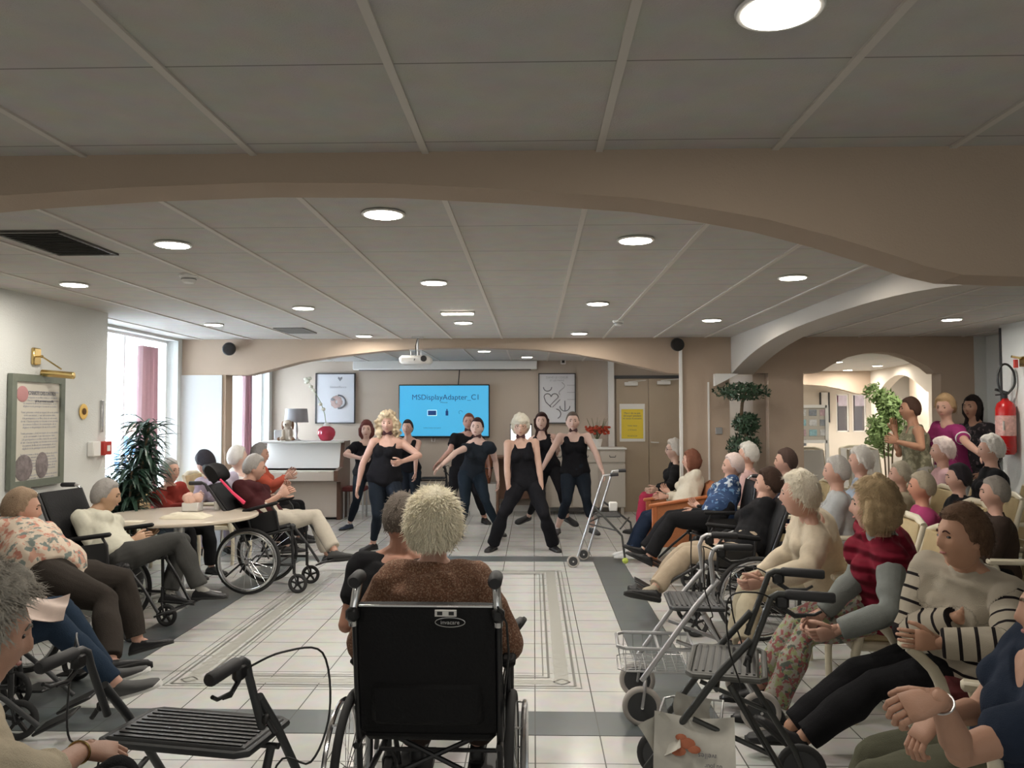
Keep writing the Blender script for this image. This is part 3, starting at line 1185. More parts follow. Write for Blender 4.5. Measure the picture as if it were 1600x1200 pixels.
    mb.tube([N-spine*.04*s, N+(H-N)*.75], [.058*s*(1+.2*(fat-1)), .050*s], 14)
    for (Sp, E, Wp), sg in zip(arms, (1, -1)):
        limb(mb, [N-spine*.035*s+rtS*sg*.03*s, N-spine*.045*s+rtS*sg*hw*.6, Sp], [.05*s, .052*s, .054*s*kf], 12)
        limb(mb, [P+(N-P)*.80+rtS*sg*.09*s, Sp], [.07*s, .05*s], 10)
        limb(mb, [N+(H-N)*.22, N+rtS*sg*hw*.45-spine*.005*s, Sp+spine*.012*s], [.045*s, .036*s, .040*s], 10)
        armtube(mb, (Sp, E, Wp), 0, 2, 0)
    for l in legs:
        limb(mb, [P+spine*.03*s, l[0]], [.09*s, .088*s*kf], 12)
        legtube(mb, l, 0, 2, 0)
    # head
    lk = look if look is not None else (SF if SF is not None else F)
    hy = yawv(lk)
    hx = hy.cross(Z)
    pr = math.radians(pitch)
    hf = hy*math.cos(pr)+Z*math.sin(pr)
    hu = hx.cross(hf).normalized()
    rr = math.radians(roll)
    hx2 = hx*math.cos(rr)+hu*math.sin(rr)
    hu2 = -hx*math.sin(rr)+hu*math.cos(rr)
    R = Matrix((hx2, hf, hu2)).transposed()
    hs = s*1.06
    def hp(d, off=0.0):
        d = Vector(d).normalized()
        p = head_point(d)
        if off:
            p = p + Vector(d)*off
        return H + (R @ p)*hs
    D, fs = SPH
    mb.add([hp(d) for d in D], fs)
    for sg in (1, -1):
        mb.ell(H+R@Vector((sg*.074*hs, -.006*hs, -.004*hs)), (.009*hs, .017*hs, .031*hs), 8, 8, R)
    V, Fq = remesh(mb, vox*.75 if vox < .011 else vox, 2)
    hb = MB()
    for i, ((Sp, E, Wp), sg) in enumerate(zip(arms, (1, -1))):
        fd = (Wp-E).normalized()
        dv = hdir[i] if hdir[i] is not None else fd
        pm = palms[i] if palms[i] is not None else (-rtS*sg)
        # thumb towards the front/up: choose the side so the thumb points up or forward
        l1 = dv.normalized().cross((pm-dv.normalized()*pm.dot(dv.normalized())).normalized())
        sd = 1 if l1.dot(SFv+Z*.6) > 0 else -1
        hand(hb, Wp, dv, pm, s, curl[i], sd)
    body = obj_np('body', V, Fq, skin_mat(skin), root, hb)
    # face details
    if hair is None or True:
        for sg in (1, -1):
            e = MB()
            e.ell(hp((sg*.36*.96, .86, .10), -.001), (.0125*hs, .007*hs, .0062*hs), 10, 8, R)
            e.build('eye', M_EYE, body, world=True)
            b_ = MB()
            b_.tube([hp((sg*(.18+.07*k), .9-.04*k, .24+.05*math.sin(k*1.05)), .001) for k in range(5)], [.0022*hs, .0034*hs, .0032*hs, .0028*hs, .0016*hs], 6)
            b_.build('eyebrow', mat('brow_%02d' % int(hair[1][0]*20), tuple(v*.45 for v in hair[1]), 0.9) if hair else M_EYE, body, world=True)
        mo = MB()
        mo.tube([hp((x, .9, -.425-.02*abs(x)), .0006) for x in (-.26, -.14, 0, .14, .26)], [.002*hs, .0046*hs, .0052*hs, .0046*hs, .002*hs], 8)
        mo.build('mouth', M_LIP, body, world=True)
    # ---- hair
    if hair:
        st, hc = hair[0], hair[1]
        th = hairthick if hairthick is not None else {'short': .018, 'fluffy': .03, 'crop': .008, 'fringe': .02, 'bob': .035, 'curly': .03, 'tied': .010, 'long': .02, 'bald': .006}[st]
        hm = mat('hair_%02x%02x%02x' % tuple(int(min(1, v)*255) for v in hc), hc, 0.8, noise_s=70, noise_a=0.18, bump=0.5, bump_s=180, spec=0.25)
        mb = MB()
        D, fs = SPH
        vs = []
        masks = []
        for d in D:
            c = hair_cover(st, d)
            wob = 0
            if st in ('fluffy', 'bob', 'curly', 'fringe'):
                q = Vector(d)*5
                wob = .35*noise.noise(q+Vector((label.__len__(), 0, 0)))+.25*noise.noise(q*2.3)
            o = -.006*(1-c)+(th*(1+wob)*(.6+.4*max(0, d[2])+(.35 if st in('bob',) and d[2] < .2 else 0)))*c
            if c > 0 and d[1] < 0:
                o += .008*c
            vs.append(hp(d, o))
            masks.append(c)
        mb.add(vs, fs)
        if st == 'curly':
            rg_ = random.Random(4)
            for _k in range(170):
                d_ = Vector((rg_.gauss(0, 1), rg_.gauss(0, 1), rg_.gauss(0, 1))).normalized()
                if hair_cover(st, d_) < .5:
                    continue
                c_ = hp(tuple(d_), rg_.uniform(.02, .055)*(1.25 if d_.z < .3 else .8))
                r_ = rg_.uniform(.014, .024)*hs
                mb.ell(c_, r_, 7, 6)
            for sg in (1, -1):
                for _k in range(34):
                    c_ = H+R@Vector((sg*rg_.uniform(.06, .135), rg_.uniform(-.07, .05), rg_.uniform(-.17, .02)))*hs
                    mb.ell(c_, rg_.uniform(.015, .024)*hs, 7, 6)
        if st == 'bob':
            for sg in (1, -1):
                limb(mb, [hp((sg*.95, .1, .1), th*.4), hp((sg*.98, .15, -.45), th*.7), hp((sg*.8, .1, -.9), th*.9)], [.028*hs, .033*hs, .022*hs], 8)
        if st == 'tied':
            c0 = hp((0, -1, .25), .012)
            limb(mb, [c0, c0-hf*.03*hs-hu2*.02*hs, c0-hf*.035*hs-hu2*.16*hs, c0-hf*.02*hs-hu2*.27*hs], [.022*hs, .026*hs, .020*hs, .006*hs], 8)
        if st == 'long':
            for sg in (1, -1):
                limb(mb, [hp((sg*.92, .05, .25), .012), hp((sg*1.0, .10, -.4), .016), hp((sg*.85, .05, -1.0), .022), H-hu2*.22*hs+hx2*sg*.085*hs+hf*.02*hs], [.022*hs, .024*hs, .022*hs, .012*hs], 8)
            limb(mb, [hp((0, -1, 0), .01), H-hu2*.15*hs-hf*.085*hs, H-hu2*.25*hs-hf*.07*hs], [.05*hs, .05*hs, .02*hs], 10)
        V, Fq = remesh(mb, .007 if vox <= .008 else .009, 1)
        ex = None
        if strands:
            ex = MB()
            rg = np.random.default_rng(len(label))
            on = [i for i, c in enumerate(masks) if c > .5]
            for k in range(strands):
                d = rg.normal(size=3)
                d /= np.linalg.norm(d)
                c = hair_cover(st, d)
                if c < .5:
                    continue
                b0 = hp(tuple(d), th*.75+(.008 if d[1] < 0 else 0))
                nrm = (R @ Vector(d)).normalized()
                # combed away from the crown, falling outwards
                crown = H+R@Vector((0.01, -.05, .11))*hs
                tg = (b0-crown)
                tg = (tg-nrm*tg.dot(nrm))
                if tg.length > 1e-5:
                    tg.normalize()
                sw = Vector(tuple(rg.normal(size=3)))*.55
                L = (.012+.020*rg.random())*(1.5 if st in ('fluffy', 'bob', 'curly') else .7)*hs
                p1 = b0 + (nrm*.22+tg*.9+sw*.5).normalized()*L*.5
                p2 = p1 + (nrm*-.05+tg*.9+sw*.9-Z*.2).normalized()*L*.5
                w_ = nrm.cross(tg if tg.length > 0 else Z)
                w_ = w_.normalized()*.0019 if w_.length > 1e-6 else hx2*.001
                k0 = len(ex.v)
                ex.v += [tuple(b0-w_-nrm*.004), tuple(b0+w_-nrm*.004), tuple(p1+w_), tuple(p1-w_), tuple(p2)]
                ex.f += [(k0, k0+1, k0+2, k0+3), (k0+3, k0+2, k0+4)]
        me = obj_np('hair', V, Fq, hm, root)
        if ex is not None and ex.v:
            o = world_origin(root)
            m2 = me.data
            vv = [tuple(v.co) for v in m2.vertices] + [(p[0]-o.x, p[1]-o.y, p[2]-o.z) for p in ex.v]
            k = len(m2.vertices)
            ff = [tuple(p.vertices) for p in m2.polygons] + [tuple(i+k for i in f) for f in ex.f]
            m3 = bpy.data.meshes.new('hair')
            m3.from_pydata(vv, [], ff)
            m3.materials.append(hm)
            m3.shade_smooth()
            me.data = m3
    seed = (len(label)*7) % 31
    # ---- top
    def topmesh(kind, off, m, nm, fold_):
        mb = MB()
        if kind == 'tank':
            ruptorso(mb, -.02, .86, off)
            for sg in (1, -1):
                limb(mb, [P+(N-P)*.78+rtS*sg*.085*s+fr_chest*.085*s, N-spine*.035*s+rtS*sg*.096*s+fr_chest*.045*s, N-spine*.012*s+rtS*sg*.098*s-fr_chest*.03*s, P+(N-P)*.76+rtS*sg*.08*s-fr_chest*.06*s], [.042*s, .036*s, .036*s, .045*s], 10)
                limb(mb, [P+(N-P)*.80+rtS*sg*.10*s, P+(N-P)*.70+rtS*sg*.12*s], [.055*s, .05*s], 10)
        elif kind == 'camisole':
            ruptorso(mb, -.12, .80, off)
            for sg in (1, -1):
                limb(mb, [P+(N-P)*.78+rtS*sg*.10*s+fr_chest*.09*s, N-spine*.03*s+rtS*sg*.105*s+fr_chest*.03*s, N-spine*.02*s+rtS*sg*.105*s-fr_chest*.03*s, P+(N-P)*.76+rtS*sg*.09*s-fr_chest*.06*s], [.022*s, .014*s, .014*s, .02*s], 8)
        else:
            tt = {'vest': 1.0, 'tee': .96, 'sweater': 1.0, 'round': .90}.get(kind, .97)
            ruptorso(mb, -.10, tt, off)
            for (Sp, E, Wp), sg in zip(arms, (1, -1)):
                limb(mb, [N-spine*.045*s+rtS*sg*.06*s, Sp], [.052*s+off, .054*s*kf+off], 12)
                limb(mb, [P+(N-P)*.80+rtS*sg*.09*s, Sp], [.07*s+off, .052*s+off], 10)
                if kind in ('tee', 'round'):
                    armtube(mb, (Sp, E, Wp), 0, .58, off+.002, .012, ends=False)
                    mb.ell(Sp, .054*s*kf+off, 10, 8)
                elif kind == 'cap':
                    armtube(mb, (Sp, E, Wp), 0, .28, off+.002, .02, ends=False)
                    mb.ell(Sp, .054*s*kf+off, 10, 8)
                elif kind in ('sweater', 'shirt'):
                    armtube(mb, (Sp, E, Wp), 0, 1.93, off+.003, .002, ends=False)
                    mb.ell(Sp, .054*s*kf+off, 10, 8)
                elif kind == 'threequarter':
                    armtube(mb, (Sp, E, Wp), 0, 1.2, off+.004, .006, ends=False)
                    mb.ell(Sp, .054*s*kf+off, 10, 8)
        if kind in ('sweater', 'shirt'):
            mb.tube([N-spine*.02*s, N+(H-N)*.22], [.066*s, .062*s], 14)
        V, Fq = remesh(mb, vox, 3, fold_, 13+seed % 5, seed)
        return obj_np(nm, V, Fq, m, root)
    tops = {}
    if top:
        o = topmesh(top[0], top[2] if len(top) > 2 else .012, top[1], top[3] if len(top) > 3 else 'top', fold)
        tops['top'] = o
        if 'along' in (top[4] if len(top) > 4 else ''):
            me = o.data
            n = len(me.vertices)
            V = np.empty(n*3, np.float32)
            me.vertices.foreach_get('co', V)
            V = V.reshape(-1, 3)+np.array(world_origin(root))
            best = np.full(n, 9e9)
            val = np.zeros(n)
            segs = [(P, N, 0.0, .30, 1.0)]+[(a[0], a[1], .0, .0, 1.0) for a in arms]+[(a[1], a[2], (a[1]-a[0]).length, 0, 1.0) for a in arms]
            for (A_, B_, base, rad, _) in segs:
                A2, B2 = np.array(A_), np.array(B_)
                ab = B2-A2
                L = np.linalg.norm(ab)
                t = np.clip(((V-A2)@ab)/L**2, 0, 1)
                dist = np.linalg.norm(V-(A2+t[:, None]*ab), axis=1)
                rr_ = .13 if rad else .05
                dd = dist/rr_
                sel = dd < best
                best[sel] = dd[sel]
                vv = base+t*L
                if rad:
                    vv = np.where(t > .74, 0, .02+t*L)
                elif base == 0:
                    vv = np.where(t < .08, 0, .02+t*L)
                else:
                    vv = base+.02+t*L
                val[sel] = vv[sel]
            at_ = me.attributes.new('along', 'FLOAT', 'POINT')
            at_.data.foreach_set('value', val.astype(np.float32))
    for ex_ in extras:
        if ex_[0] == 'over':      # a second garment over the first: kind, material, offset, name
            topmesh(ex_[1], ex_[3], ex_[2], ex_[4], fold)
    # ---- bottom
    if bottom:
        kind, m = bottom[0], bottom[1]
        mb = MB()
        off = {'leggings': .006, 'trousers': .014, 'flared': .013, 'wide': .022, 'jeans': .012}[kind]
        C, A, B = ringset(-.13, .30 if kind == 'leggings' else .24, off*.8)
        loft(mb, C, A, B)
        for l in legs:
            limb(mb, [P+spine*.03*s, l[0]], [.09*s+off, .088*s*kf+off], 12)
            u1 = {'leggings': 1.86, 'trousers': 1.95, 'flared': 2.08, 'wide': 1.9, 'jeans': 1.95}[kind]
            if len(bottom) > 2:
                u1 = bottom[2]
            legtube(mb, l, 0, u1 if u1 <= 2 else 2, off, {'flared': .035, 'trousers': .018, 'wide': .025}.get(kind, 0), ends=False)
            mb.ell(l[0], .086*s*(1+.25*(fat-1))+off, 12, 9)
        V, Fq = remesh(mb, vox, 3, fold if kind != 'leggings' else fold*.4, 11, seed+3)
        obj_np('trousers' if kind != 'leggings' else 'leggings', V, Fq, m, root)
    # ---- shoes
    for i, l in enumerate(legs):
        A = l[2]
        td = None
        if toes is not None:
            tv = toes[i]
            td = tv if isinstance(tv, Vector) else yawv(tv)
        else:
            td = Fv
        if td.z == 0:
            upv = Z
            if A.z > .16:
                sh_ = (l[1]-A).normalized()
                td = (td - sh_*td.dot(sh_)*.8).normalized()
                upv = (sh_)
        else:
            upv = (l[1]-A).normalized()
        if shoes:
            mm = shoes[0]
            shoe('shoe', A, td, upv, s*(1.0 if build == 'f' else 1.08), mm, root, msole=(shoes[1] if len(shoes) > 1 else None))
        sk = MB()
        limb(sk, [A+(l[1]-A).normalized()*.11*s, A, A+td.normalized()*.03-upv*.03], [.036*s, .036*s, .034*s], 10)
        if len(shoes or ()) > 2:
            sk.build('sock', shoes[2], root, world=True)
    for ex_ in extras:
        if ex_[0] == 'bow':
            c = N+(H-N)*.42+hf*.052*s - hu2*.0*s
            b_ = MB()
            for sg in (1, -1):
                b_.prism([(0, -.008), (sg*.048, -.030), (sg*.056, 0), (sg*.048, .030), (0, .008)], c-hf*.004, hx2, hu2, hf*.014)
            b_.box(c+hf*.004, (.018, .018, .02))
            bt = b_.build('bow_tie', M_BOW, root, world=True, smooth=False)
            b_ = MB()
            b_.ring(N+(H-N)*.38, (H-N), .053*s, .006, 24, 6)
            b_.build('neck_band', M_BOW, bt, world=True)
        elif ex_[0] == 'glasses':
            g = MB()
            for sg in (1, -1):
                cc = hp((sg*.40, .9, .07), .010)
                g.ring(cc, hf, .021*hs, .0022, 18, 5)
                g.tube([cc+hx2*sg*.021*hs, H+R@Vector((sg*.078, .0, .012))*hs], .0018, 5)
            g.tube([hp((.16, .95, .08), .012), hp((-.16, .95, .08), .012)], .002, 5)
            g.build('glasses', m_black, root, world=True)
        elif ex_[0] == 'watch':
            Wp = arms[ex_[1]][2]
            E = arms[ex_[1]][1]
            g = MB()
            g.ring(Wp+(E-Wp).normalized()*.02, (Wp-E), .029*s, .0032, 24, 6)
            g.build('bracelet', ex_[2], root, world=True)
    root['_j'] = 0
    del root['_j']
    return dict(root=root, P=P, N=N, H=H, arms=arms, legs=legs, F=Fv, rt=rt)
# ------------------------------------------------------------------ wheelchairs, walkers, furniture
m_vinyl = mat('black_vinyl', (0.007, 0.007, 0.008), 0.6, bump=0.3, bump_s=90, spec=0.25)
m_rubber = mat('tyre_rubber', (0.03, 0.03, 0.031), 0.75)
m_grey_rubber = mat('grey_tyre', (0.42, 0.39, 0.36), 0.7)
m_wframe = mat('frame_black', (0.02, 0.02, 0.022), 0.3, spec=0.5)
m_silver = mat('frame_silver', (0.52, 0.52, 0.53), 0.32, metal=0.7)
m_grip = mat('grip_rubber', (0.025, 0.025, 0.028), 0.6)

def big_wheel(t, x, y, r, sg, spokes=22, camber=0.0):
    w = MB(); w.ring((x, y, r), (1, 0, 0), r-.016, .016, 48, 10)
    tire = w.build('wheel', m_rubber, t)
    q = MB(); q.ring((x, y, r), (1, 0, 0), r-.040, .010, 44, 8)
    q.build('rim', m_silver, tire)
    q = MB(); q.ring((x+sg*.045, y, r), (1, 0, 0), r-.045, .0095, 44, 8)
    for k in range(6):
        a = k*math.pi/3
        q.cyl((x+sg*.045, y+math.cos(a)*(r-.045), r+math.sin(a)*(r-.045)), (x+sg*.008, y+math.cos(a)*(r-.04), r+math.sin(a)*(r-.04)), .004, 6)
    q.build('push_rim', m_chrome, tire)
    q = MB()
    q.cyl((x-.035, y, r), (x+.035, y, r), .022, 16)
    for k in range(spokes):
        a = 2*math.pi*k/spokes
        a2 = a+(.5 if k % 2 else -.5)
        q.cyl((x+(.02 if k % 4 < 2 else -.02), y+math.cos(a2)*.02, r+math.sin(a2)*.02), (x, y+math.cos(a)*(r-.045), r+math.sin(a)*(r-.045)), .0016, 4)
    q.build('spokes', m_chrome, tire)

def caster(t, x, y, r, m=None, five=True, fork=.13, w=.016):
    q = MB(); q.ring((x, y, r), (1, 0, 0), r-w, w, 30, 10)
    ti = q.build('caster', m or m_rubber, t)
    q = MB()
    q.cyl((x-.02, y, r), (x+.02, y, r), .02, 14)
    for k in range(5):
        a = 2*math.pi*k/5+.3
        q.box((x, y+math.cos(a)*(r-w)/2, r+math.sin(a)*(r-w)/2), (.018, r-w, .016), rx=a)
    q.build('hub', m_black, ti)
    q = MB()
    for sg in (-1, 1):
        q.tube([(x+sg*.026, y, r), (x+sg*.026, y-.02, r+r*.75), (x+sg*.010, y-.035, 2*r+.012)], .007, 8)
    q.cyl((x, y-.035, 2*r), (x, y-.035, 2*r+fork), .014, 12)
    q.build('fork', m_wframe, t)

def wheelchair(label, loc, rz, w=.46, recline=6, tilt=0, headrest=False, back_h=.50, mf=None, leg_ang=20, group=None, cr=.10, r=.30, feet=True, bag=False, seat_z=.50, armpad=True, depth=.44, wide_back=0.0, rise=0.0):
    """wheelchair facing local +y, origin on the floor under the seat centre"""
    mf = mf or m_wframe
    t = thing('wheelchair', label, 'wheelchair', loc, rz, group)
    ta = math.radians(tilt)
    def T(y, z):      # seat frame tilt about the seat's rear edge
        y0, z0 = -.20, seat_z
        return (y0+(y-y0)*math.cos(ta)-(z-z0)*math.sin(ta), z0+(y-y0)*math.sin(ta)+(z-z0)*math.cos(ta))
    def V3(x, y, z):
        a, b = T(y, z)
        return (x, a, b)
    for sg in (-1, 1):
        big_wheel(t, sg*(w/2+.045), -.13, r, sg)
        caster(t, sg*(w/2-.01), .31, cr)
    m = MB(); m.box(V3(0, .02, seat_z-.02), (w-.02, depth, .05), rx=ta, bev=.02); m.build('seat', m_vinyl, t)
    br = math.radians(recline)+ta
    def BK(h, off=0.0):  # point up the back
        y, z = T(-.20, seat_z)
        return (y-math.sin(br)*h-math.cos(br)*off*-1, z+math.cos(br)*h+math.sin(br)*off*-1*0)
    mb = MB()
    C, A, B = [], [], []
    for h in np.linspace(0, back_h, 9):
        y, z = BK(h)
        C.append(Vector((0, y+.0, z)))
        k = 1+wide_back*(h/back_h)
        A.append(Vector(((w/2-.005)*k, 0, 0)))
        B.append(Vector((0, math.cos(br), math.sin(br)))*(.020+.012*math.sin(h/back_h*math.pi)))
    loft(mb, C, A, B, n=24, e=5)
    mb.build('backrest', m_vinyl, t)
    fr = MB()
    for sg in (-1, 1):
        x = sg*(w/2+.005)
        y0, z0 = BK(-.12)
        y1, z1 = BK(back_h)
        fr.tube([(x, -.17, .30), (x, y0, z0), (x, BK(back_h*.5)[0], BK(back_h*.5)[1]), (x, y1, z1)], .012, 10)
        fr.tube([V3(x, -.24, seat_z-.045), V3(x, .26, seat_z-.045)], .012, 10)
        fr.tube([(x, -.22, .26), (x, .28, .26)], .012, 10)
        fr.tube([(x, .27, .24), V3(x, .26, seat_z-.04)], .012, 10)
        fr.tube([(x, -.13, .30), (x+sg*.04, -.13, .30)], .014, 10)
        fr.tube([(x, -.22, .26), (x, -.36, .14), (x, -.38, .10)], .009, 8)
    fr.tube([(-w/2, -.10, .24), (w/2, -.02, seat_z-.05)], .010, 8)
    fr.tube([(w/2, -.10, .24), (-w/2, -.02, seat_z-.05)], .010, 8)
    fr.tube([(-w/2, .14, .28), (w/2, .14, .28)], .009, 8)
    fr.build('frame', mf, t)
    for sg in (-1, 1):
        x = sg*(w/2+.005)
        y1, z1 = BK(back_h-.01)
        y2, z2 = BK(back_h-.0)
        hd = MB()
        if rise:
            hd.tube([(x, y1-.02, z1-.06), (x, y1-.03, z1-.02), (x*.97, y1+.00, z1+rise*.7), (x*.96, y1+.01, z1+rise)], .0165, 14)
        else:
            hd.tube([(x, y1+.01, z1-.04), (x, y1-.02, z1+.02), (x, y1-.05, z1+.035), (x, y1-.08, z1+.035)], .0135, 12)
        hh = hd.build('push_handle', m_chrome if not headrest else mf, t)
        g = MB()
        if rise:
            g.tube([(x*.96, y1+.045, z1+rise+.012), (x*.96, y1+.03, z1+rise+.014), (x*.96, y1-.05, z1+rise+.012), (x*.96, y1-.06, z1+rise+.010)], [.018, .025, .025, .018], 16)
            hd2 = MB(); hd2.box((x, y1-.03, z1-.02), (.045, .05, .05), bev=.012); hd2.build('handle_joint', m_black, hh)
        else:
            g.tube([(x, y1-.05, z1+.035), (x, y1-.06, z1+.035), (x, y1-.165, z1+.033), (x, y1-.172, z1+.033)], [.014, .0185, .0185, .015], 14)
        g.build('grip', m_grip, hh)
        ap = MB(); ap.box(V3(sg*(w/2+.03), .03, seat_z+.215), (.055, .33, .032), rx=ta, bev=.012)
        a_ = ap.build('armrest', m_vinyl, t)
        ap = MB(); ap.tube([V3(sg*(w/2+.03), -.10, seat_z-.04), V3(sg*(w/2+.03), -.10, seat_z+.2), ], .010, 8)
        ap.tube([V3(sg*(w/2+.03), .15, seat_z-.04), V3(sg*(w/2+.03), .16, seat_z+.14), V3(sg*(w/2+.03), .13, seat_z+.20)], .010, 8)
        ap.box(V3(sg*(w/2+.012), .02, seat_z+.07), (.006, .26, .18), rx=ta)
        ap.build('side_panel', mf, a_)
        la = math.radians(leg_ang)+ta
        ky, kz = T(.27, seat_z-.03)
        ey, ez = ky+math.sin(la)*.40, kz-math.cos(la)*.40
        ez = max(ez, .09)
        lg = MB()
        lg.tube([(x, ky-.05, kz), (x, ky+.01, kz), (x-sg*.02, (ky+ey)/2+.015, (kz+ez)/2), (x-sg*.03, ey, ez)], .012, 10)
        lg.ell((x, ky, kz), (.028, .03, .03))
        fr_ = lg.build('leg_rest', mf, t)
        fp = MB(); fp.box((x-sg*.10, ey+.05, ez-.005), (.16, .17, .014), rx=la*.5, bev=.005)
        fp.build('footplate', m_black, fr_)
    if headrest:
        y3, z3 = BK(back_h+.13)
        mb = MB()
        C, A, B = [], [], []
        for x in np.linspace(-.15, .15, 11):
            C.append(Vector((x, y3+.02+abs(x)*abs(x)*2.8, z3)))
            A.append(Vector((0, math.cos(br), math.sin(br)))*.045)
            B.append(Vector((0, -math.sin(br), math.cos(br)))*(.085+.02*abs(x)/.15)*(1 if abs(x) < .145 else .8))
        loft(mb, C, A, B, n=18, e=2.4)
        h = mb.build('headrest', m_vinyl, t)
        mb = MB(); mb.cyl((0, BK(back_h-.12)[0]-.03, BK(back_h-.12)[1]), (0, y3-.02, z3), .010); mb.build('headrest_post', m_wframe, h)
    return t

def wheel_small(t, p, r, ax=(1, 0, 0), m=None, w=.014, name='wheel', hubm=None):
    q = MB()
    q.ring(p, ax, r-w*.8, w, 30, 10)
    ti = q.build(name, m or m_rubber, t)
    q = MB()
    a = Vector(ax).normalized()
    q.lathe([(.001, -w*.7), (r-w*1.1, -w*.7), (r-w*1.1, w*.7), (.001, w*.7)], p, 22, a)
    q.build('hub', hubm or m_dark, ti)
    q = MB()
    q.cyl(Vector(p)-a*(w+.012), Vector(p)+a*(w+.012), .008, 10)
    q.build('axle', m_chrome, ti)
    return ti

def rollator(label, loc, rz, mf, w=.46, h=.90, seat_z=.56, basket=None, grip_dir=-1, wm=None, wr=.10, seat_m=None, arch=True, cable=True, group=None, bag=False, lower_bar=True, ribs=False, grip_len=.13, levers=True, cable_out=.05, hs_=0.0, bdep=.42):
    """four-wheeled walker, walking direction local +y, the seat between the side frames"""
    t = thing('rollator', label, 'walker', loc, rz, group)
    for sg in (-1, 1):
        x = sg*w/2
        wheel_small(t, (x*1.02, .30, wr), wr, m=wm, w=.017)
        wheel_small(t, (x*1.12, -.30, wr), wr, m=wm, w=.017)
        f = MB()
        # long front tube from front wheel up to the handle
        f.tube([(x, .30, 2*wr+.03), (x, .25, 2*wr+.10), (x, .02, seat_z+.02), (x, -.10, seat_z+.16)], .0145, 12)
        f.tube([(x, -.08, seat_z+.06), (x, -.16+hs_, h-.06), (x, -.175+hs_, h-.015), (x, -.20+hs_, h), (x, -.26+hs_, h)], .0125, 12)
        f.tube([(x*1.1, -.30, wr), (x*1.06, -.27, wr+.08), (x, -.02, seat_z-.02)], .0135, 12)
        f.tube([(x, .12, seat_z-.16), (x, -.16, seat_z-.26)], .010, 10)
        for s2 in (-1, 1):
            f.tube([(x*1.02+s2*.026, .30, wr), (x*1.02+s2*.026, .285, 2*wr), (x, .28, 2*wr+.035)], .008, 8)
        f.build('side_frame', mf, t)
        g = MB()
        g.tube([(x, -.225+hs_, h), (x, -.235+hs_, h), (x, -.235-grip_len+hs_, h-.004), (x, -.243-grip_len+hs_, h-.004)], [.014, .019, .020, .016], 14)
        g.build('grip', m_grip, t)
        if levers:
            b = MB()
            b.box((x, -.215+hs_, h-.03), (.03, .05, .05), bev=.01)
            b.tube([(x, -.21+hs_, h-.045), (x, -.26+hs_, h-.075), (x, -.33+hs_, h-.070), (x, -.355+hs_, h-.055)], .006, 8)
            b.tube([(x, -.21+hs_, h-.055), (x, -.26+hs_, h-.085), (x, -.30+hs_, h-.078)], .004, 8)
            b.build('brake_lever', m_black, t)
        kn = MB(); kn.box((x+sg*.018, -.09, seat_z+.09), (.02, .025, .03), bev=.006); kn.cyl((x+sg*.02, -.09, seat_z+.09), (x+sg*.05, -.09, seat_z+.05), .008, 8)
        kn.build('height_knob', m_black, t)
        if cable:
            cb = MB()
            cb.tube(spl([(x, -.20+hs_, h-.03), (x+sg*cable_out*.5, -.12+hs_, h+.005), (x+sg*cable_out, -.02, h-.02), (x+sg*(cable_out*1.15), -.02, h-.20), (x+sg*cable_out*.9, -.06, h-.34), (x+sg*.04, -.06, seat_z-.06), (x*1.08, -.22, wr+.14)]), .0035, 6)
            cb.build('brake_cable', m_black, t)
    s_ = MB()
    s_.box((0, .0, seat_z), (w-.05, .26, .022), bev=.01)
    so = s_.build('seat', seat_m or m_dark, t)
    s_ = MB()
    q = .012
    s_.tube([(-w/2+.02, -.13, seat_z), (-w/2+.05, -.15, seat_z), (w/2-.05, -.15, seat_z), (w/2-.02, -.13, seat_z), (w/2-.02, .12, seat_z), (w/2-.05, .14, seat_z), (-w/2+.05, .14, seat_z), (-w/2+.02, .12, seat_z)], .012, 8, closed=True)
    s_.build('seat_rail', seat_m or m_dark, so)
    s_ = MB()
    for i in range(9):
        s_.box((0, -.11+i*.0275, seat_z+.012), (w-.10, .010, .006))
    s_.build('seat_ribs', m_black, so)
    fb = MB()
    fb.tube([(-w/2, .20, 2*wr+.16), (w/2, .20, 2*wr+.16)], .010, 10)
    fb.tube([(-w/2, .03, seat_z-.04), (w/2, .03, seat_z-.04)], .010, 10)
    fb.build('cross_bar', mf, t)
    if basket == 'wire' or basket == 'tray':
        b = MB()
        z0, z1 = .26, .38
        y0, y1 = .02, bdep
        x0 = w/2-.05
        for zz, rr in ((z1, .010 if basket == 'tray' else .005), (z0, .0035)):
            yy0 = y0+.03 if zz == z0 else y0
            b.tube([(-x0, yy0, zz), (-x0, y1-.04, zz), (-x0+.04, y1, zz), (x0-.04, y1, zz), (x0, y1-.04, zz), (x0, yy0, zz)], rr, 8, closed=True)
        for i in range(11):
            xx = -x0+.02+(2*x0-.04)*i/10
            b.tube([(xx, y0, z1), (xx, y0+.03, z0), (xx, y1-.02, z0), (xx, y1, z1)], .0022, 5)
        for i in range(7):
            yy = y0+.04+(y1-y0-.08)*i/6
            b.tube([(-x0, yy, z1), (-x0, yy, z0), (x0, yy, z0), (x0, yy, z1)], .0022, 5)
        b.build('basket', m_silver, t)
    if basket == 'bag':
        b = MB()
        b.box((0, .20, .40), (w-.08, .22, .24), bev=.04)
        b.build('bag', m_dark, t)
    return t

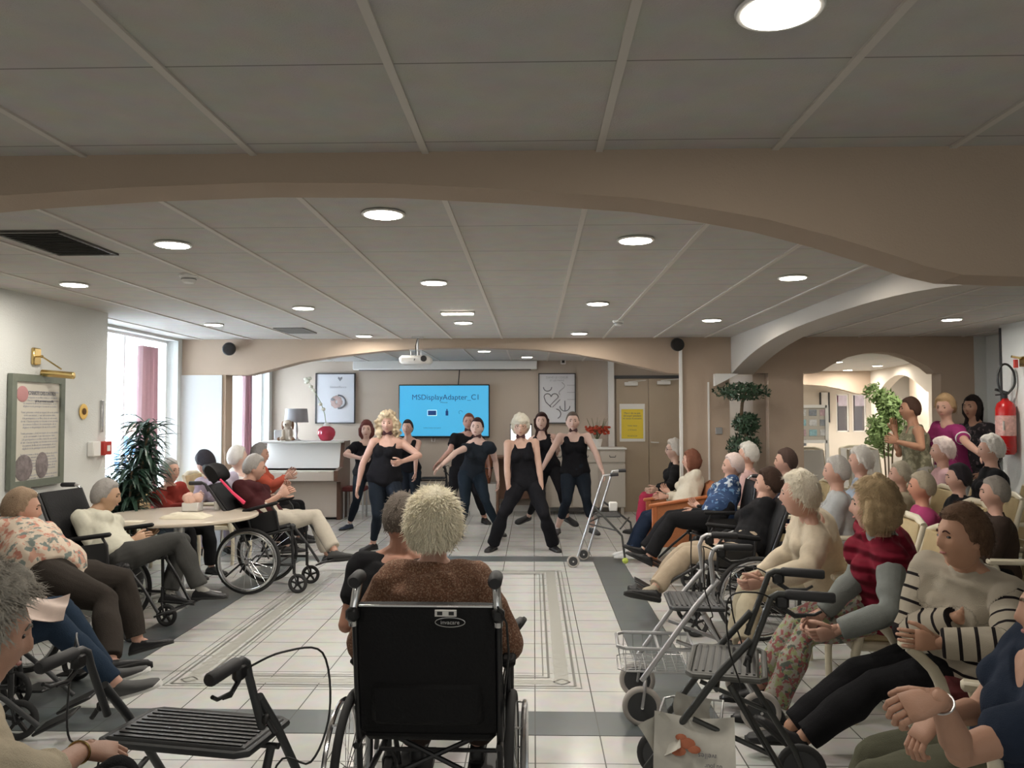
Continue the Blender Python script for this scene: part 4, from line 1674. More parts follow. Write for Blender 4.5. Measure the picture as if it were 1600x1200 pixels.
# ---- centre wheelchair and its neighbours
wc = wheelchair('black wheelchair seen from behind in the centre foreground, its back sling very wide', (-.375, 3.13, 0), math.radians(-1), w=.50, back_h=.47, seat_z=.49, recline=9, wide_back=.0, leg_ang=25, rise=.085)
mb = MB()
mb.box((0, -.295, .952), (.47, .008, .006))
mb.build('piping', m_chrome, wc)
mb = MB(); mb.box((.075, -.325, .935), (.075, .006, .022)); mb.build('label', m_white, wc, smooth=False)
mb = MB()
for x in (.055, .095):
    mb.box((x, -.329, .935), (.018, .003, .012))
mb.build('pictogram', m_black, wc, smooth=False)
mb = MB()
mb.tube([(.09+.052*math.cos(a*math.pi/12), -.322, .903+.016*math.sin(a*math.pi/12)) for a in range(24)], .0016, 5, closed=True)
mb.build('emblem', m_alu, wc)
mb = MB(); mb.box((0, -.24, .60), (.40, .05, .16), bev=.02, rx=.1); mb.build('back_pocket', m_vinyl, wc)
mb = MB(); mb.tube([(.255, -.33, .96), (.285, -.31, .90), (.29, -.26, .78), (.27, -.2, .62)], .004, 6); mb.build('brake_cable', m_black, wc)

def text_obj(s, size, loc, rot, m, name, parent=None, ext=.001, align='CENTER'):
    c = bpy.data.curves.new(name, 'FONT')
    c.body = s
    c.size = size
    c.extrude = ext
    c.align_x = align
    c.align_y = 'CENTER'
    o = bpy.data.objects.new(name, c)
    COL.objects.link(o)
    dg = bpy.context.evaluated_depsgraph_get()
    me = bpy.data.meshes.new_from_object(o.evaluated_get(dg))
    bpy.data.objects.remove(o)
    me.materials.clear()
    me.materials.append(m)
    o = bpy.data.objects.new(name, me)
    COL.objects.link(o)
    o.rotation_euler = rot
    o.location = loc
    if parent:
        o.parent = parent
    return o
text_obj('invacare', .020, (.09, -.325, .903), (math.radians(98), 0, 0), m_alu, 'lettering', wc)

wc_t = wheelchair('tilted black wheelchair with a wing headrest and large spoked wheel, beside the round table', (-2.46, 7.55, 0), math.radians(-90), w=.44, recline=22, tilt=14, headrest=True, back_h=.56, leg_ang=22, seat_z=.52, cr=.088)
wheelchair('dark wheelchair of the person in the white sweater, its footrest reaching onto the white tiles', (-3.16, 6.0, 0), math.radians(-97), w=.46, recline=16, tilt=8, back_h=.60, leg_ang=28, seat_z=.50, r=.28, cr=.085)
wheelchair('dark wheelchair of the person in the floral blouse, pushed against the left wall', (-3.15, 4.75, 0), math.radians(-100), w=.48, recline=10, back_h=.5, leg_ang=10, seat_z=.5)
wheelchair('wheelchair with raised legrests at the left edge, carrying the person in blue jeans', (-2.85, 3.75, 0), math.radians(-80), w=.46, recline=10, back_h=.5, leg_ang=50, seat_z=.5, mf=m_dark)
wheelchair('black wheelchair with a large silver-rimmed wheel on the right, behind the silver rollator', (1.50, 6.15, 0), math.radians(85), w=.44, recline=14, tilt=6, back_h=.5, leg_ang=52, seat_z=.50, headrest=False)
wheelchair('black wheelchair next to the orange armchair, holding the person in the blue floral shirt', (1.78, 7.75, 0), math.radians(86), w=.46, recline=10, back_h=.5, leg_ang=50, seat_z=.5)

rollator('dark grey rollator at the bottom left with a ribbed seat, seen from behind', (-1.09, 2.62, 0), math.radians(-10), m_dark, w=.54, h=.90, seat_z=.60, seat_m=m_dark, wr=.1, cable_out=.17)
rollator('silver rollator with a wire tray basket and pale grey tyres', (.875, 4.47, 0), math.radians(86), m_silver, w=.42, h=.93, seat_z=.60, hs_=.10, basket='tray', wm=m_grey_rubber, seat_m=m_dark)
m_char = mat('charcoal_metal', (0.055, 0.057, 0.055), 0.4, metal=0.3)
rollator('charcoal rollator with long black handgrips and newspapers in its basket, at the lower right', (.79, 3.38, 0), math.radians(75), m_char, bdep=.27, w=.46, h=.94, seat_z=.60, basket='wire', seat_m=mat('charcoal_seat', (0.10, 0.10, 0.09), 0.5), grip_len=.16)
rollator('small dark rollator parked under the blue television', (-1.62, 13.0, 0), math.radians(0), m_dark, w=.42, h=.80, seat_z=.60, basket='wire')
rollator('dark rollator by the right wall under the fire extinguisher', (4.25, 5.9, 0), math.radians(30), m_dark, w=.46, h=.92, seat_z=.60, basket='bag')

mb = MB()
_a, _b = at(344, 749, 7.2), at(382, 786, 7.18)
_R = Matrix.Rotation(math.radians(90), 3, 'Z')
_a, _b = _R @ (_a-Vector((-2.46, 7.55, 0))), _R @ (_b-Vector((-2.46, 7.55, 0)))
_m = (_a+_b)/2
mb.tube([_a, _m+Vector((0, 0, -.01)), _b], [.010, .013, .018], 8)
mb.build('strap', mat('pink_strap', (0.75, 0.04, 0.12), 0.6), wc_t)['label'] = 'bright pink strap'
# ---- folding walking frame with two front wheels
def walking_frame():
    t = thing('walking_frame', 'silver folding walking frame with front wheels and tennis-ball feet, standing before the dancers', 'walker')
    B1, B2 = at(890, 874, 8.62), at(916, 866, 9.05)
    r = .065
    def P_(x, y, Y): return at(x, y, Y)
    pr = [(at(943, 743, 8.65), at(903, 869, 8.62), at(966, 741, 8.66), at(977, 876, 8.5)), (at(957, 736, 9.1), at(919, 862, 9.06), at(978, 735, 9.1), at(990, 851, 9.1))]
    for k, (hd, wf, ge, ft) in enumerate(pr):
        f = MB()
        hx = hd+(ge-hd)*.2
        f.tube([wf, wf+(hd-wf)*.45, hd+(wf-hd)*.08, hd, hx, ge-(ge-hd)*.35], .0125, 10)
        f.build('front_leg', m_silver, t, world=True)
        f = MB()
        top = wf+(hd-wf)*.62
        mid = ft+Vector((0, 0, .20))+(top-ft)*.1
        f.tube([top, mid, ft+Vector((0, 0, .0))], .012, 10)
        f.build('rear_leg', m_char if k == 0 else m_dark, t, world=True)
        g = MB(); g.tube([ge-(ge-hd)*.55, ge], .019, 12); g.build('grip', m_grip, t, world=True)
        b = MB(); b.ell((ft.x, ft.y, max(ft.z, .032)-.0), .032, 14, 10); b.build('tennis_ball', mat('tennis_ball', (0.55, 0.65, 0.12), 0.95, bump=.5, bump_s=300), t, world=True)
        w = wf.copy(); w.z = r
        w = w - Vector((.05, 0, 0))
        wheel_small(t, w-world_origin(t), r, ax=(0, 1, 0.0), m=m_grey_rubber, w=.012)
        f = MB(); f.tube([wf, w+Vector((0, .02, 0))], .008, 8); f.build('fork', m_silver, t, world=True)
    f = MB()
    a, b = pr[0], pr[1]
    for u in (.42, .50):
        f.tube([a[1]+(a[0]-a[1])*u, b[1]+(b[0]-b[1])*u], .009, 8)
    f.tube([a[3]+Vector((-.05, 0, .33)), b[3]+Vector((-.05, 0, .30))], .009, 8)
    f.tube([a[1]+(a[0]-a[1])*.40, a[3]+Vector((-.08, 0, .31))], .008, 8)
    f.build('cross_bar', m_dark, t, world=True)
    f = MB(); c = (a[1]+(a[0]-a[1])*.6+b[1]+(b[0]-b[1])*.6)/2
    f.box(c+Vector((.10, 0, -.10)), (.26, .34, .02), bev=.01); f.build('seat', m_dark, t, world=True)
    f = MB(); f.box(c+Vector((.16, -.02, -.01)), (.09, .07, .10), bev=.01); f.build('cup_holder', m_white, t, world=True)
    return t
walking_frame()

# ---- round table on the left
t = thing('round_table', 'round pale wooden table on a single pedestal beside the tilted wheelchair', 'table', (-3.12, 7.05, 0))
m_oak = mat('pale_oak_laminate', (0.60, 0.52, 0.42), 0.28, noise_s=6, noise_a=0.06)
mb = MB(); mb.lathe([(.001, .715), (.655, .715), (.667, .722), (.667, .738), (.66, .745), (.001, .745)], (0, 0, 0), 56); mb.build('tabletop', m_oak, t)
mb = MB(); mb.lathe([(.045, .04), (.045, .70), (.16, .705), (.16, .714)], (0, 0, 0), 20); mb.build('pedestal', m_alu, t)
for k in range(4):
    a = k*math.pi/2+.6
    mb = MB(); mb.tube([(0, 0, .08), (math.cos(a)*.2, math.sin(a)*.2, .06), (math.cos(a)*.36, math.sin(a)*.36, .02)], [.03, .025, .018], 10); mb.build('foot', m_alu, t)
def crumple(name, label, cat, c, sx, sy, h, m, n=26, seed=0):
    mb = MB()
    vs = []
    for i in range(n+1):
        for j in range(n+1):
            u, v = -1+2*i/n, -1+2*j/n
            e = 1-max(abs(u), abs(v))**4
            z = h*(.25+.75*(.5+.5*noise.noise(Vector((u*2.2+seed, v*2.2, seed)))+.25*noise.noise(Vector((u*6, v*6+seed, 2)))))*e
            w = 1+.10*noise.noise(Vector((u*1.5, v*1.5, seed+9)))
            vs.append((u*sx*w, v*sy*w, max(z, .0)+.002))
    k = len(vs)
    vs += [(x, y, 0.0) for x, y, z in vs]
    fs = [(i*(n+1)+j, (i+1)*(n+1)+j, (i+1)*(n+1)+j+1, i*(n+1)+j+1) for i in range(n) for j in range(n)]
    fs += [tuple(q+k for q in f)[::-1] for f in fs]
    for i in range(n):
        for (a, b) in ((i, i+1), (n*(n+1)+i, n*(n+1)+i+1), (i*(n+1), (i+1)*(n+1)), (i*(n+1)+n, (i+1)*(n+1)+n)):
            fs.append((a, b, b+k, a+k))
    mb.add(vs, fs)
    o = mb.build(name, m)
    o.location = c
    return tag(o, label, cat)
m_nap = mat('napkin_cream', (0.72, 0.66, 0.52), 0.9)
crumple('folded_cloth', 'cream folded cloth lying in the middle of the round table', 'cloth', (-2.98, 6.85, .746), .19, .11, .055, m_nap, seed=3)
crumple('paper', 'small sheet of paper on the near left of the round table', 'paper', (-3.30, 6.58, .746), .09, .06, .008, m_nap, seed=5)
t = thing('tissue_box', 'pink tissues bunched in a white box on the round table', 'tissue box', (-3.12, 7.32, .746))
mb = MB(); mb.box((0, 0, .04), (.15, .12, .08), bev=.006); mb.build('box', m_white, t)
mb = MB()
for k in range(9):
    a = k*2.4
    mb.ell((math.cos(a)*.05, math.sin(a)*.035, .11+.02*math.sin(k*1.7)), (.045, .035, .04), 10, 8)
mb.build('tissue', mat('tissue_pink', (0.80, 0.52, 0.42), 0.9), t)
t = thing('glass_cup', 'small white cup beside the tissue box on the round table', 'cup', (-2.93, 7.42, .746))
mb = MB(); mb.lathe([(.025, 0), (.032, .07), (.034, .075), (.028, .073), (.022, .008), (.001, .006)], (0, 0, 0), 20); mb.build('cup', m_white, t)

# ---- piano
def piano():
    t = thing('upright_piano', 'brown upright piano with its light keyboard side facing left, a red vase on it', 'piano')
    m_wd = mat('walnut', (0.115, 0.062, 0.042), 0.35, noise_s=12, noise_a=0.2)
    m_pl = mat('piano_pale_front', (0.60, 0.52, 0.45), 0.3, noise_s=5, noise_a=0.04)
    a = at(533, 690, 12.45)       # near right top edge of the piano end
    x1 = a.x
    zt = at(533, 690, 12.45).z
    x0 = -4.28
    Yf = 12.45
    # end panel (right) as a tall slab with keybed profile
    mb = MB()
    prof = [(0, 0), (.68, 0), (.68, zt), (.08, zt), (-.02, zt-.45), (-.02, zt-.62), (0, zt-.62)]
    mb.prism([(-.02, 0), (.62, 0), (.62, zt), (.26, zt), (.14, zt-.40), (-.20, zt-.44), (-.20, zt-.60), (-.02, zt-.62)], (x1-.06, Yf, 0), (0, 1, 0), (0, 0, 1), (.06, 0, 0))
    mb.build('side_panel', m_wd, t, smooth=False)
    mb = MB()
    mb.prism([(-.02, 0), (.62, 0), (.62, zt), (.26, zt), (.14, zt-.40), (-.20, zt-.44), (-.20, zt-.60), (-.02, zt-.62)], (x0, Yf, 0), (0, 1, 0), (0, 0, 1), (.06, 0, 0))
    mb.build('side_panel', m_wd, t, smooth=False)
    mb = MB(); mb.box(((x0+x1)/2, Yf+.30, zt-.01), (x1-x0-.02, .60, .03), bev=.008); mb.build('lid', m_white, t)  # white lid: window glare put into its colour
    mb = MB(); mb.prism([(.24, zt-.02), (.26, zt-.02), (.14, zt-.42), (.12, zt-.42)], (x0+.06, Yf, 0), (0, 1, 0), (0, 0, 1), (x1-x0-.12, 0, 0)); mb.build('music_panel', m_white, t, smooth=False)  # sloping panel white with the same painted window glare
    mb = MB(); mb.box(((x0+x1)/2, Yf-.02, zt-.53), (x1-x0-.12, .34, .14), bev=.01); mb.build('keybed', m_pl, t)
    mb = MB(); mb.box(((x0+x1)/2, Yf-.03, zt-.452), (x1-x0-.2, .14, .015)); mb.build('keys', mat('ivory', (0.8, 0.78, 0.7), 0.3), t)
    mb = MB(); mb.box(((x0+x1)/2, Yf+.02, (zt-.62)/2+.02), (x1-x0-.12, .03, zt-.66)); mb.build('front_panel', m_pl, t)
    mb = MB(); mb.box(((x0+x1)/2, Yf+.60, zt/2), (x1-x0-.12, .02, zt-.05)); mb.build('back_panel', m_wd, t)
    return t, x0, x1, Yf, zt
pn, px0, px1, pY, pz = piano()
# vase with a tall white flower
vp = at(510, 690, pY+.25)
t = thing('vase', 'round crimson vase with one tall white flower, standing on the piano', 'vase', (vp.x, pY+.25, pz+.005))
mb = MB(); mb.lathe([(.07, 0), (.10, .02), (.135, .09), (.14, .14), (.12, .19), (.07, .225), (.045, .235), (.045, .24), (.035, .235), (.03, .20), (.001, .19)], (0, 0, 0), 32)
mb.build('vase_body', mat('crimson_glaze', (0.42, 0.03, 0.06), 0.12), t)
mb = MB(); mb.lathe([(.055, .228), (.045, .26), (.03, .285), (.026, .285), (.024, .25), (.001, .245)], (0, 0, 0), 24); mb.build('vase_neck', m_white, t)
mb = MB(); mb.tube([(0, 0, .2), (-.03, 0, .42), (-.10, 0, .62), (-.22, 0, .82), (-.30, .0, .95)], [.006, .006, .005, .004, .003], 6); mb.build('stem', mat('stem_green', (0.25, 0.32, 0.16), 0.7), t)
mb = MB()
for k, (x, z) in enumerate(((-.30, .95), (-.34, .98), (-.28, .99), (-.25, .86), (-.21, .80), (-.33, .93), (-.05, .50), (-.10, .58))):
    mb.ell((x, .01*(k % 3-1), z), (.035, .015, .028), 8, 6)
mb.build('flower', mat('flower_cream', (0.75, 0.74, 0.62), 0.8), t)
# table lamp
lp = at(461, 690, pY+.25)
t = thing('table_lamp', 'table lamp with a grey drum shade standing on the piano', 'lamp', (lp.x-.02, pY+.38, pz+.005))
mb = MB(); mb.lathe([(.07, 0), (.075, .01), (.03, .03), (.015, .08), (.03, .16), (.02, .24), (.008, .30)], (0, 0, 0), 24); mb.build('base', m_alu, t)
mb = MB(); mb.lathe([(.19, .29), (.17, .51), (.167, .51), (.187, .29)], (0, 0, 0), 40); mb.build('lamp_shade', mat('shade_grey', (0.33, 0.32, 0.33), 0.9), t)
# plush dog
dp = at(449, 690, pY+.1)
t = thing('plush_dog', 'sitting plush dog with floppy brown ears, on the piano in front of the lamp', 'soft toy', (dp.x, pY+.12, pz+.005))
m_pl1 = mat('plush_cream', (0.60, 0.52, 0.42), 1.0, bump=.8, bump_s=200); m_pl2 = mat('plush_brown', (0.24, 0.13, 0.08), 1.0, bump=.8, bump_s=200)
mb = MB()
mb.ell((0, 0, .11), (.085, .075, .12)); mb.ell((0, -.02, .27), (.075, .07, .065)); mb.ell((0, -.08, .25), (.04, .05, .035))
for sg in (-1, 1):
    mb.ell((sg*.07, -.06, .04), (.04, .08, .035)); mb.ell((sg*.05, -.07, .12), (.025, .03, .07))
V, Fq = remesh(mb, .008, 2)
obj_np('plush_body', V, Fq, m_pl1, t).location = (0, 0, 0)
for o in [x for x in bpy.data.objects if x.parent == t]:
    for v in o.data.vertices:
        v.co += Vector(t.location)
for sg in (-1, 1):
    mb = MB(); mb.ell((sg*.078, -.01, .245), (.02, .03, .065)); mb.build('ear', m_pl2, t)
    mb = MB(); mb.ell((sg*.11, -.09, .035), (.03, .04, .028)); mb.build('paw', m_pl2, t)
mb = MB(); mb.ell((0, -.128, .26), (.014, .01, .010)); mb.build('nose', m_black, t)
mb = MB(); mb.box((dp.x-.19-dp.x, .03, .09), (.12, .02, .16), rz=.3, bev=.01)
o = mb.build('photo_frame', mat('frame_pale', (0.5, 0.5, 0.52), 0.4)); o.location = (dp.x, pY+.2, pz+.005); tag(o, 'small pale photo frame left of the plush dog on the piano', 'photo frame')

# ---- television, projector screen, projector
def rect_on(Y, x0, y0, x1, y1):
    a, b = at(x0, y0, Y), at(x1, y1, Y)
    return (a.x+b.x)/2, (a.z+b.z)/2, abs(b.x-a.x), abs(a.z-b.z)
cx, cz, w, h = rect_on(YR-.08, 623, 601, 765, 684)
t = thing('television', 'large wall television showing a blue screen with a device name', 'television', (cx, YR-.08, cz))
mb = MB(); mb.box((0, .02, 0), (w, .05, h), bev=.01); mb.build('housing', m_black, t)
m_tv = mat('tv_blue', (0.02, 0.2, 0.4), 0.3, emit=(0.05, 0.29, 0.46), emit_s=1.0)
mb = MB(); mb.box((0, -.008, .006), (w-.035, .004, h-.05)); mb.build('screen', m_tv, t, smooth=False)
m_ink = mat('screen_ink', (0.0, 0.02, 0.12), 0.5, emit=(0.005, 0.03, 0.10), emit_s=1.0)
m_inkw = mat('screen_white', (0.5, 0.6, 0.7), 0.5, emit=(0.35, 0.6, 0.75), emit_s=1.0)
text_obj('MSDisplayAdapter_C1', .125, (0.03, -.011, .23), (math.radians(90), 0, 0), m_ink, 'lettering', t)
text_obj('Miracast', .035, (0.0, -.011, .145), (math.radians(90), 0, 0), m_ink, 'lettering', t)
mb = MB(); mb.box((-.20, -.011, -.03), (.16, .002, .10)); mb.build('screen_icon', m_inkw, t, smooth=False)
mb = MB(); mb.box((-.20, -.0125, -.03), (.14, .002, .08)); mb.build('screen_icon', m_ink, t, smooth=False)
mb = MB(); mb.box((.05, -.011, -.035), (.045, .002, .08)); mb.box((.05, -.011, .02), (.02, .002, .03)); mb.build('screen_icon', m_ink, t, smooth=False)
mb = MB(); mb.tube([(.28+.03*math.cos(k*.6), -.011, -.02+.03*math.sin(k*.6)) for k in range(8)], .003, 5); mb.build('screen_icon', m_ink, t)
text_obj('Veuillez connecter votre appareil', .022, (-.20, -.011, -.28), (math.radians(90), 0, 0), m_ink, 'lettering', t)
mb = MB(); mb.tube([at(718, 577, YR-.03), at(717, 590, YR-.03), at(716, 601, YR-.03)], .008, 6)
tag(mb.build('cable', m_black), 'thin black cable running from the screen housing to the television', 'cable')
mb = MB(); mb.tube([at(674, 684, YR-.04), at(675, 690, YR-.06), at(679, 690, YR-.06), at(680, 684, YR-.04)], .006, 6)
tag(mb.build('cable', m_white), 'short white cable loop hanging below the television', 'cable')
cx, cz, w, h = rect_on(YR-.10, 552, 564, 839, 577)
t = thing('projection_screen', 'long white roll-up projection screen housing high on the rear wall', 'projection screen', (cx, YR-.09, cz))
mb = MB(); mb.box((0, 0, 0), (w, .11, h), bev=.012); mb.build('housing', m_white, t)
mb = MB(); mb.box((0, -.02, -h/2-.006), (w-.2, .02, .015)); mb.build('bottom_bar', m_dark, t)
pp = at(650, 563, 9.35)
t = thing('projector', 'white projector hanging from the ceiling in front of the rear arch', 'projector', (pp.x, 9.35, pp.z))
mb = MB(); mb.box((0, 0, 0), (.36, .28, .10), bev=.03); mb.build('projector_body', m_white, t)
mb = MB(); mb.lathe([(.035, 0), (.035, .02), (.028, .024), (.001, .02)], (.11, -.14, .01), 20, (0, -1, 0)); mb.box((.10, -.142, .01), (.05, .006, .045)); mb.build('lens', m_black, t)
mb = MB(); mb.cyl((.02, 0, .05), (.02, 0, CE-pp.z), .014); mb.box((0, 0, .115), (.14, .10, .012))
for x in (-.06, .06):
    mb.cyl((x, 0, .05), (x, 0, .12), .006, 8)
mb.box((0.02, 0, CE-pp.z-.008), (.12, .12, .015)); mb.build('ceiling_mount', m_alu, t)
mb = MB(); mb.tube([(0.02, -.02, CE-pp.z-.02), (-.0, -.05, .16), (.02, -.1, .06), (.0, -.15, -.01)], .005, 6); mb.build('power_cable', m_black, t)

# ---- framed posters on the rear wall
def framed(label, px, Y, draw, mf, name='poster'):
    cx, cz, w, h = rect_on(Y, *px)
    t = thing(name, label, 'poster', (cx, Y, cz))
    mb = MB(); mb.box((0, .01, 0), (w, .02, h)); mb.build('sheet', mat('poster_paper', (0.66, 0.67, 0.70), 0.35), t, smooth=False)
    f = MB()
    for sx in (-1, 1):
        f.box((sx*w/2, 0, 0), (.018, .03, h+.018)); f.box((0, 0, sx*h/2), (w+.018, .03, .018))
    f.build('frame', mf, t, smooth=False)
    draw(t, w, h)
    return t
m_inkd = mat('print_grey', (0.16, 0.16, 0.18), 0.6); m_inkp = mat('print_pink', (0.45, 0.22, 0.22), 0.6); m_inkl = mat('print_pale', (0.42, 0.42, 0.45), 0.6)
def d1(t, w, h):
    mb = MB()
    for k in range(9):
        mb.ell((.02+.06*math.cos(k*.75), -.003, -.06+.07*math.sin(k*.75)), (.045, .003, .04), 10, 6)
    mb.build('print_figures', mat('print_skin', (0.42, 0.30, 0.27), 0.7), t)
    mb = MB()
    mb.tube([(.05+.12*math.cos(-1.6+k*.2), -.003, -.06+.11*math.sin(-1.6+k*.2)) for k in range(17)], .016, 6)
    mb.ell((-.04, -.004, -.02), (.04, .003, .03), 10, 6)
    mb.build('print_ring', m_inkd, t)
    text_obj('bienveillance', .055, (.05, -.003, .19), (math.radians(90), 0, 0), m_inkl, 'lettering', t)
    mb = MB(); mb.prism([(0, -.04), (.04, .01), (.03, .035), (0, .02), (-.03, .035), (-.04, .01)], (.08, -.002, .33), (1, 0, 0), (0, 0, 1), (0, .002, 0)); mb.build('emblem', m_inkd, t, smooth=False)
framed('white framed poster with a round photograph, above the red vase', (494, 584, 554, 661), YR-.03, d1, m_dark)
def d2(t, w, h):
    mb = MB()
    def arc(cx, cz, r, a0, a1, th=.008):
        mb.tube([(cx+r*math.cos(a0+(a1-a0)*k/12), -.003, cz+r*math.sin(a0+(a1-a0)*k/12)) for k in range(13)], th, 5)
    arc(-.16, .19, .07, math.pi, 2*math.pi)
    arc(-.16, .02, .06, 0.1, math.pi)
    arc(-.04, .02, .06, 0, math.pi-.1)
    mb.tube([(-.22, -.003, .02), (-.19, -.003, -.06), (-.10, -.003, -.15)], .008, 5)
    mb.tube([(-.12, -.003, -.12), (.02, -.003, .02)], .005, 5)
    mb.tube([(-.08, -.003, -.15), (.05, -.003, -.02)], .005, 5)
    arc(.13, -.13, .085, math.pi, 2*math.pi)
    mb.tube([(.13, -.003, -.22), (.13, -.003, -.04)], .007, 5)
    arc(-.02, -.26, .08, -1.2, 1.5)
    mb.build('print_shapes', m_inkd, t)
    mb = MB()
    for z in (.22, .10, -.02):
        mb.box((.24, -.002, z), (.14, .003, .010))
    mb.tube([(.08+.05*math.sin(k*.8), -.003, .27-.03*k) for k in range(8)], .006, 5)
    mb.build('print_lines', m_inkl, t)
    text_obj('DANS LE COEUR', .05, (0, -.003, .35), (math.radians(90), 0, 0), m_inkl, 'lettering', t)
    text_obj('ET LES MAINS', .04, (0, -.003, .30), (math.radians(90), 0, 0), m_inkl, 'lettering', t)
framed('white framed poster with curved line drawings, left of the double door', (842, 584, 899, 661), YR-.03, d2, m_dark)

# ---- rear wall: white post, double door, closers, yellow notice, speakers
cx, cz, w, h = rect_on(YR-.05, 950, 563, 960, 697)
mb = MB(); mb.box((cx, YR-.04, (CE+.0)/2), (w, .08, CE)); struct('trim_10', mb, m_white)
cx, cz, w, h = rect_on(YR-.02, 962, 592, 1064, 700)
x0d, x1d = cx-w/2, cx+w/2
zt = at(1000, 592, YR).z
for i, (a, b) in enumerate(((x0d, (x0d+x1d)/2), ((x0d+x1d)/2, x1d+.1))):
    mb = MB(); mb.box(((a+b)/2, YR-.03, zt/2), (b-a-.008, .05, zt))
    d = struct('door_%d' % (i+1), mb, m_door)
    if i == 1:
        hp_ = at(1020, 691, YR-.08)
        q = MB(); q.cyl((hp_.x-.02, YR-.05, hp_.z), (hp_.x-.02, YR-.10, hp_.z), .012); q.tube([(hp_.x-.02, YR-.10, hp_.z), (hp_.x+.10, YR-.10, hp_.z-.005)], .011, 10); q.build('door_handle', m_white, d)
    c_ = at(986 if i == 0 else 1037, 600 if i == 0 else 598, YR-.08)
    q = MB(); q.box((c_.x, YR-.09, c_.z), (.22, .06, .06), bev=.006)
    q.tube([(c_.x-.05, YR-.1, c_.z+.035), (c_.x+.25, YR-.08, c_.z+.06)], .008, 6); q.build('door_closer', m_white, d)
mb = MB(); mb.box((cx+.05, YR-.04, zt+.03), (w+.2, .07, .05)); struct('trim_11', mb, m_dark)
cx, cz, w, h = rect_on(YR-.07, 968, 631, 1008, 690)
t = thing('notice', 'yellow printed notice with a white border taped to the left door leaf', 'notice', (cx, YR-.065, cz))
mb = MB(); mb.box((0, 0, 0), (w, .004, h)); mb.build('paper', m_white, t, smooth=False)
mb = MB(); mb.box((0, -.003, -.02), (w-.06, .004, h-.14)); mb.build('yellow_field', mat('notice_yellow', (0.80, 0.62, 0.06), 0.7), t, smooth=False)
for k, (s_, z, sz) in enumerate((('Merci de ne pas', .16, .042), ('déranger pendant', .115, .042), ("les temps d'animation", .07, .036), ('Atelier danse', -.05, .03), ('à 15 heures', -.12, .03), ('Bon après-midi', -.22, .026))):
    text_obj(s_, sz, (0, -.006, z), (math.radians(90), 0, 0), m_inkd, 'lettering', t)
cp = at(880, 565, YR-.05)
t = thing('wall_sensor', 'small square white sensor with dark face high above the line drawing poster', 'sensor', (cp.x, YR-.04, cp.z))
mb = MB(); mb.box((0, 0, 0), (.09, .06, .09), bev=.01); mb.build('housing', m_white, t)
mb = MB(); mb.box((0, -.032, 0), (.045, .006, .045)); mb.build('face', m_black, t)
cp = at(1054, 633, 13.2)
t = thing('wall_box', 'small pale wall box with a dark slot beside the right door leaf', 'switch box', (2.56, 13.0, cp.z))
mb = MB(); mb.box((0, 0, 0), (.06, .10, .17), bev=.01); mb.build('housing', m_white, t)
mb = MB(); mb.box((-.032, 0, .02), (.005, .05, .05)); mb.build('slot', m_brass, t)
def speaker(x, y, label):
    p = at(x, y, YB-.10)
    t = thing('wall_speaker', label, 'speaker', (p.x, YB-.10, p.z))
    mb = MB(); mb.lathe([(.001, -.06), (.055, -.055), (.075, -.02), (.078, .02), (.07, .05), (.055, .058), (.001, .05)], (0, 0, 0), 28, Vector((0.25, -1, -.35)))
    mb.build('speaker_body', m_black, t)
    mb = MB(); mb.cyl((0, .02, 0), (0, .10, .02), .014); mb.box((0, .095, .02), (.05, .01, .07)); mb.build('bracket', m_black, t)
speaker(358, 545, 'round black wall speaker on the left end of the rear arch')
speaker(1058, 538, 'round black wall speaker on the right end of the rear arch')

# ---- cabinet, computer, flowers
cx, cz, w, h = rect_on(13.25, 851, 700, 977, 795)
t = thing('sideboard', 'low cream sideboard with drawers against the rear wall, behind the last dancers', 'cabinet', (cx, 13.30, 0))
m_cream = mat('cream_laminate', (0.52, 0.48, 0.42), 0.45)
H_ = at(900, 701, 13.1).z
mb = MB(); mb.box((0, 0, (H_+.12)/2), (w-.04, .42, H_-.12)); mb.build('carcass', m_cream, t)
mb = MB(); mb.box((0, -.01, H_), (w+.02, .46, .03), bev=.006); mb.build('worktop', m_white, t)
nd = 3
for i in range(nd):
    xx = -w/2+w/nd*(i+.5)
    mb = MB(); mb.box((xx, -.22, H_-.13), (w/nd-.03, .02, .18), bev=.004); d_ = mb.build('drawer', m_cream, t)
    mb = MB(); mb.tube([(xx-.05, -.235, H_-.11), (xx-.04, -.25, H_-.135), (xx+.04, -.25, H_-.135), (xx+.05, -.235, H_-.11)], .006, 6); mb.build('handle', m_dark, d_)
    mb = MB(); mb.box((xx, -.22, (H_-.24+.12)/2), (w/nd-.03, .02, H_-.24-.14), bev=.004); mb.build('door', m_cream, t)
for sx in (-1, 1):
    for sy in (-1, 1):
        mb = MB(); mb.box((sx*(w/2-.06), sy*.17, .06), (.05, .05, .12)); mb.build('leg', m_cream, t)
fp = at(924, 680, 13.2)
t = thing('potted_flowers', 'bunch of red flowers in a pot on the cream sideboard', 'flowers', (fp.x+.1, 13.3, H_+.016))
mb = MB(); mb.lathe([(.06, 0), (.09, .13), (.085, .135), (.055, .01), (.001, .01)], (0, 0, 0), 20); mb.build('pot', m_white, t)
rg = random.Random(3)
mb = MB()
for k in range(70):
    a, b = rg.uniform(0, 6.28), rg.uniform(0, 1)
    mb.ell((math.cos(a)*.20*b**.5, math.sin(a)*.13*b**.5, .22+rg.uniform(0, .12)), (rg.uniform(.02, .035), .02, .02), 7, 5)
mb.build('red_flowers', mat('petal_red', (0.42, 0.05, 0.02), 0.8), t)
mb = MB()
for k in range(26):
    a = rg.uniform(0, 6.28); l = rg.uniform(.2, .5)
    mb.tube([(0, 0, .1), (math.cos(a)*.08, math.sin(a)*.06, .25), (math.cos(a)*.2*l*2, math.sin(a)*.1, .2+l*.6)], [.004, .003, .002], 5)
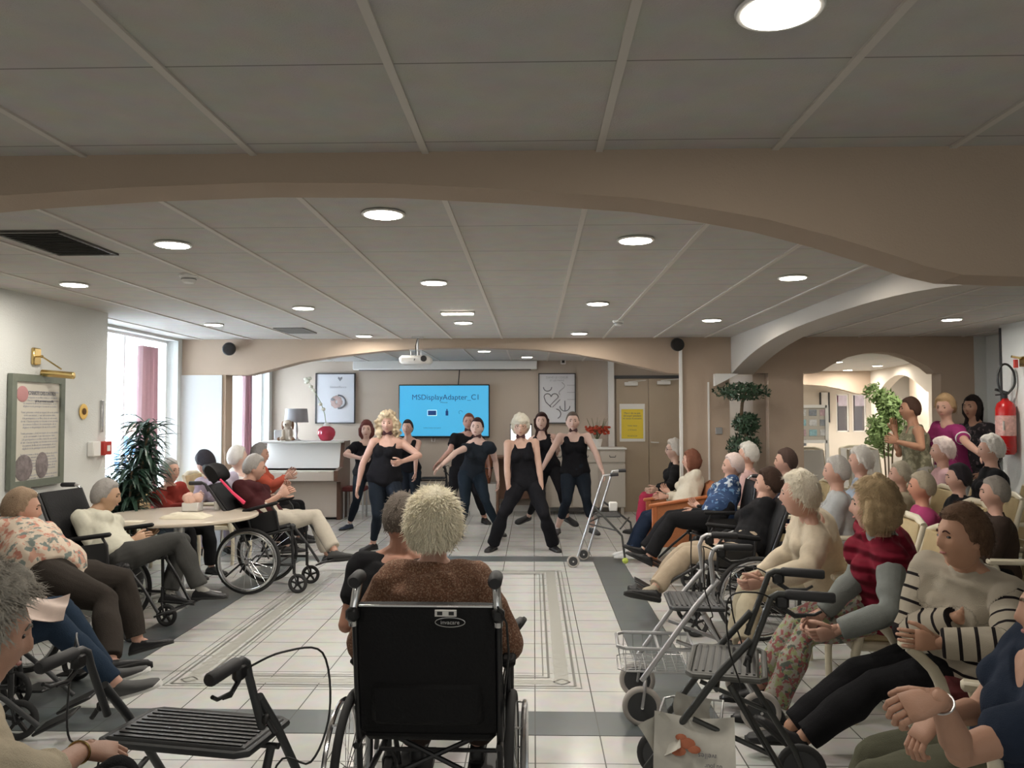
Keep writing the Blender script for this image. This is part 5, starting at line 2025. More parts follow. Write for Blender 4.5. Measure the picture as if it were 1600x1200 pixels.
mb.build('stems', mat('leaf_olive', (0.10, 0.13, 0.06), 0.8), t)
# wooden desk with computer
cx, cz, w, h = rect_on(12.9, 775, 712, 850, 790)
t = thing('desk', 'brown wooden desk between the two white haired and long haired dancers, under the computer', 'desk', (cx, 13.1, 0))
H2 = at(800, 713, 12.9).z
mb = MB(); mb.box((0, 0, H2-.015), (w, .55, .03)); mb.build('desktop', mat('desk_brown', (0.20, 0.11, 0.07), 0.5, noise_s=8, noise_a=.15), t)
for sx in (-1, 1):
    mb = MB(); mb.box((sx*(w/2-.02), 0, (H2-.03)/2), (.03, .5, H2-.03)); mb.build('side_panel', MATS['desk_brown'], t)
mb = MB(); mb.box((0, .2, H2*.6), (w-.06, .02, H2*.7)); mb.build('back_panel', MATS['desk_brown'], t)
cp = at(811, 664, 12.9)
t = thing('computer', 'bright computer screen on the desk, partly behind the white haired dancer', 'computer', (cp.x+.03, 13.05, H2))
mb = MB(); mb.box((0, 0, .36), (.36, .03, .32), bev=.008); mb.build('housing', m_black, t)
mb = MB(); mb.box((0, -.017, .37), (.33, .004, .25)); mb.build('screen', mat('computer_screen', (0.8, 0.8, 0.8), 0.4, emit=(0.9, 0.88, 0.86), emit_s=1.1), t)
mb = MB(); mb.box((0, 0, .10), (.05, .03, .22)); mb.box((0, 0, .008), (.2, .16, .015)); mb.build('stand', m_alu, t)
cx, cz, w, h = rect_on(12.9, 734, 757, 776, 800)
t = thing('storage_box', 'white cupboard box standing left of the brown desk', 'cabinet', (cx, 13.15, 0))
H3 = at(750, 757, 12.9).z
mb = MB(); mb.box((0, 0, H3/2), (w, .4, H3)); mb.build('carcass', m_white, t)
mb = MB(); mb.box((0, -.205, H3/2), (w-.03, .012, H3-.05)); mb.build('door', m_white, t)
m_wick = mat('red_brown_wicker', (0.26, 0.10, 0.05), 0.7, noise_s=60, noise_a=.4, bump=.8, bump_s=80)
t = thing('wicker_basket', 'tall red brown wicker basket on the white cupboard box', 'basket', (cx-.02, 13.15, H3))
mb = MB(); mb.lathe([(.12, 0), (.16, .25), (.17, .48), (.16, .48), (.15, .25), (.11, .01), (.001, .01)], (0, 0, 0), 24); mb.build('basket_body', m_wick, t)
mb = MB(); mb.ring((0, 0, .48), (0, 0, 1), .168, .012, 30, 6); mb.ring((0, 0, .25), (0, 0, 1), .163, .010, 30, 6); mb.build('band', m_dark, t)
sp_ = at(548, 770, 12.6)
t = thing('piano_stool', 'small dark red stool beside the piano behind the left dancers', 'stool', (sp_.x+.05, 12.7, 0))
mb = MB(); mb.box((0, 0, .46), (.36, .34, .07), bev=.02); mb.build('seat', mat('dark_red_fabric', (0.12, 0.02, 0.02), 0.8), t)
for sx in (-1, 1):
    for sy in (-1, 1):
        mb = MB(); mb.cyl((sx*.15, sy*.14, 0), (sx*.15, sy*.14, .43), .014, 10); mb.build('leg', m_alu, t)

# ---- things on the left wall
def on_left(x, y):
    return onx(x, y, XL+.003)
a, b, c_, d_ = on_left(12, 582), on_left(92, 593), on_left(92, 752), on_left(8, 765)
y0, y1 = (a.y+d_.y)/2, (b.y+c_.y)/2
z1_, z0_ = (a.z+b.z)/2, (c_.z+d_.z)/2
t = thing('framed_charter', 'tall framed page of small print with photos in its corners, under the brass lamp', 'poster', (XL+.02, (y0+y1)/2, (z0_+z1_)/2))
W_, H_b = y1-y0, z1_-z0_
mb = MB(); mb.box((0, 0, 0), (.02, W_, H_b)); mb.build('sheet', mat('parchment', (0.56, 0.53, 0.46), 0.5, noise_s=5, noise_a=.05), t, smooth=False)
mb = MB()
for sg in (-1, 1):
    mb.box((.008, sg*(W_/2-.02), 0), (.035, .055, H_b+.013)); mb.box((.008, 0, sg*(H_b/2-.02)), (.035, W_-.095, .055))
mb.build('frame', mat('frame_sage', (0.16, 0.18, 0.145), 0.4, noise_s=20, noise_a=.2), t, smooth=False)
text_obj("CHARTE DES DROITS", .036, (.012, .05, H_b/2-.13), (math.radians(90), 0, math.radians(90)), m_inkd, 'lettering', t)
text_obj("de la personne accueillie", .024, (.012, .08, H_b/2-.19), (math.radians(90), 0, math.radians(90)), m_inkd, 'lettering', t)
lines = ["Toute personne a droit au respect de sa vie privée", "et de son intimité, à une information claire,", "à la participation et au libre choix de son mode", "de vie. Chacun exprime ses besoins et ses attentes", "et conserve la liberté de communiquer, de se", "déplacer et de participer à la vie de la société.", ""]
body_ = "\n".join((lines*5)[:30])
text_obj(body_, .0225, (.0105, .03, -.03), (math.radians(90), 0, math.radians(90)), m_inkl, 'lettering', t)
mb = MB(); mb.ell((.012, -W_/2+.16, -H_b/2+.14), (.004, .11, .10)); mb.ell((.012, .06, -H_b/2+.15), (.004, .08, .10)); mb.build('corner_photo', mat('photo_print', (0.20, 0.17, 0.17), 0.5, noise_s=30, noise_a=.8), t)
mb = MB(); mb.ell((.012, -W_/2+.13, H_b/2-.14), (.004, .07, .06)); mb.build('corner_photo', m_inkp, t)
# brass picture lamp
a = on_left(54, 557)
t = thing('picture_lamp', 'brass picture lamp on a bent arm above the framed page', 'wall lamp', (XL, a.y, a.z))
mb = MB(); mb.box((.015, 0, 0), (.03, .09, .13), bev=.008); mb.build('wall_plate', m_brass, t)
e = at(96, 577, a.y+.02)-Vector((XL, a.y, a.z))
tb = at(92, 585, a.y+.05)-Vector((XL, a.y, a.z))
mb = MB(); mb.tube([(.03, 0, 0), (.06, 0, 0), e], .006, 8); mb.ell((.06, 0, 0), .012, 8, 6); mb.build('arm', m_brass, t)
mb = MB(); mb.tube([tb+Vector((-.135, 0, .012)), tb+Vector((-.13, 0, .012)), tb+Vector((.115, 0, -.010)), tb+Vector((.12, 0, -.010))], [.02, .027, .027, .02], 20); mb.build('lamp_tube', m_brass, t)
a = on_left(129, 643)
t = thing('sunflower_ornament', 'small sunflower ornament on the pale left wall', 'wall ornament', (XL+.005, a.y, a.z))
mb = MB()
for k in range(14):
    an = k*math.pi/7
    mb.ell((.008, math.cos(an)*.045, math.sin(an)*.045), (.004, .022, .022), 6, 5)
mb.build('petals', mat('petal_yellow', (0.75, 0.5, 0.15), 0.8), t)
mb = MB(); mb.ell((.014, 0, 0), (.01, .028, .028), 12, 8); mb.build('centre', mat('seed_brown', (0.12, 0.06, 0.02), 0.9), t)
a = on_left(158, 650)
mb = MB(); mb.box((XL+.01, a.y, a.z), (.02, .03, .28), bev=.004)
tag(mb.build('wall_rail', m_alu), 'narrow grey vertical rail on the left wall near its end', 'wall fitting')
a = on_left(148, 701)
t = thing('alarm_box', 'white and red fire alarm box on the left wall by the plant', 'alarm', (XL, a.y, a.z))
mb = MB(); mb.box((.03, -.06, 0), (.06, .12, .13), bev=.008); mb.build('housing', m_white, t)
mb = MB(); mb.box((.035, .10, 0), (.07, .13, .12), bev=.006); q_ = mb.build('call_point', mat('alarm_red', (0.45, 0.04, 0.03), 0.4), t)
mb = MB(); mb.box((.073, .10, 0), (.004, .05, .05)); mb.build('window', m_white, q_)

# ---- ceiling fittings
def grille(px, label):
    ps = [onz(x, y, CE) for x, y in px]
    cx, cy = sum(p.x for p in ps)/4, sum(p.y for p in ps)/4
    w_, h_ = max(p.x for p in ps)-min(p.x for p in ps), max(p.y for p in ps)-min(p.y for p in ps)
    return cx, cy, w_, h_
def make_grille(cx, cy, w_, h_, label, m):
    t = thing('ceiling_grille', label, 'air vent', (cx, cy, CE))
    mb = MB()
    for sg in (-1, 1):
        mb.box((sg*w_/2, 0, -.006), (.02, h_, .012)); mb.box((0, sg*h_/2, -.006), (w_+.02, .02, .012))
    mb.build('frame', m, t, smooth=False)
    mb = MB()
    n = 14
    for k in range(n):
        mb.box((0, -h_/2+h_*(k+.5)/n, -.006), (w_, h_/n*.55, .004), rx=.5)
    mb.build('slats', m, t, smooth=False)
    mb = MB(); mb.box((0, 0, -.001), (w_, h_, .002)); mb.build('backing', m_black, t, smooth=False)
m_gr = mat('grille_grey', (0.10, 0.095, 0.085), 0.6)
make_grille(-2.50, 4.15, .32, .56, 'large dark air grille in the ceiling at the upper left', m_gr)
make_grille(-2.55, 8.55, .30, .50, 'small grey air grille in the ceiling above the left end of the arch', mat('grille_mid', (0.22, 0.21, 0.20), 0.6))
def detector(x, y, label, k=1.0):
    p = onz(x, y, CE)
    t = thing('smoke_detector', label, 'smoke detector', (p.x, p.y, CE))
    mb = MB(); mb.lathe([(.055*k, 0), (.055*k, -.012*k), (.048*k, -.02*k), (.001, -.02*k)], (0, 0, 0), 24); mb.build('base', m_white, t)
    mb = MB(); mb.lathe([(.040*k, -.02*k), (.040*k, -.035*k), (.03*k, -.05*k), (.001, -.052*k)], (0, 0, 0), 24); mb.build('sensor_head', m_white, t)
    mb = MB(); mb.ring((0, 0, -.028*k), (0, 0, 1), .041*k, .0025, 24, 5); mb.build('vent_ring', m_dark, t)
detector(295, 429, 'white round smoke detector on the ceiling left of centre', 1.1)
detector(966, 501, 'small smoke detector on the ceiling above the right dancers')
detector(697, 539, 'tiny detector on the ceiling seen just below the rear arch')
p = onz(715, 487, CE)
t = thing('ceiling_strip', 'short bright strip light on the ceiling above the television', 'ceiling light', (p.x, p.y, CE))
mb = MB(); mb.box((0, 0, -.010), (.30, .10, .02), bev=.004); mb.build('housing', m_white, t)
mb = MB(); mb.box((0, -.01, -.024), (.27, .07, .008)); mb.build('diffuser', m_glow, t)

# ---- fire extinguisher and right wall
ep = at(1568, 665, 7.0)
XR = 4.8
e0 = onx(1570, 665, XR-.12)
t = thing('fire_extinguisher', 'red fire extinguisher hanging on the right wall, black hose looped above it', 'fire extinguisher', (XR-.11, e0.y, e0.z))
k = e0.y/8.0
m_red = mat('extinguisher_red', (0.42, 0.012, 0.012), 0.25)
mb = MB(); mb.lathe([(.001, -.29), (.07, -.285), (.09, -.26), (.09, .17), (.075, .22), (.035, .25), (.025, .27), (.001, .27)], (0, 0, 0), 28); mb.build('cylinder', m_red, t)
mb = MB(); mb.cyl((0, 0, .26), (0, 0, .32), .022); mb.box((-.03, 0, .34), (.13, .03, .022), ry=.3); mb.box((-.03, 0, .31), (.12, .025, .015), ry=-.1); mb.build('valve', m_black, t)
mb = MB(); mb.tube(spl([(0.02, -.02, .32), (.07, -.04, .40), (.07, -.04, .52), (.02, -.03, .60), (-.04, -.03, .60), (-.08, -.03, .52), (-.08, -.03, .40), (-.05, -.05, .30)]), .011, 8); mb.build('hose', m_black, t)
mb = MB(); mb.lathe([(.0915, -.10), (.0915, .10)], (0, 0, 0), 28); mb.build('label', mat('label_pale', (0.55, 0.32, 0.28), 0.5, noise_s=40, noise_a=.5), t)
mb = MB(); mb.box((-.055, -.073, .0), (.06, .004, .09), rz=.6); mb.build('sticker', m_white, t)
p = onx(1587, 565, XR-.1)
t = thing('wall_bracket', 'small brass bracket with a red lamp on the right wall near the picture edge', 'wall fitting', (XR, p.y, p.z))
mb = MB(); mb.box((-.02, 0, 0), (.04, .10, .10), bev=.006); mb.tube([(-.04, 0, .03), (-.14, 0, .05)], .012, 8); mb.build('arm', m_brass, t)
mb = MB(); mb.box((-.10, 0, -.02), (.03, .03, .08)); mb.build('lamp', MATS['alarm_red'], t)
mb = MB(); mb.box((XR-.01, onx(1566, 600, XR).y, 1.9), (.015, .02, 1.2)); struct('trim_12', mb, m_dark)

# ---- plants
def leaf_strip(mb, base, tip, w, droop, n=6):
    base, tip = Vector(base), Vector(tip)
    d = tip-base
    s = d.cross(Vector((0, 0, 1)))
    s = s.normalized() if s.length > 1e-5 else Vector((1, 0, 0))
    L, R_ = [], []
    for i in range(n+1):
        u = i/n
        c = base+d*u+Vector((0, 0, 1))*(droop*4*u*(1-u)*.5-droop*u*u)
        ww = w*math.sin(math.pi*min(1, u*.9+.08))**.7*(1-u*.3)
        L.append(c-s*ww+Vector((0, 0, ww*.35)))
        R_.append(c+s*ww+Vector((0, 0, ww*.35)))
        if i == n:
            pass
    C = [base+d*(i/n)+Vector((0, 0, 1))*(droop*4*(i/n)*(1-i/n)*.5-droop*(i/n)**2) for i in range(n+1)]
    vs = L+C+R_
    k = n+1
    fs = []
    for i in range(n):
        fs += [(i, i+1, k+i+1, k+i), (k+i, k+i+1, 2*k+i+1, 2*k+i)]
    mb.add(vs, fs)
m_leaf = mat('leaf_dark_green', (0.022, 0.055, 0.035), 0.4, noise_s=12, noise_a=.3)
pc = at(215, 740, 7.75)
t = thing('potted_plant', 'big bushy dark green plant with long narrow leaves, in front of the left window', 'plant', (-3.88, 7.60, 0))
rg = random.Random(11)
for s_ in range(7):
    a = s_*.9
    bx, by = math.cos(a)*.12, math.sin(a)*.12
    hh = (1.55, 1.35, 1.2, 1.0, .9, .75, 1.1)[s_]
    mb = MB(); mb.tube([(bx*.5, by*.5, .25), (bx, by, hh*.6), (bx*1.8, by*1.8, hh)], [.018, .014, .010], 8); mb.build('stem', mat('stem_brown', (0.10, 0.07, 0.04), 0.9), t)
    mb = MB()
    for q in range(120):
        an = rg.uniform(0, 6.283)
        hz = hh-rg.uniform(0, .55)
        l = rg.uniform(.15, .33)
        el = rg.uniform(-.25, .55)
        base = (bx*1.5, by*1.5, hz)
        tip = (bx*1.5+math.cos(an)*l, by*1.5+math.sin(an)*l, hz+el*l)
        leaf_strip(mb, base, tip, rg.uniform(.018, .030), rg.uniform(.02, .12))
    mb.build('foliage', m_leaf, t, smooth=False)
mb = MB(); mb.lathe([(.16, 0), (.21, .30), (.215, .32), (.195, .32), (.18, .26), (.001, .26)], (0, 0, 0), 28); mb.build('pot', m_dark, t)
def leafball(mb, c, r, n, ls, rg, flat=1.0):
    for q in range(n):
        d = Vector((rg.gauss(0, 1), rg.gauss(0, 1), rg.gauss(0, 1))).normalized()
        p = Vector(c)+Vector((d.x*r, d.y*r, d.z*r*flat))*rg.uniform(.55, 1)
        e = Vector((rg.gauss(0, 1), rg.gauss(0, 1), rg.gauss(0, 1))).normalized()
        f_ = e.cross(d)
        if f_.length < .1:
            continue
        f_.normalize()
        l = ls*rg.uniform(.7, 1.2)
        mb.add([p-e*l, p+f_*l*.42, p+e*l, p-f_*l*.42], [(0, 1, 2, 3)])
    return mb
rg = random.Random(5)
tp = at(1163, 640, 9.12)
t = thing('clipped_tree', 'artificial tree clipped into three dark green balls on a twisted trunk, by the narrow opening', 'plant', (tp.x, 9.12, 0))
m_leaf2 = mat('leaf_topiary', (0.025, 0.06, 0.03), 0.5, noise_s=12, noise_a=.3)
zt_ = [at(1165, y, 9.12).z for y in (612, 662, 690)]
for c, r, fl in (((-.03, 0, zt_[0]), .32, .36), ((.02, 0, zt_[1]), .16, .9), ((-.01, 0, zt_[2]-.05), .20, .8)):
    mb = MB()
    leafball(mb, c, r, 650, .030, rg, fl)
    mb.build('foliage', m_leaf2, t, smooth=False)
mb = MB(); mb.tube([(0, 0, .25)]+[(.035*math.sin(k*1.1), .035*math.cos(k*1.1), .3+k*(zt_[0]-.3)/12) for k in range(13)], .018, 8); mb.build('trunk', MATS['stem_brown'], t)
mb = MB(); mb.lathe([(.14, 0), (.18, .30), (.16, .30), (.001, .26)], (0, 0, 0), 24); mb.build('pot', m_dark, t)
bp_ = at(1388, 655, 12.5)
t = thing('leafy_tree', 'light green leafy indoor tree beyond the right arch', 'plant', (bp_.x, 12.5, 0))
m_leaf3 = mat('leaf_mid_green', (0.26, 0.38, 0.14), 0.6, noise_s=12, noise_a=.4)
mb = MB()
for k in range(16):
    c = (rg.uniform(-.28, .28), rg.uniform(-.2, .2), rg.uniform(1.1, 2.05))
    leafball(mb, c, .17, 170, .045, rg)
mb.build('foliage', m_leaf3, t, smooth=False)
for k in range(3):
    mb = MB(); mb.tube([((k-1)*.03, 0, .2), ((k-1)*.06, .02, 1.0), ((k-1)*.15, .0, 1.8)], .012, 8); mb.build('stem', MATS['stem_brown'], t)
mb = MB(); mb.lathe([(.16, 0), (.2, .34), (.18, .34), (.001, .3)], (0, 0, 0), 24); mb.build('pot', m_white, t)

# ---- chairs
m_wpaint = mat('ivory_lacquer', (0.66, 0.60, 0.46), 0.4)
m_cush = mat('cushion_ochre', (0.46, 0.36, 0.20), 0.8, noise_s=20, noise_a=.1)
def armchair_white(label, loc, rz, seatm=None, high=False, group=None, tall=.98, af=0.0):
    """ivory wooden armchair facing local +y"""
    t = thing('armchair', label, 'armchair', loc, rz, group)
    for sx in (-1, 1):
        mb = MB(); mb.tube(spl([(sx*.25, .23, 0), (sx*.25, .235, .25), (sx*.25, .20+af*.3, .45), (sx*.255, .15+af*.7, .56), (sx*.255, .17+af, .645)], 2), [.018, .019, .02, .023, .025, .025, .024, .023, .022], 10); mb.build('leg', m_wpaint, t)
        mb = MB(); mb.tube([(sx*.23, -.28, 0), (sx*.23, -.22, .44), (sx*.23, -.27, .75), (sx*.22, -.33, tall-.03)], [.016, .022, .020, .018], 10); mb.build('leg', m_wpaint, t)
        mb = MB(); mb.box((sx*.255, -.02+af/2, .66), (.055, .46+af, .036), bev=.01); mb.build('armrest', m_wpaint, t)
    mb = MB(); mb.box((0, 0, .40), (.50, .48, .05), bev=.01); mb.build('seat_frame', m_wpaint, t)
    mb = MB(); mb.box((0, .01, .455), (.50, .48, .08), bev=.03); mb.build('cushion', seatm or m_cush, t)
    mb = MB()
    C, A, B = [], [], []
    for u in np.linspace(0, 1, 7):
        C.append(Vector((0, -.225-.10*u, .50+(tall-.52)*u)))
        A.append(Vector((.215, 0, 0)))
        B.append(Vector((0, .03, 0)))
    loft(mb, C, A, B, n=20, e=5)
    mb.build('backrest', seatm or m_cush, t)
    mb = MB(); mb.tube([(-.22, -.33, tall-.03), (-.10, -.335, tall+.005), (.10, -.335, tall+.005), (.22, -.33, tall-.03)], .022, 10); mb.build('top_rail', m_wpaint, t)
    return t
m_maroon = mat('maroon_fabric', (0.13, 0.018, 0.02), 0.8)
armchair_white('ivory wooden armchair of the person in the red quilted vest', (1.93, 4.55, 0), math.radians(84), m_cush)
armchair_white('ivory wooden armchair of the person in the striped sweater', (2.0, 3.66, 0), math.radians(84), m_maroon, af=.24)
armchair_white('pale wooden armchair holding the white haired person in the cream cardigan', (2.02, 5.15, 0), math.radians(84), m_cush)
armchair_white('ivory armchair under the person in the navy tee at the lower right corner', (1.60, 2.62, 0), math.radians(66), m_cush)
m_orange = mat('orange_beech', (0.42, 0.13, 0.045), 0.4, noise_s=14, noise_a=.15)
m_ofab = mat('orange_fabric', (0.36, 0.13, 0.05), 0.9, noise_s=90, noise_a=.35)
t = thing('armchair', 'orange wooden armchair with speckled side panels, near the door on the right', 'armchair', (1.60, 9.0, 0), math.radians(88))
for sx in (-1, 1):
    mb = MB(); mb.box((sx*.30, .30, .33), (.045, .055, .66), bev=.008); mb.build('leg', m_orange, t)
    mb = MB(); mb.box((sx*.30, -.34, .40), (.045, .055, .80), bev=.008, rx=.12); mb.build('leg', m_orange, t)
    mb = MB(); mb.box((sx*.30, -.02, .70), (.06, .76, .035), bev=.01, rx=-.16); mb.build('armrest', m_orange, t)
    mb = MB(); mb.prism([(.29, .20), (-.33, .22), (-.35, .76), (.29, .64)], (sx*.30-.012, 0, 0), (0, 1, 0), (0, 0, 1), (.024, 0, 0)); mb.build('side_panel', m_ofab, t, smooth=False)
mb = MB(); mb.box((0, 0, .40), (.56, .60, .12), bev=.04); mb.build('seat', m_ofab, t)
mb = MB(); mb.box((0, -.34, .62), (.56, .12, .52), bev=.05, rx=.2); mb.build('backrest', m_ofab, t)
for i, (x, y, Yc, lb) in enumerate(((1283, 699, 10.6, 'white chair with a broad back seen under the right arch, leftmost'), (1343, 700, 11.2, 'white chair behind the white hair under the right arch'), (1372, 700, 10.6, 'white chair in front of the leafy tree'), (1180, 702, 10.1, 'white chair behind the clipped tree'))):
    p = at(x, y, Yc)
    armchair_white(lb, (p.x, Yc, 0), math.radians(180+(-15 if i % 2 else 12)), m_white, group='white chairs in the hall', tall=1.16)
# notice stand and pictures in the hall
p = at(1268, 665, 13.0)
t = thing('display_board', 'white framed display board with pinned pictures, just inside the right arch', 'notice board', (p.x, 13.0, 0))
w_ = abs(at(1290, 640, 13).x-at(1243, 640, 13).x)
zt_ = at(1268, 633, 13).z
zb_ = at(1268, 690, 13).z
mb = MB()
for sx in (-1, 1):
    mb.box((sx*w_/2, 0, zt_/2), (.05, .05, zt_))
mb.box((0, 0, zt_-.02), (w_, .05, .05)); mb.box((0, 0, zb_), (w_, .05, .05)); mb.box((0, .0, .03), (w_, .4, .05))
mb.build('frame', m_white, t, smooth=False)
mb = MB(); mb.box((0, .01, (zt_+zb_)/2), (w_-.05, .02, zt_-zb_)); mb.build('panel', m_cream, t, smooth=False)
rg = random.Random(2)
for k in range(10):
    mb = MB(); mb.box((-w_/2+.09+(k % 3)*.17, -.006, zt_-.12-(k//3)*.16), (.12, .004, .10), rz=0)
    mb.build('pinned_picture', mat('pin_%d' % (k % 4), ((0.6, 0.6, 0.6), (0.25, 0.27, 0.3), (0.5, 0.35, 0.38), (0.3, 0.5, 0.55))[k % 4], 0.6, noise_s=30, noise_a=.5), t, smooth=False)
p0, p1 = at(1282, 613, 18.25), at(1296, 660, 18.25)
mb = MB(); mb.box(((p0.x+p1.x)/2, 18.28, (p0.z+p1.z)/2), (abs(p1.x-p0.x), .03, abs(p0.z-p1.z)), bev=.004)
t = mb.build('picture', m_white); tag(t, 'tall narrow framed picture on the far wall of the hall', 'picture')
mb = MB()
for sx in (-1, 1):
    mb.box(((p0.x+p1.x)/2+sx*abs(p1.x-p0.x)/2, 18.265, (p0.z+p1.z)/2), (.03, .04, abs(p0.z-p1.z)))
mb.build('frame', m_dark, t, smooth=False)
p = at(1185, 650, 13.0)
t = thing('pinboard', 'blue pinboard with papers seen through the narrow opening', 'notice board', (p.x, 13.0, p.z))
mb = MB(); mb.box((-.2, .03, -p.z/2), (.04, .04, p.z)); mb.box((.2, .03, -p.z/2), (.04, .04, p.z)); mb.box((0, .03, -p.z+.02), (.5, .4, .04)); mb.build('stand', m_white, t)
mb = MB(); mb.box((0, 0, 0), (.50, .03, .90)); mb.build('panel', mat('pin_blue', (0.33, 0.47, 0.50), 0.7), t, smooth=False)
for k in range(8):
    mb = MB(); mb.box((-.15+(k % 2)*.26, -.02, .32-(k//2)*.2), (.18, .006, .13)); mb.build('pinned_paper', mat('pin_%d' % (k % 4), (0.5, 0.5, 0.5)), t, smooth=False)
for k, (a, b, lb) in enumerate(((1306, 613, 'pink and white window picture, left of the pair at the hall end'), (1330, 613, 'pink and white window picture, right of the pair at the hall end'))):
    pass
p = at(1118, 598, YB-.1)
t = thing('ledge', 'pale triangular shelf bracket under the arcade beside the narrow opening', 'bracket', (0, 0, 0))
mb = MB(); mb.prism([(at(1112, 600, 9.6).x, at(1112, 604, 9.6).z), (at(1148, 585, 9.6).x, at(1148, 585, 9.6).z), (at(1112, 585, 9.6).x, at(1112, 585, 9.6).z)], (0, YB-.03, 0), (1, 0, 0), (0, 0, 1), (0, -.10, 0)); mb.build('bracket_body', m_white, t, smooth=False)
p = at(1123, 673, YB)
mb = MB(); mb.box((p.x, YB-.012, p.z), (.08, .02, .08), bev=.004); tag(mb.build('light_switch', m_alu), 'grey light switch on the pillar right of the door', 'light switch')

# ---- newspapers in the charcoal rollator basket, under-TV rollator papers, magazine
m_news = mat('newsprint', (0.62, 0.60, 0.54), 0.8, noise_s=25, noise_a=.12)
def folded_paper(name, label, cat, c, sx, sy, rot, m, bend=.05):
    mb = MB()
    n = 12
    vs = []
    for i in range(n+1):
        u = -1+2*i/n
        for j in range(n+1):
            v = -1+2*j/n
            vs.append((u*sx, v*sy, bend*(u*u)+.01*math.sin(v*4+u*3)))
    k = len(vs)
    vs += [(x, y, z-.004) for x, y, z in vs]
    fs = [(i*(n+1)+j, (i+1)*(n+1)+j, (i+1)*(n+1)+j+1, i*(n+1)+j+1) for i in range(n) for j in range(n)]
    fs += [tuple(q+k for q in f)[::-1] for f in fs]
    mb.add(vs, fs)
    o = mb.build(name, m)
    o.location = c
    o.rotation_euler = rot
    return tag(o, label, cat)
pw = at(1085, 1168, 3.15)
o = folded_paper('newspaper', 'open newspaper with orange picture lying in the basket of the charcoal rollator', 'newspaper', pw, .15, .11, (math.radians(58), 0, math.radians(-12)), m_news)
mb = MB()
for k, (x, y, r_) in enumerate(((-.06, -.02, .03), (-.03, .01, .035), (.0, -.01, .025), (-.05, .03, .022))):
    mb.ell((x, y, .012), (r_, r_*.6, .003), 10, 6)
q = mb.build('printed_picture', mat('print_orange', (0.50, 0.16, 0.08), 0.7), o)
text_obj('Nouvelles', .028, (.07, -.03, .02), (0, 0, math.radians(180)), m_inkd, 'lettering', o)
text_obj('du jour', .022, (.07, -.065, .02), (0, 0, math.radians(180)), m_inkd, 'lettering', o)
folded_paper('newspaper', 'grey folded newspaper behind the open one in the charcoal rollator', 'newspaper', at(1078, 1120, 3.3), .09, .08, (math.radians(70), .3, math.radians(25)), m_news, .02)
folded_paper('newspaper', 'rolled newspaper edge at the left of the charcoal rollator basket', 'newspaper', at(1035, 1150, 3.2), .07, .06, (math.radians(60), .9, math.radians(-50)), m_news, .05)
folded_paper('newspaper', 'crumpled white papers in the basket of the rollator under the television', 'newspaper', at(669, 766, 12.9), .16, .12, (math.radians(65), .1, 0), m_news, .05)
# ------------------------------------------------------------------ the dancers
BLK = cloth('black_jersey', (0.010, 0.010, 0.013), bump=0.25)
NAVY = cloth('dark_leggings', (0.012, 0.017, 0.026), bump=0.2)
LG = (.45, .42)
GD = 'dancers in black in front of the screen'
M_SOCKW = cloth('sock_white', (0.6, 0.6, 0.6))
M_ANK = cloth('sock_skin', (0.55, 0.33, 0.26))
SK1 = (0.56, 0.34, 0.27); SK2 = (0.62, 0.42, 0.35); SK3 = (0.42, 0.24, 0.17)
person('dancer with curly blonde hair, black camisole and dark leggings, leaning at the front left', (600, 752, 9.75), (607, 684, '-'), (606, 657, '-'), F=185, SF=185, look=180, s=1.02, fat=1.17,
       rs=(571, 694, '-'), ls=(638, 696, '+'), ra=((560, 738, '-'), (556, 775, '-')), la=((655, 712, '-'), (628, 721, '-')),
       rl=((590, 806, '-'), (583, 851, '+')), ll=((628, 800, '-'), (628, 846, '+')), toes=(215, 175), legl=LG,
       top=('camisole', BLK, .022), bottom=('leggings', NAVY), hair=('curly', (0.60, 0.49, 0.34)), hairthick=.025, strands=900, shoes=(M_SHOE_B, None, M_ANK), skin=SK1, extras=(('bow',),), group=None, vox=.009, curl=(.3, .8))
person('dancer with reddish brown bob and black tee behind the curly blonde dancer', (573, 742, 11.6), (572, 692, '-'), (573, 663, '-'), F=172, s=1.0, fat=1.1,
       ra=((540, 710, '-'), (563, 716, '-')), la=((605, 712, '+'), (600, 738, '-')), rl=((557, 783, '-'), (546, 820, '+')), ll=((592, 780, '-'), (606, 817, '+')), toes=(205, 150), legl=LG,
       top=('tee', BLK, .014), bottom=('leggings', NAVY), hair=('bob', (0.12, 0.035, 0.030)), hairthick=.022, strands=300, shoes=(mat('shoe_navy', (0.02, 0.035, 0.07), 0.3), None, M_SOCKW), skin=SK2)
person('dancer with dark tied hair and black vest, half hidden behind the curly blonde dancer', (640, 738, 12.4), (638, 686, '-'), (636, 661, '-'), F=185, s=1.0,
       la=((650, 712, '-'), (649, 740, '-')), ra=((612, 712, '+'), (612, 735, '-')), rl=((632, 775, '-'), (640, 800, '+')), ll=((648, 774, '-'), (654, 803, '+')), legl=LG,
       top=('tank', BLK, .012), bottom=('leggings', NAVY), hair=('tied', (0.02, 0.015, 0.02)), shoes=(M_SHOE_B,), skin=SK1)
person('person with grey hair almost hidden behind the head of the curly blonde dancer', (612, 738, 12.9), (616, 678, '-'), (617, 648, '-'), F=180, s=1.08, build='m',
       rl=((602, 773, '-'), (594, 801, '+')), ll=((616, 773, '-'), (622, 801, '+')), legl=LG, ra=(Vector((0, 0, -1)), Vector((.1, -.2, -1))), la=(Vector((0, 0, -1)), Vector((-.1, -.2, -1))),
       top=('tee', BLK, .014), bottom=('trousers', NAVY), hair=('crop', (0.28, 0.27, 0.27)), shoes=(M_SHOE_B,), skin=SK1)
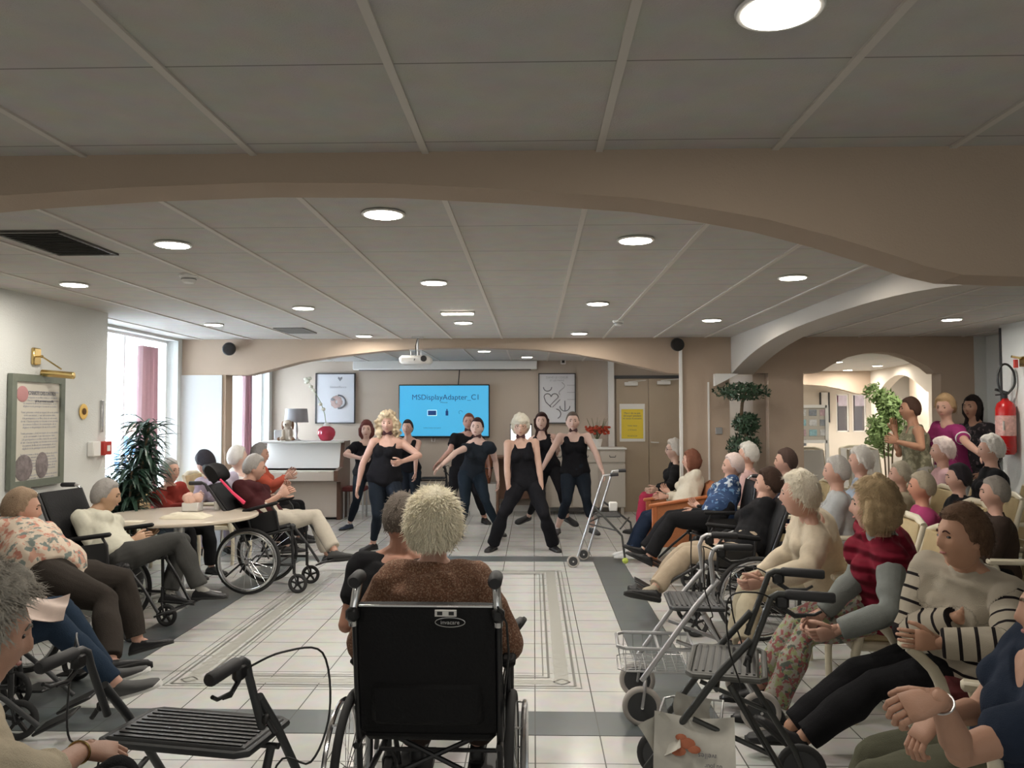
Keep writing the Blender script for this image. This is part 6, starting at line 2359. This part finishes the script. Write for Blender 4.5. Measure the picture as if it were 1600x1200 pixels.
person('dancer with short auburn hair, black tee and bow tie, in front of the blue television', (722, 733, 12.2), (732, 677, '-'), (733, 652, '-'), F=180, s=1.05, build='m',
       ra=((703, 704, '-'), (686, 722, '-')), la=((758, 705, '+'), (764, 730, '+')), rl=((707, 775, '-'), (699, 806, '+')), ll=((745, 772, '-'), (757, 808, '+')), toes=(200, 160), legl=LG,
       top=('tee', BLK, .016), bottom=('leggings', BLK), hair=('crop', (0.16, 0.05, 0.03)), shoes=(M_SHOE_B, None, M_ANK), skin=(0.48, 0.27, 0.22), extras=(('bow',),), curl=(.2, .3))
person('young dancer with pale face, long ponytail and dark blue one-piece, stepping with arms spread', (737, 742, 10.8), (748, 690, '-'), (744, 660, '-'), F=178, look=188, roll=4, s=1.02,
       rs=(728, 700, '-'), ls=(768, 698, '+'), ra=((712, 707, '-'), (690, 727, '-')), la=((774, 720, '+'), (778, 752, '-')), rl=((727, 787, '-'), (720, 827, '+')), ll=((759, 783, '-'), (779, 826, '+')), toes=(180, 155), legl=LG,
       top=('cap', cloth('slate_jersey', (0.02, 0.026, 0.036)), .010), bottom=('leggings', cloth('slate_leggings', (0.016, 0.026, 0.040))), hair=('tied', (0.03, 0.012, 0.015)), hairthick=.008, shoes=(M_SHOE_B, None, M_ANK), skin=(0.68, 0.48, 0.42), extras=(('bow',),), vox=.009, curl=(.2, .5))
person('dancer with short white hair, dark glasses, black vest and flared trousers, legs wide apart', (822, 757, 9.8), (813, 684, '-'), (813, 659, '-'), F=180, s=1.02, fat=1.05,
       rs=(794, 694, '-'), ls=(839, 692, '-'), ra=((792, 737, '-'), (795, 773, '-')), la=((842, 728, '-'), (847, 765, '-')), rl=((786, 805, '-'), (771, 852, '+')), ll=((851, 805, '-'), (864, 850, '+')), toes=(200, 160), legl=LG,
       top=('tank', BLK, .014), bottom=('flared', BLK), hair=('fringe', (0.66, 0.62, 0.52)), hairthick=.046, strands=900, shoes=(M_SHOE_B,), skin=(0.56, 0.36, 0.28), extras=(('bow',), ('glasses',)), vox=.009, curl=(.3, .6))
person('dancer with long dark hair and bent arm, behind the white haired dancer', (858, 735, 11.6), (846, 679, '-'), (846, 652, '-'), F=185, pitch=6, s=1.03,
       ra=((835, 700, '+'), (858, 707, '-')), la=((872, 703, '-'), (868, 690, '-')), rl=((840, 775, '-'), (826, 806, '+')), ll=((877, 768, '-'), (886, 807, '+')), toes=(220, 150), legl=LG,
       top=('tank', BLK, .012), bottom=('leggings', BLK), hair=('long', (0.035, 0.014, 0.012)), strands=300, shoes=(M_SHOE_B,), skin=SK2, extras=(('bow',),))
person('dancer with hair pulled back and black tank top, at the right end of the line', (899, 743, 10.9), (896, 675, '-'), (894, 651, '-'), F=180, s=1.06, fat=1.12,
       rs=(874, 683, '-'), ls=(921, 683, '-'), ra=((862, 705, '-'), (847, 733, '-')), la=((931, 708, '-'), (941, 736, '-')), rl=((886, 783, '-'), (871, 824, '+')), ll=((916, 780, '-'), (926, 823, '+')), toes=(195, 165), legl=LG,
       top=('tank', BLK, .012), bottom=('leggings', NAVY, 1.6), hair=('tied', (0.10, 0.075, 0.06)), hairthick=.006, shoes=(mat('clog_grey', (0.05, 0.05, 0.055), 0.6), None, M_SOCKW), skin=(0.64, 0.44, 0.37), extras=(('bow',),), vox=.009, curl=(.4, .5))
# ------------------------------------------------------------------ the seated audience
WH = (0.66, 0.63, 0.58); GR = (0.36, 0.34, 0.32)
def V_(x, y, z): return Vector((x, y, z))
SKE = (0.55, 0.32, 0.24); SKP = (0.60, 0.40, 0.32)
m_knit = print_mat('rust_knit', (0.20, 0.095, 0.055), [(0.33, 0.21, 0.14), (0.13, 0.06, 0.035)], 140, .52)
BLKT = cloth('black_tee', (0.014, 0.014, 0.016))
# centre wheelchair
person('white haired person in a rust knitted cardigan, seen from behind in the centre wheelchair', V_(-.385, 3.12, .555), V_(-.005, .02, 1), V_(-.01, .06, 1), F=0, s=.93, build='f', fat=1.15,
       ra=(V_(.52, .10, -1), V_(-.55, .8, .05)), la=(V_(-.52, .10, -1), V_(.55, .8, .05)), rl=(V_(.12, 1, -.05), V_(0, .30, -1)), ll=(V_(-.12, 1, -.05), V_(0, .30, -1)), pitch=-6,
       top=('sweater', m_knit, .034, 'cardigan'), bottom=('trousers', cloth('brown_wool', (0.05, 0.035, 0.03))), hair=('fluffy', (0.95, 0.82, 0.64)), hairthick=.036, strands=14000, shoes=(M_SHOE_B,), skin=SKE, vox=.007, low=False)
person('man with cropped grey hair and black tee sitting low, left of the white haired person', V_(-.65, 3.86, .46), V_(.03, -.06, 1), V_(0, .22, 1), F=8, look=15, pitch=-8, s=.98, build='m', fat=1.05,
       la=((538, 985, '-'), V_(.3, .9, -.2)), ra=(V_(.25, .2, -1), V_(0, 1, .1)), rl=(V_(.2, 1, .18), V_(.1, .15, -1)), ll=(V_(.25, .95, .18), (772, 1003, '-')), toes=(10, V_(.6, -.25, .75)),
       top=('tee', BLKT, .016), bottom=('trousers', cloth('black_cotton', (0.015, 0.015, 0.017)), 1.85), hair=('short', (0.15, 0.125, 0.105)), hairthick=.004, strands=1500, shoes=(M_SHOE_B, M_SOLE, M_SOCKW), skin=(0.44, 0.22, 0.15), vox=.008, low=False)
t = thing('stool', 'low black stool under the man in the black tee', 'stool', (-.65, 3.84, 0))
mb = MB(); mb.lathe([(.001, .30), (.17, .30), (.18, .32), (.17, .345), (.001, .35)], (0, 0, 0), 24); mb.build('seat', m_vinyl, t)
for k in range(4):
    a = k*math.pi/2+.78
    mb = MB(); mb.cyl((math.cos(a)*.12, math.sin(a)*.12, .30), (math.cos(a)*.17, math.sin(a)*.17, 0), .012, 8); mb.build('leg', m_dark, t)

# left row
person('grey curly haired person in a cream top at the bottom left corner, seen from behind', V_(-1.25, 1.70, .50), V_(.07, .03, 1), V_(.10, .08, 1), F=55, look=52, pitch=-12, s=.95, fat=1.1,
       ra=((58, 1225, '+'), (128, 1172, '+')), la=(V_(.1, .3, -1), V_(.9, .2, .05)), hdir=(V_(.9, .5, -.25), None), palms=(V_(0, .3, -1), None), curl=(1.0, .8), rl=((205, 1210, '+'), V_(.1, .1, -1)), ll=((215, 1190, '+'), V_(.1, .1, -1)),
       top=('threequarter', cloth('cream_blouse', (0.55, 0.48, 0.36)), .018, 'blouse'), bottom=('trousers', BLKT), hair=('fluffy', (0.42, 0.39, 0.34)), hairthick=.045, strands=9000, shoes=(M_SHOE_B,), skin=(0.50, 0.29, 0.21), vox=.007, extras=(('watch', 0, m_brass),), low=False)
mflor = print_mat('floral_blouse', (0.66, 0.55, 0.44), [(0.52, 0.22, 0.16), (0.20, 0.24, 0.22), (0.62, 0.35, 0.26)], 13, .56)
person('person in a pale floral blouse and dark brown trousers, seated by the left wall', (78, 898, 4.75), (30, 832, '+'), (34, 797, '-'), F=72, look=62, pitch=-5, s=.98, fat=1.3,
       ra=((18, 908, '-'), (98, 892, '-')), la=(V_(.3, .2, -1), (112, 880, '+')), rl=((165, 938, '-'), (172, 1034, '-')), ll=((190, 905, '+'), (224, 1034, '-')), toes=(70, 82),
       top=('tee', mflor, .036, 'blouse'), bottom=('trousers', cloth('dark_brown_wool', (0.040, 0.033, 0.028))), hair=('short', (0.35, 0.25, 0.17)), strands=1200, shoes=(M_SHOE_B, None, M_ANK), skin=(0.55, 0.31, 0.22), vox=.008, palms=(V_(.3, 1, 0), V_(-.2, -.3, -1)))
person('person in a white sweater and dark grey trousers, leaning back in a dark wheelchair', (192, 871, 5.95), (142, 806, '+'), (166, 776, '-'), F=82, look=75, pitch=-8, s=.98, fat=1.05,
       ra=((152, 858, '-'), (214, 842, '-')), la=(V_(.3, .2, -1), (225, 838, '+')), rl=((296, 838, '-'), (318, 932, '-')), ll=((285, 845, '+'), (262, 935, '+')), toes=(V_(1, -.05, .05), V_(1, .1, -.1)),
       top=('sweater', cloth('white_knit', (0.62, 0.60, 0.50)), .020, 'sweater'), bottom=('trousers', cloth('charcoal_wool', (0.065, 0.065, 0.062))), hair=('short', GR), strands=800, shoes=(M_SHOE_B, None, cloth('sock_grey', (.35, .34, .31))), skin=(0.50, 0.31, 0.20), vox=.009, extras=(('watch', 0, mat('yellow_band', (0.6, 0.45, 0.1), 0.5)),), low=False)
mjean = cloth('blue_denim', (0.020, 0.035, 0.060))
person('person in blue jeans and grey sneakers at the left edge, legs resting on raised legrests', (-62, 1000, 3.72), (-105, 880, '+'), (-95, 835, '-'), F=78, look=60, s=.98,
       ra=((-45, 985, '-'), (22, 962, '-')), la=(V_(.3, .2, -1), (35, 955, '+')), rl=((85, 975, '-'), (182, 1068, '-')), ll=((95, 950, '+'), (175, 1060, '+')), toes=(V_(1, -.1, .35), V_(1, .1, .35)),
       top=('sweater', cloth('olive_knit', (0.07, 0.07, 0.05)), .018), bottom=('jeans', mjean), hair=('short', GR), shoes=(mat('sneaker_grey', (0.07, 0.07, 0.07), 0.7), M_SOLE_W), skin=SKE, vox=.008, low=False)
folded_paper('magazine', 'pale magazine held on the lap of the person in blue jeans', 'magazine', at(62, 952, 3.66), .11, .08, (.5, .1, .4), mat('magazine_page', (0.60, 0.48, 0.42), 0.6, noise_s=20, noise_a=.2), .02)
mred = cloth('brick_red_knit', (0.22, 0.03, 0.022))
person('person in a brick red top sitting behind the round table by the plant', (262, 824, 8.25), (262, 763, '-'), (266, 737, '-'), F=110, s=.95, fat=1.1,
       ra=((268, 798, '-'), (296, 790, '-')), la=(V_(.4, .3, -1), (300, 788, '+')), top=('sweater', mred, .018, 'sweater'), bottom=('trousers', BLKT), hair=('short', GR), shoes=(M_SHOE_B,), skin=SKE, palms=(V_(0, 0, -1), V_(0, 0, -1)))
mlil = cloth('lilac_cotton', (0.42, 0.37, 0.45))
person('person with black hair and a lilac top bending over behind the round table', (350, 806, 8.95), (338, 744, '-'), (320, 724, '-'), F=-30, look=-60, pitch=-25, s=1.0, fat=1.1, tl=.52,
       la=(V_(-.2, .1, -1), (310, 782, '-')), ra=(V_(0, .3, -1), (318, 782, '-')), top=('sweater', mlil, .016, 'shirt'), bottom=('trousers', mlil), hair=('short', (0.025, 0.022, 0.028)), hairthick=.03, strands=500, shoes=(M_SHOE_B,), skin=SKE)
person('person in a maroon tee and cream trousers, leaning back in the tilted wheelchair', (425, 815, 7.55), (383, 757, '+'), (401, 726, '-'), F=88, look=75, pitch=-10, s=.98, fat=1.1,
       ra=((402, 796, '-'), (438, 774, '-')), la=(V_(.2, .5, -.9), (440, 768, '+')), rl=((497, 806, '-'), (523, 861, '-')), ll=((492, 808, '+'), (512, 866, '+')), toes=(V_(1, -.05, .08), V_(1, .1, .08)),
       top=('tee', cloth('maroon_jersey', (0.055, 0.014, 0.016)), .018), bottom=('trousers', cloth('cream_cotton', (0.55, 0.50, 0.42)), 1.9), hair=('short', GR), strands=600, shoes=(mat('shoe_charcoal', (.05, .05, .05), .6),), skin=SKE, vox=.009, low=False)
person('bald pale person with white fringe seated behind the wing headrest', (376, 800, 9.3), (376, 742, '-'), (371, 712, '-'), F=55, look=50, s=1.05, build='m', top=('sweater', cloth('ivory_knit', (0.6, 0.57, 0.52)), .018), bottom=('trousers', BLKT),
       hair=('short', (0.62, 0.59, 0.55)), hairthick=.02, shoes=(M_SHOE_B,), skin=SKP)
person('grey haired person in a coral top, in profile before the piano', (412, 790, 10.3), (405, 733, '-'), (408, 698, '-'), F=85, s=1.0, ra=((428, 758, '-'), (448, 746, '-')), la=(V_(.3, .3, -.8), (448, 742, '+')),
       top=('sweater', cloth('coral_knit', (0.50, 0.10, 0.06)), .016), bottom=('trousers', BLKT), hair=('fluffy', (0.35, 0.34, 0.34)), strands=500, shoes=(M_SHOE_B,), skin=SKE)
person('person in a blue shirt standing outside the window, behind the bushy plant', (195, 733, 10.5), (196, 682, '-'), (206, 660, '-'), F=70, pitch=-25, s=.95, build='m', tl=.44,
       rl=(V_(0, 0, -1), V_(0, 0, -1)), ll=(V_(0, .1, -1), V_(0, 0, -1)), top=('tee', cloth('sky_blue_shirt', (0.10, 0.25, 0.50)), .016), bottom=('jeans', mjean), hair=('short', (0.22, 0.21, 0.21)), shoes=(M_SHOE_B,), skin=SKE)

# right row
person('person with white hair, black jacket and raspberry trousers, farthest on the right by the door', (1052, 782, 10.4), (1056, 725, '-'), (1052, 699, '-'), F=-85, s=.98, la=((1048, 760, '-'), (1025, 765, '-')), ra=(V_(-.3, .2, -1), (1028, 762, '+')),
       ll=((1006, 779, '-'), (1000, 826, '-')), rl=((1008, 776, '+'), (1003, 822, '+')), top=('sweater', BLKT, .018, 'jacket'), bottom=('trousers', cloth('raspberry_cotton', (0.42, 0.04, 0.09))), hair=('fluffy', WH), strands=300, shoes=(M_SHOE_B,), skin=SKP, extras=(('glasses',),))
person('person in a cream sweater, navy trousers and white sneakers in the orange armchair', (1068, 797, 9.0), (1082, 744, '+'), (1080, 716, '-'), F=-88, look=-75, s=.96, fat=1.15, la=((1068, 782, '-'), (1040, 776, '-')), ra=(V_(-.3, .3, -1), (1045, 770, '+')),
       ll=((1004, 812, '-'), (988, 862, '-')), rl=((1006, 808, '+'), (984, 860, '+')), top=('sweater', cloth('cream_knit', (0.62, 0.57, 0.47)), .02, 'sweater'), bottom=('trousers', cloth('navy_cotton', (0.015, 0.025, 0.05))), hair=('bob', (0.20, 0.08, 0.05)), hairthick=.02, strands=300, shoes=(mat('sneaker_white', (.7, .7, .7), .6), M_SOLE_W), skin=SKE, toes=(-95, -85))
mblu = print_mat('blue_floral_shirt', (0.02, 0.05, 0.13), [(0.45, 0.5, 0.55), (0.10, 0.2, 0.35)], 16, .60)
person('person in a blue floral shirt and black trousers, black shoes stretched forward, on the right', (1118, 812, 7.75), (1138, 756, '+'), (1146, 727, '-'), F=-82, s=.98, fat=1.2, la=((1122, 800, '-'), (1088, 800, '-')), ra=(V_(-.3, .3, -1), (1092, 792, '+')),
       ll=((1050, 812, '-'), (1012, 872, '-')), rl=((1046, 808, '+'), (1000, 868, '+')), top=('tee', mblu, .018, 'shirt'), bottom=('trousers', BLKT), hair=('short', (0.62, 0.50, 0.46)), strands=300, shoes=(M_SHOE_B,), skin=SKE, toes=(-95, -85), low=False)
person('person in black with beige trousers and black jacket in the black wheelchair, legs raised', (1160, 868, 6.15), (1190, 790, '+'), (1203, 752, '-'), F=-85, look=-70, s=.98, fat=1.1, la=((1178, 850, '-'), (1130, 850, '-')), ra=(V_(-.3, .3, -1), (1140, 845, '+')),
       ll=((1064, 866, '-'), (1020, 922, '-')), rl=((1068, 860, '+'), (1024, 916, '+')), toes=(V_(-1, 0, .2), V_(-1, 0, .2)), top=('sweater', BLKT, .018, 'jacket'), bottom=('trousers', cloth('beige_trouser', (.42, .34, .25)), 1.9), hair=('short', (0.05, 0.028, 0.02)), strands=500, shoes=(M_SHOE_B, M_SOLE, cloth('sock_beige', (.4, .35, .27))), skin=SKE, vox=.009, low=False)
t = None
mcard = cloth('cream_cardigan', (0.58, 0.50, 0.38))
person('white haired person in a cream cardigan and beige trousers, in the pale wooden armchair', (1278, 898, 5.15), (1268, 812, '-'), (1248, 775, '-'), F=-78, look=-68, s=.98, fat=1.2, la=((1262, 890, '-'), (1180, 912, '-')), ra=(V_(-.3, .3, -1), (1175, 905, '+')),
       ll=((1172, 925, '-'), (1162, 1010, '-')), rl=((1165, 912, '+'), (1150, 1000, '+')), top=('sweater', mcard, .022, 'cardigan'), bottom=('trousers', cloth('beige_cotton', (0.42, 0.37, 0.27))), hair=('fluffy', (0.72, 0.66, 0.54)), hairthick=.034, strands=2500, shoes=(M_SHOE_B,), skin=SKE, vox=.008, toes=(-85, -80))
mfl2 = print_mat('floral_trousers', (0.36, 0.34, 0.29), [(0.10, 0.12, 0.10), (0.28, 0.32, 0.16), (0.30, 0.10, 0.10)], 22, .53)
mgrey = cloth('grey_marl', (0.21, 0.225, 0.215))
def quilt_mat():
    m = cloth('red_quilted', (0.19, 0.012, 0.028), bump=.2)
    nt = m.node_tree
    b = nt.nodes['Principled BSDF']
    tc = nt.nodes.new('ShaderNodeTexCoord')
    wv = nt.nodes.new('ShaderNodeTexWave')
    wv.bands_direction = 'Z'
    wv.inputs['Scale'].default_value = 4.2
    nt.links.new(tc.outputs['Object'], wv.inputs['Vector'])
    bp = nt.nodes.new('ShaderNodeBump')
    bp.inputs['Strength'].default_value = 1.0
    bp.inputs['Distance'].default_value = 0.03
    nt.links.new(wv.outputs['Fac'], bp.inputs['Height'])
    nt.links.new(bp.outputs['Normal'], b.inputs['Normal'])
    return m
person('blonde person in a red quilted vest over grey sleeves and floral trousers', (1378, 945, 4.42), (1378, 838, '-'), (1366, 792, '-'), F=-80, look=-65, s=1.02, fat=1.1, la=((1392, 958, '-'), (1305, 985, '-')), ra=((1330, 930, '+'), (1275, 965, '-')),
       ll=((1222, 1005, '-'), (1208, 1108, '-')), rl=((1192, 985, '+'), (1180, 1085, '+')), top=('sweater', mgrey, .016, 'pullover'), bottom=('trousers', mfl2), hair=('bob', (0.42, 0.31, 0.18)), hairthick=.03, strands=3500, shoes=(M_SHOE_B,), skin=SKE, vox=.008, toes=(-85, -80),
       extras=(('over', 'vest', quilt_mat(), .034, 'quilted_vest'), ('watch', 0, m_black)), curl=(.7, .7))
mstr = stripe_mat('striped_knit', (0.56, 0.50, 0.40), (0.02, 0.016, 0.018), 17.0, .22)
person('brown haired person in a cream sweater with black stripes, arms folded, black trousers', (1512, 1035, 3.70), (1512, 892, '-'), (1503, 842, '-'), F=-92, SF=-122, look=-100, s=1.0, fat=1.22, la=((1580, 1010, '-'), (1452, 1003, '-')), ra=((1418, 990, '-'), (1497, 965, '-')), palms=(V_(.3, .9, -.2), V_(.3, .9, -.2)), hdir=(V_(1, 0, .1), V_(-1, .1, .1)),
       ll=((1318, 1078, '-'), (1218, 1180, '-')), rl=((1290, 1060, '+'), (1200, 1165, '+')), top=('sweater', mstr, .024, 'sweater', 'along'), bottom=('trousers', BLKT), hair=('short', (0.13, 0.075, 0.045)), hairthick=.024, strands=3500, shoes=(M_SHOE_B,), skin=(0.46, 0.25, 0.16), vox=.007, toes=(-80, -75), fold=.005)
person('person in a navy tee and olive trousers at the lower right corner, forearms crossed', (1600, 1190, 2.62), (1640, 1040, '-'), (1662, 962, '-'), F=-66, look=-60, s=1.0, fat=1.2, la=((1500, 1175, '-'), (1468, 1092, '-')), ra=((1530, 1110, '+'), (1462, 1120, '-')),
       ll=((1330, 1225, '-'), V_(-.2, 0, -1)), rl=((1320, 1190, '+'), V_(-.2, 0, -1)), top=('round', cloth('navy_tee', (0.022, 0.032, 0.055)), .018, 'tee_shirt'), bottom=('wide', cloth('olive_trousers', (0.115, 0.115, 0.08))), hair=('short', GR), strands=3000, shoes=(M_SHOE_B,), skin=(0.50, 0.28, 0.19), vox=.007, toes=(-80, -75),
       extras=(('watch', 1, m_alu),), palms=(V_(0, 0, -1), V_(.3, .6, -.7)), hdir=(V_(-.6, -.1, -.6), V_(-.75, .1, -.25)), curl=(.7, .8))
# rows behind, on the right
def sitter(label, hx, hy, Y, top, hairc, F=-75, s=.97, fat=1.1, style='short', skin=SKE, chair=True, bot=None, **k):
    H = at(hx, hy, Y)
    drop = (.50+.178)*s
    px_ = V_(H.x+.03, H.y-.01, H.z-drop)
    px_.z = max(px_.z, .50)
    sc = (H.z-px_.z)/(.50+.178)
    sc = max(.85, min(1.05, sc))
    person(label, px_, V_(.02, 0, 1), V_(-.05, 0, 1), F=F, s=sc, fat=fat, top=('sweater', top, .018), bottom=('trousers', bot or BLKT), hair=(style, hairc), strands=400, shoes=(M_SHOE_B,), skin=skin, **k)
    if chair:
        armchair_white(chair, (px_.x+.05, px_.y, 0), math.radians(84), m_cush)
sitter('white haired person in pale pink seated behind the blue floral shirt', 1163, 712, 8.62, cloth('pale_pink_knit', (0.55, 0.36, 0.34)), WH, style='fluffy', chair='wooden armchair under the person in pale pink near the narrow opening')
sitter('white haired person in a light blue top in the second row, under the right arch', 1338, 722, 7.4, cloth('light_blue_cotton', (0.33, 0.40, 0.50)), WH, style='fluffy', chair='wooden armchair under the person in the light blue top')
sitter('person in a magenta pullover with grey blonde hair, between red vest and wall', 1432, 762, 6.0, cloth('magenta_knit', (0.42, 0.06, 0.17)), (0.42, 0.36, 0.27), chair='wooden armchair under the person in the magenta pullover', skin=(0.55, 0.26, 0.17))
sitter('person with dark hair and a black cardigan near the fire extinguisher', 1490, 748, 6.6, BLKT, (0.03, 0.025, 0.03), chair='wooden armchair under the person with dark hair and black cardigan')
sitter('person in a dark brown jacket right under the fire extinguisher', 1545, 775, 5.6, cloth('dark_brown_jacket', (0.05, 0.035, 0.028)), (0.30, 0.27, 0.24), chair='wooden armchair under the person in the dark brown jacket')
sitter('person with pale pink white hair in front of the magenta polo shirt', 1466, 706, 7.9, cloth('rose_knit', (0.55, 0.35, 0.36)), (0.72, 0.60, 0.56), style='fluffy', hairthick=.03, chair='wooden armchair under the person with the pale pink white hair')
sitter('person in beige with light hair behind the red vest', 1400, 742, 7.2, cloth('beige_knit', (0.45, 0.38, 0.27)), (0.45, 0.40, 0.31), chair='wooden armchair under the person in beige')
sitter('white haired person in a pale grey top between cream cardigan and red vest', 1300, 738, 6.6, cloth('pale_grey_knit', (0.42, 0.43, 0.43)), (0.5, 0.48, 0.45), chair='wooden armchair under the person in the pale grey top')
sitter('person with dark hair and a dark blue top behind the black wheelchair', 1222, 722, 7.9, cloth('dark_blue_knit', (0.03, 0.04, 0.08)), (0.08, 0.05, 0.04), chair='wooden armchair under the person in the dark blue top')
sitter('white haired person in black next to the wall under the fire extinguisher', 1541, 704, 7.4, BLKT, WH, style='fluffy', chair='wooden armchair under the white haired person in black')
# standing helpers
person('standing person in a khaki sleeveless top with crossed arms, by the leafy tree', (1432, 746, 8.9), (1428, 664, '-'), (1420, 634, '-'), F=-80, s=1.0, fat=1.15, tl=.56, rl=(V_(0, 0, -1), V_(0, 0, -1)), ll=(V_(0, -.05, -1), V_(0, 0, -1)),
       la=((1440, 700, '-'), (1402, 690, '-')), ra=(V_(-.4, .1, -.9), (1398, 672, '-')), top=('tank', print_mat('khaki_print', (0.20, 0.19, 0.12), [(0.32, 0.30, 0.20)], 20, .5), .016), bottom=('trousers', cloth('stone_trousers', (.35, .33, .3))), hair=('short', (0.09, 0.05, 0.035)), strands=300, shoes=(M_SHOE_B,), skin=(0.50, 0.26, 0.16), curl=(.2, .9))
mpolo = cloth('magenta_polo', (0.30, 0.035, 0.14))
q = person('standing helper in a magenta polo shirt with white sleeve trim', (1488, 744, 8.85), (1480, 664, '-'), (1476, 634, '-'), F=-100, look=-130, pitch=-8, s=1.02, fat=1.1, tl=.56, rl=(V_(0, 0, -1), V_(0, 0, -1)), ll=(V_(0, -.05, -1), V_(0, 0, -1)),
       la=((1510, 692, '-'), (1535, 712, '-')), ra=(V_(-.3, .1, -.9), V_(-.4, -.2, -.8)), top=('tee', mpolo, .018, 'polo_shirt'), bottom=('trousers', cloth('white_trousers', (.6, .6, .6))), hair=('short', (0.45, 0.30, 0.16)), hairthick=.03, strands=600, shoes=(M_SHOE_B,), skin=SKE)
mb = MB(); a_ = q['arms'][1]; c0 = a_[0]+(a_[1]-a_[0])*.56; mb.ring(c0, (a_[1]-a_[0]), .066, .008, 24, 6); mb.build('sleeve_trim', m_white, q['root'], world=True)
person('standing person in a black patterned blouse beside the fire extinguisher', (1532, 744, 9.05), (1524, 662, '-'), (1518, 632, '-'), F=-110, look=-120, s=1.02, fat=1.1, tl=.56, rl=(V_(0, 0, -1), V_(0, 0, -1)), ll=(V_(0, -.05, -1), V_(0, 0, -1)),
       la=(V_(.2, -.1, -1), V_(-.5, 0, -.6)), top=('threequarter', print_mat('black_print', (0.02, 0.018, 0.022), [(0.12, 0.09, 0.10)], 24, .58), .018, 'blouse'), bottom=('trousers', BLKT), hair=('long', (0.02, 0.015, 0.015)), strands=500, shoes=(M_SHOE_B,), skin=(0.40, 0.22, 0.15))
# chairs of the left back group
for X_, Y_, lb in ((at(262, 824, 8.25).x, 8.3, 'chair under the person in the brick red top'), (at(376, 800, 9.3).x, 9.3, 'chair under the bald pale person'), (at(412, 790, 10.3).x, 10.3, 'chair under the person in the coral top'), (at(350, 806, 8.95).x, 8.93, 'chair under the person in the lilac top')):
    armchair_white('pale wooden '+lb+' on the left', (X_-.03, Y_, 0), math.radians(-90), m_cush)
armchair_white('pale wooden chair under the person in raspberry trousers', (at(1052, 782, 10.4).x+.03, 10.4, 0), math.radians(88), m_cush)
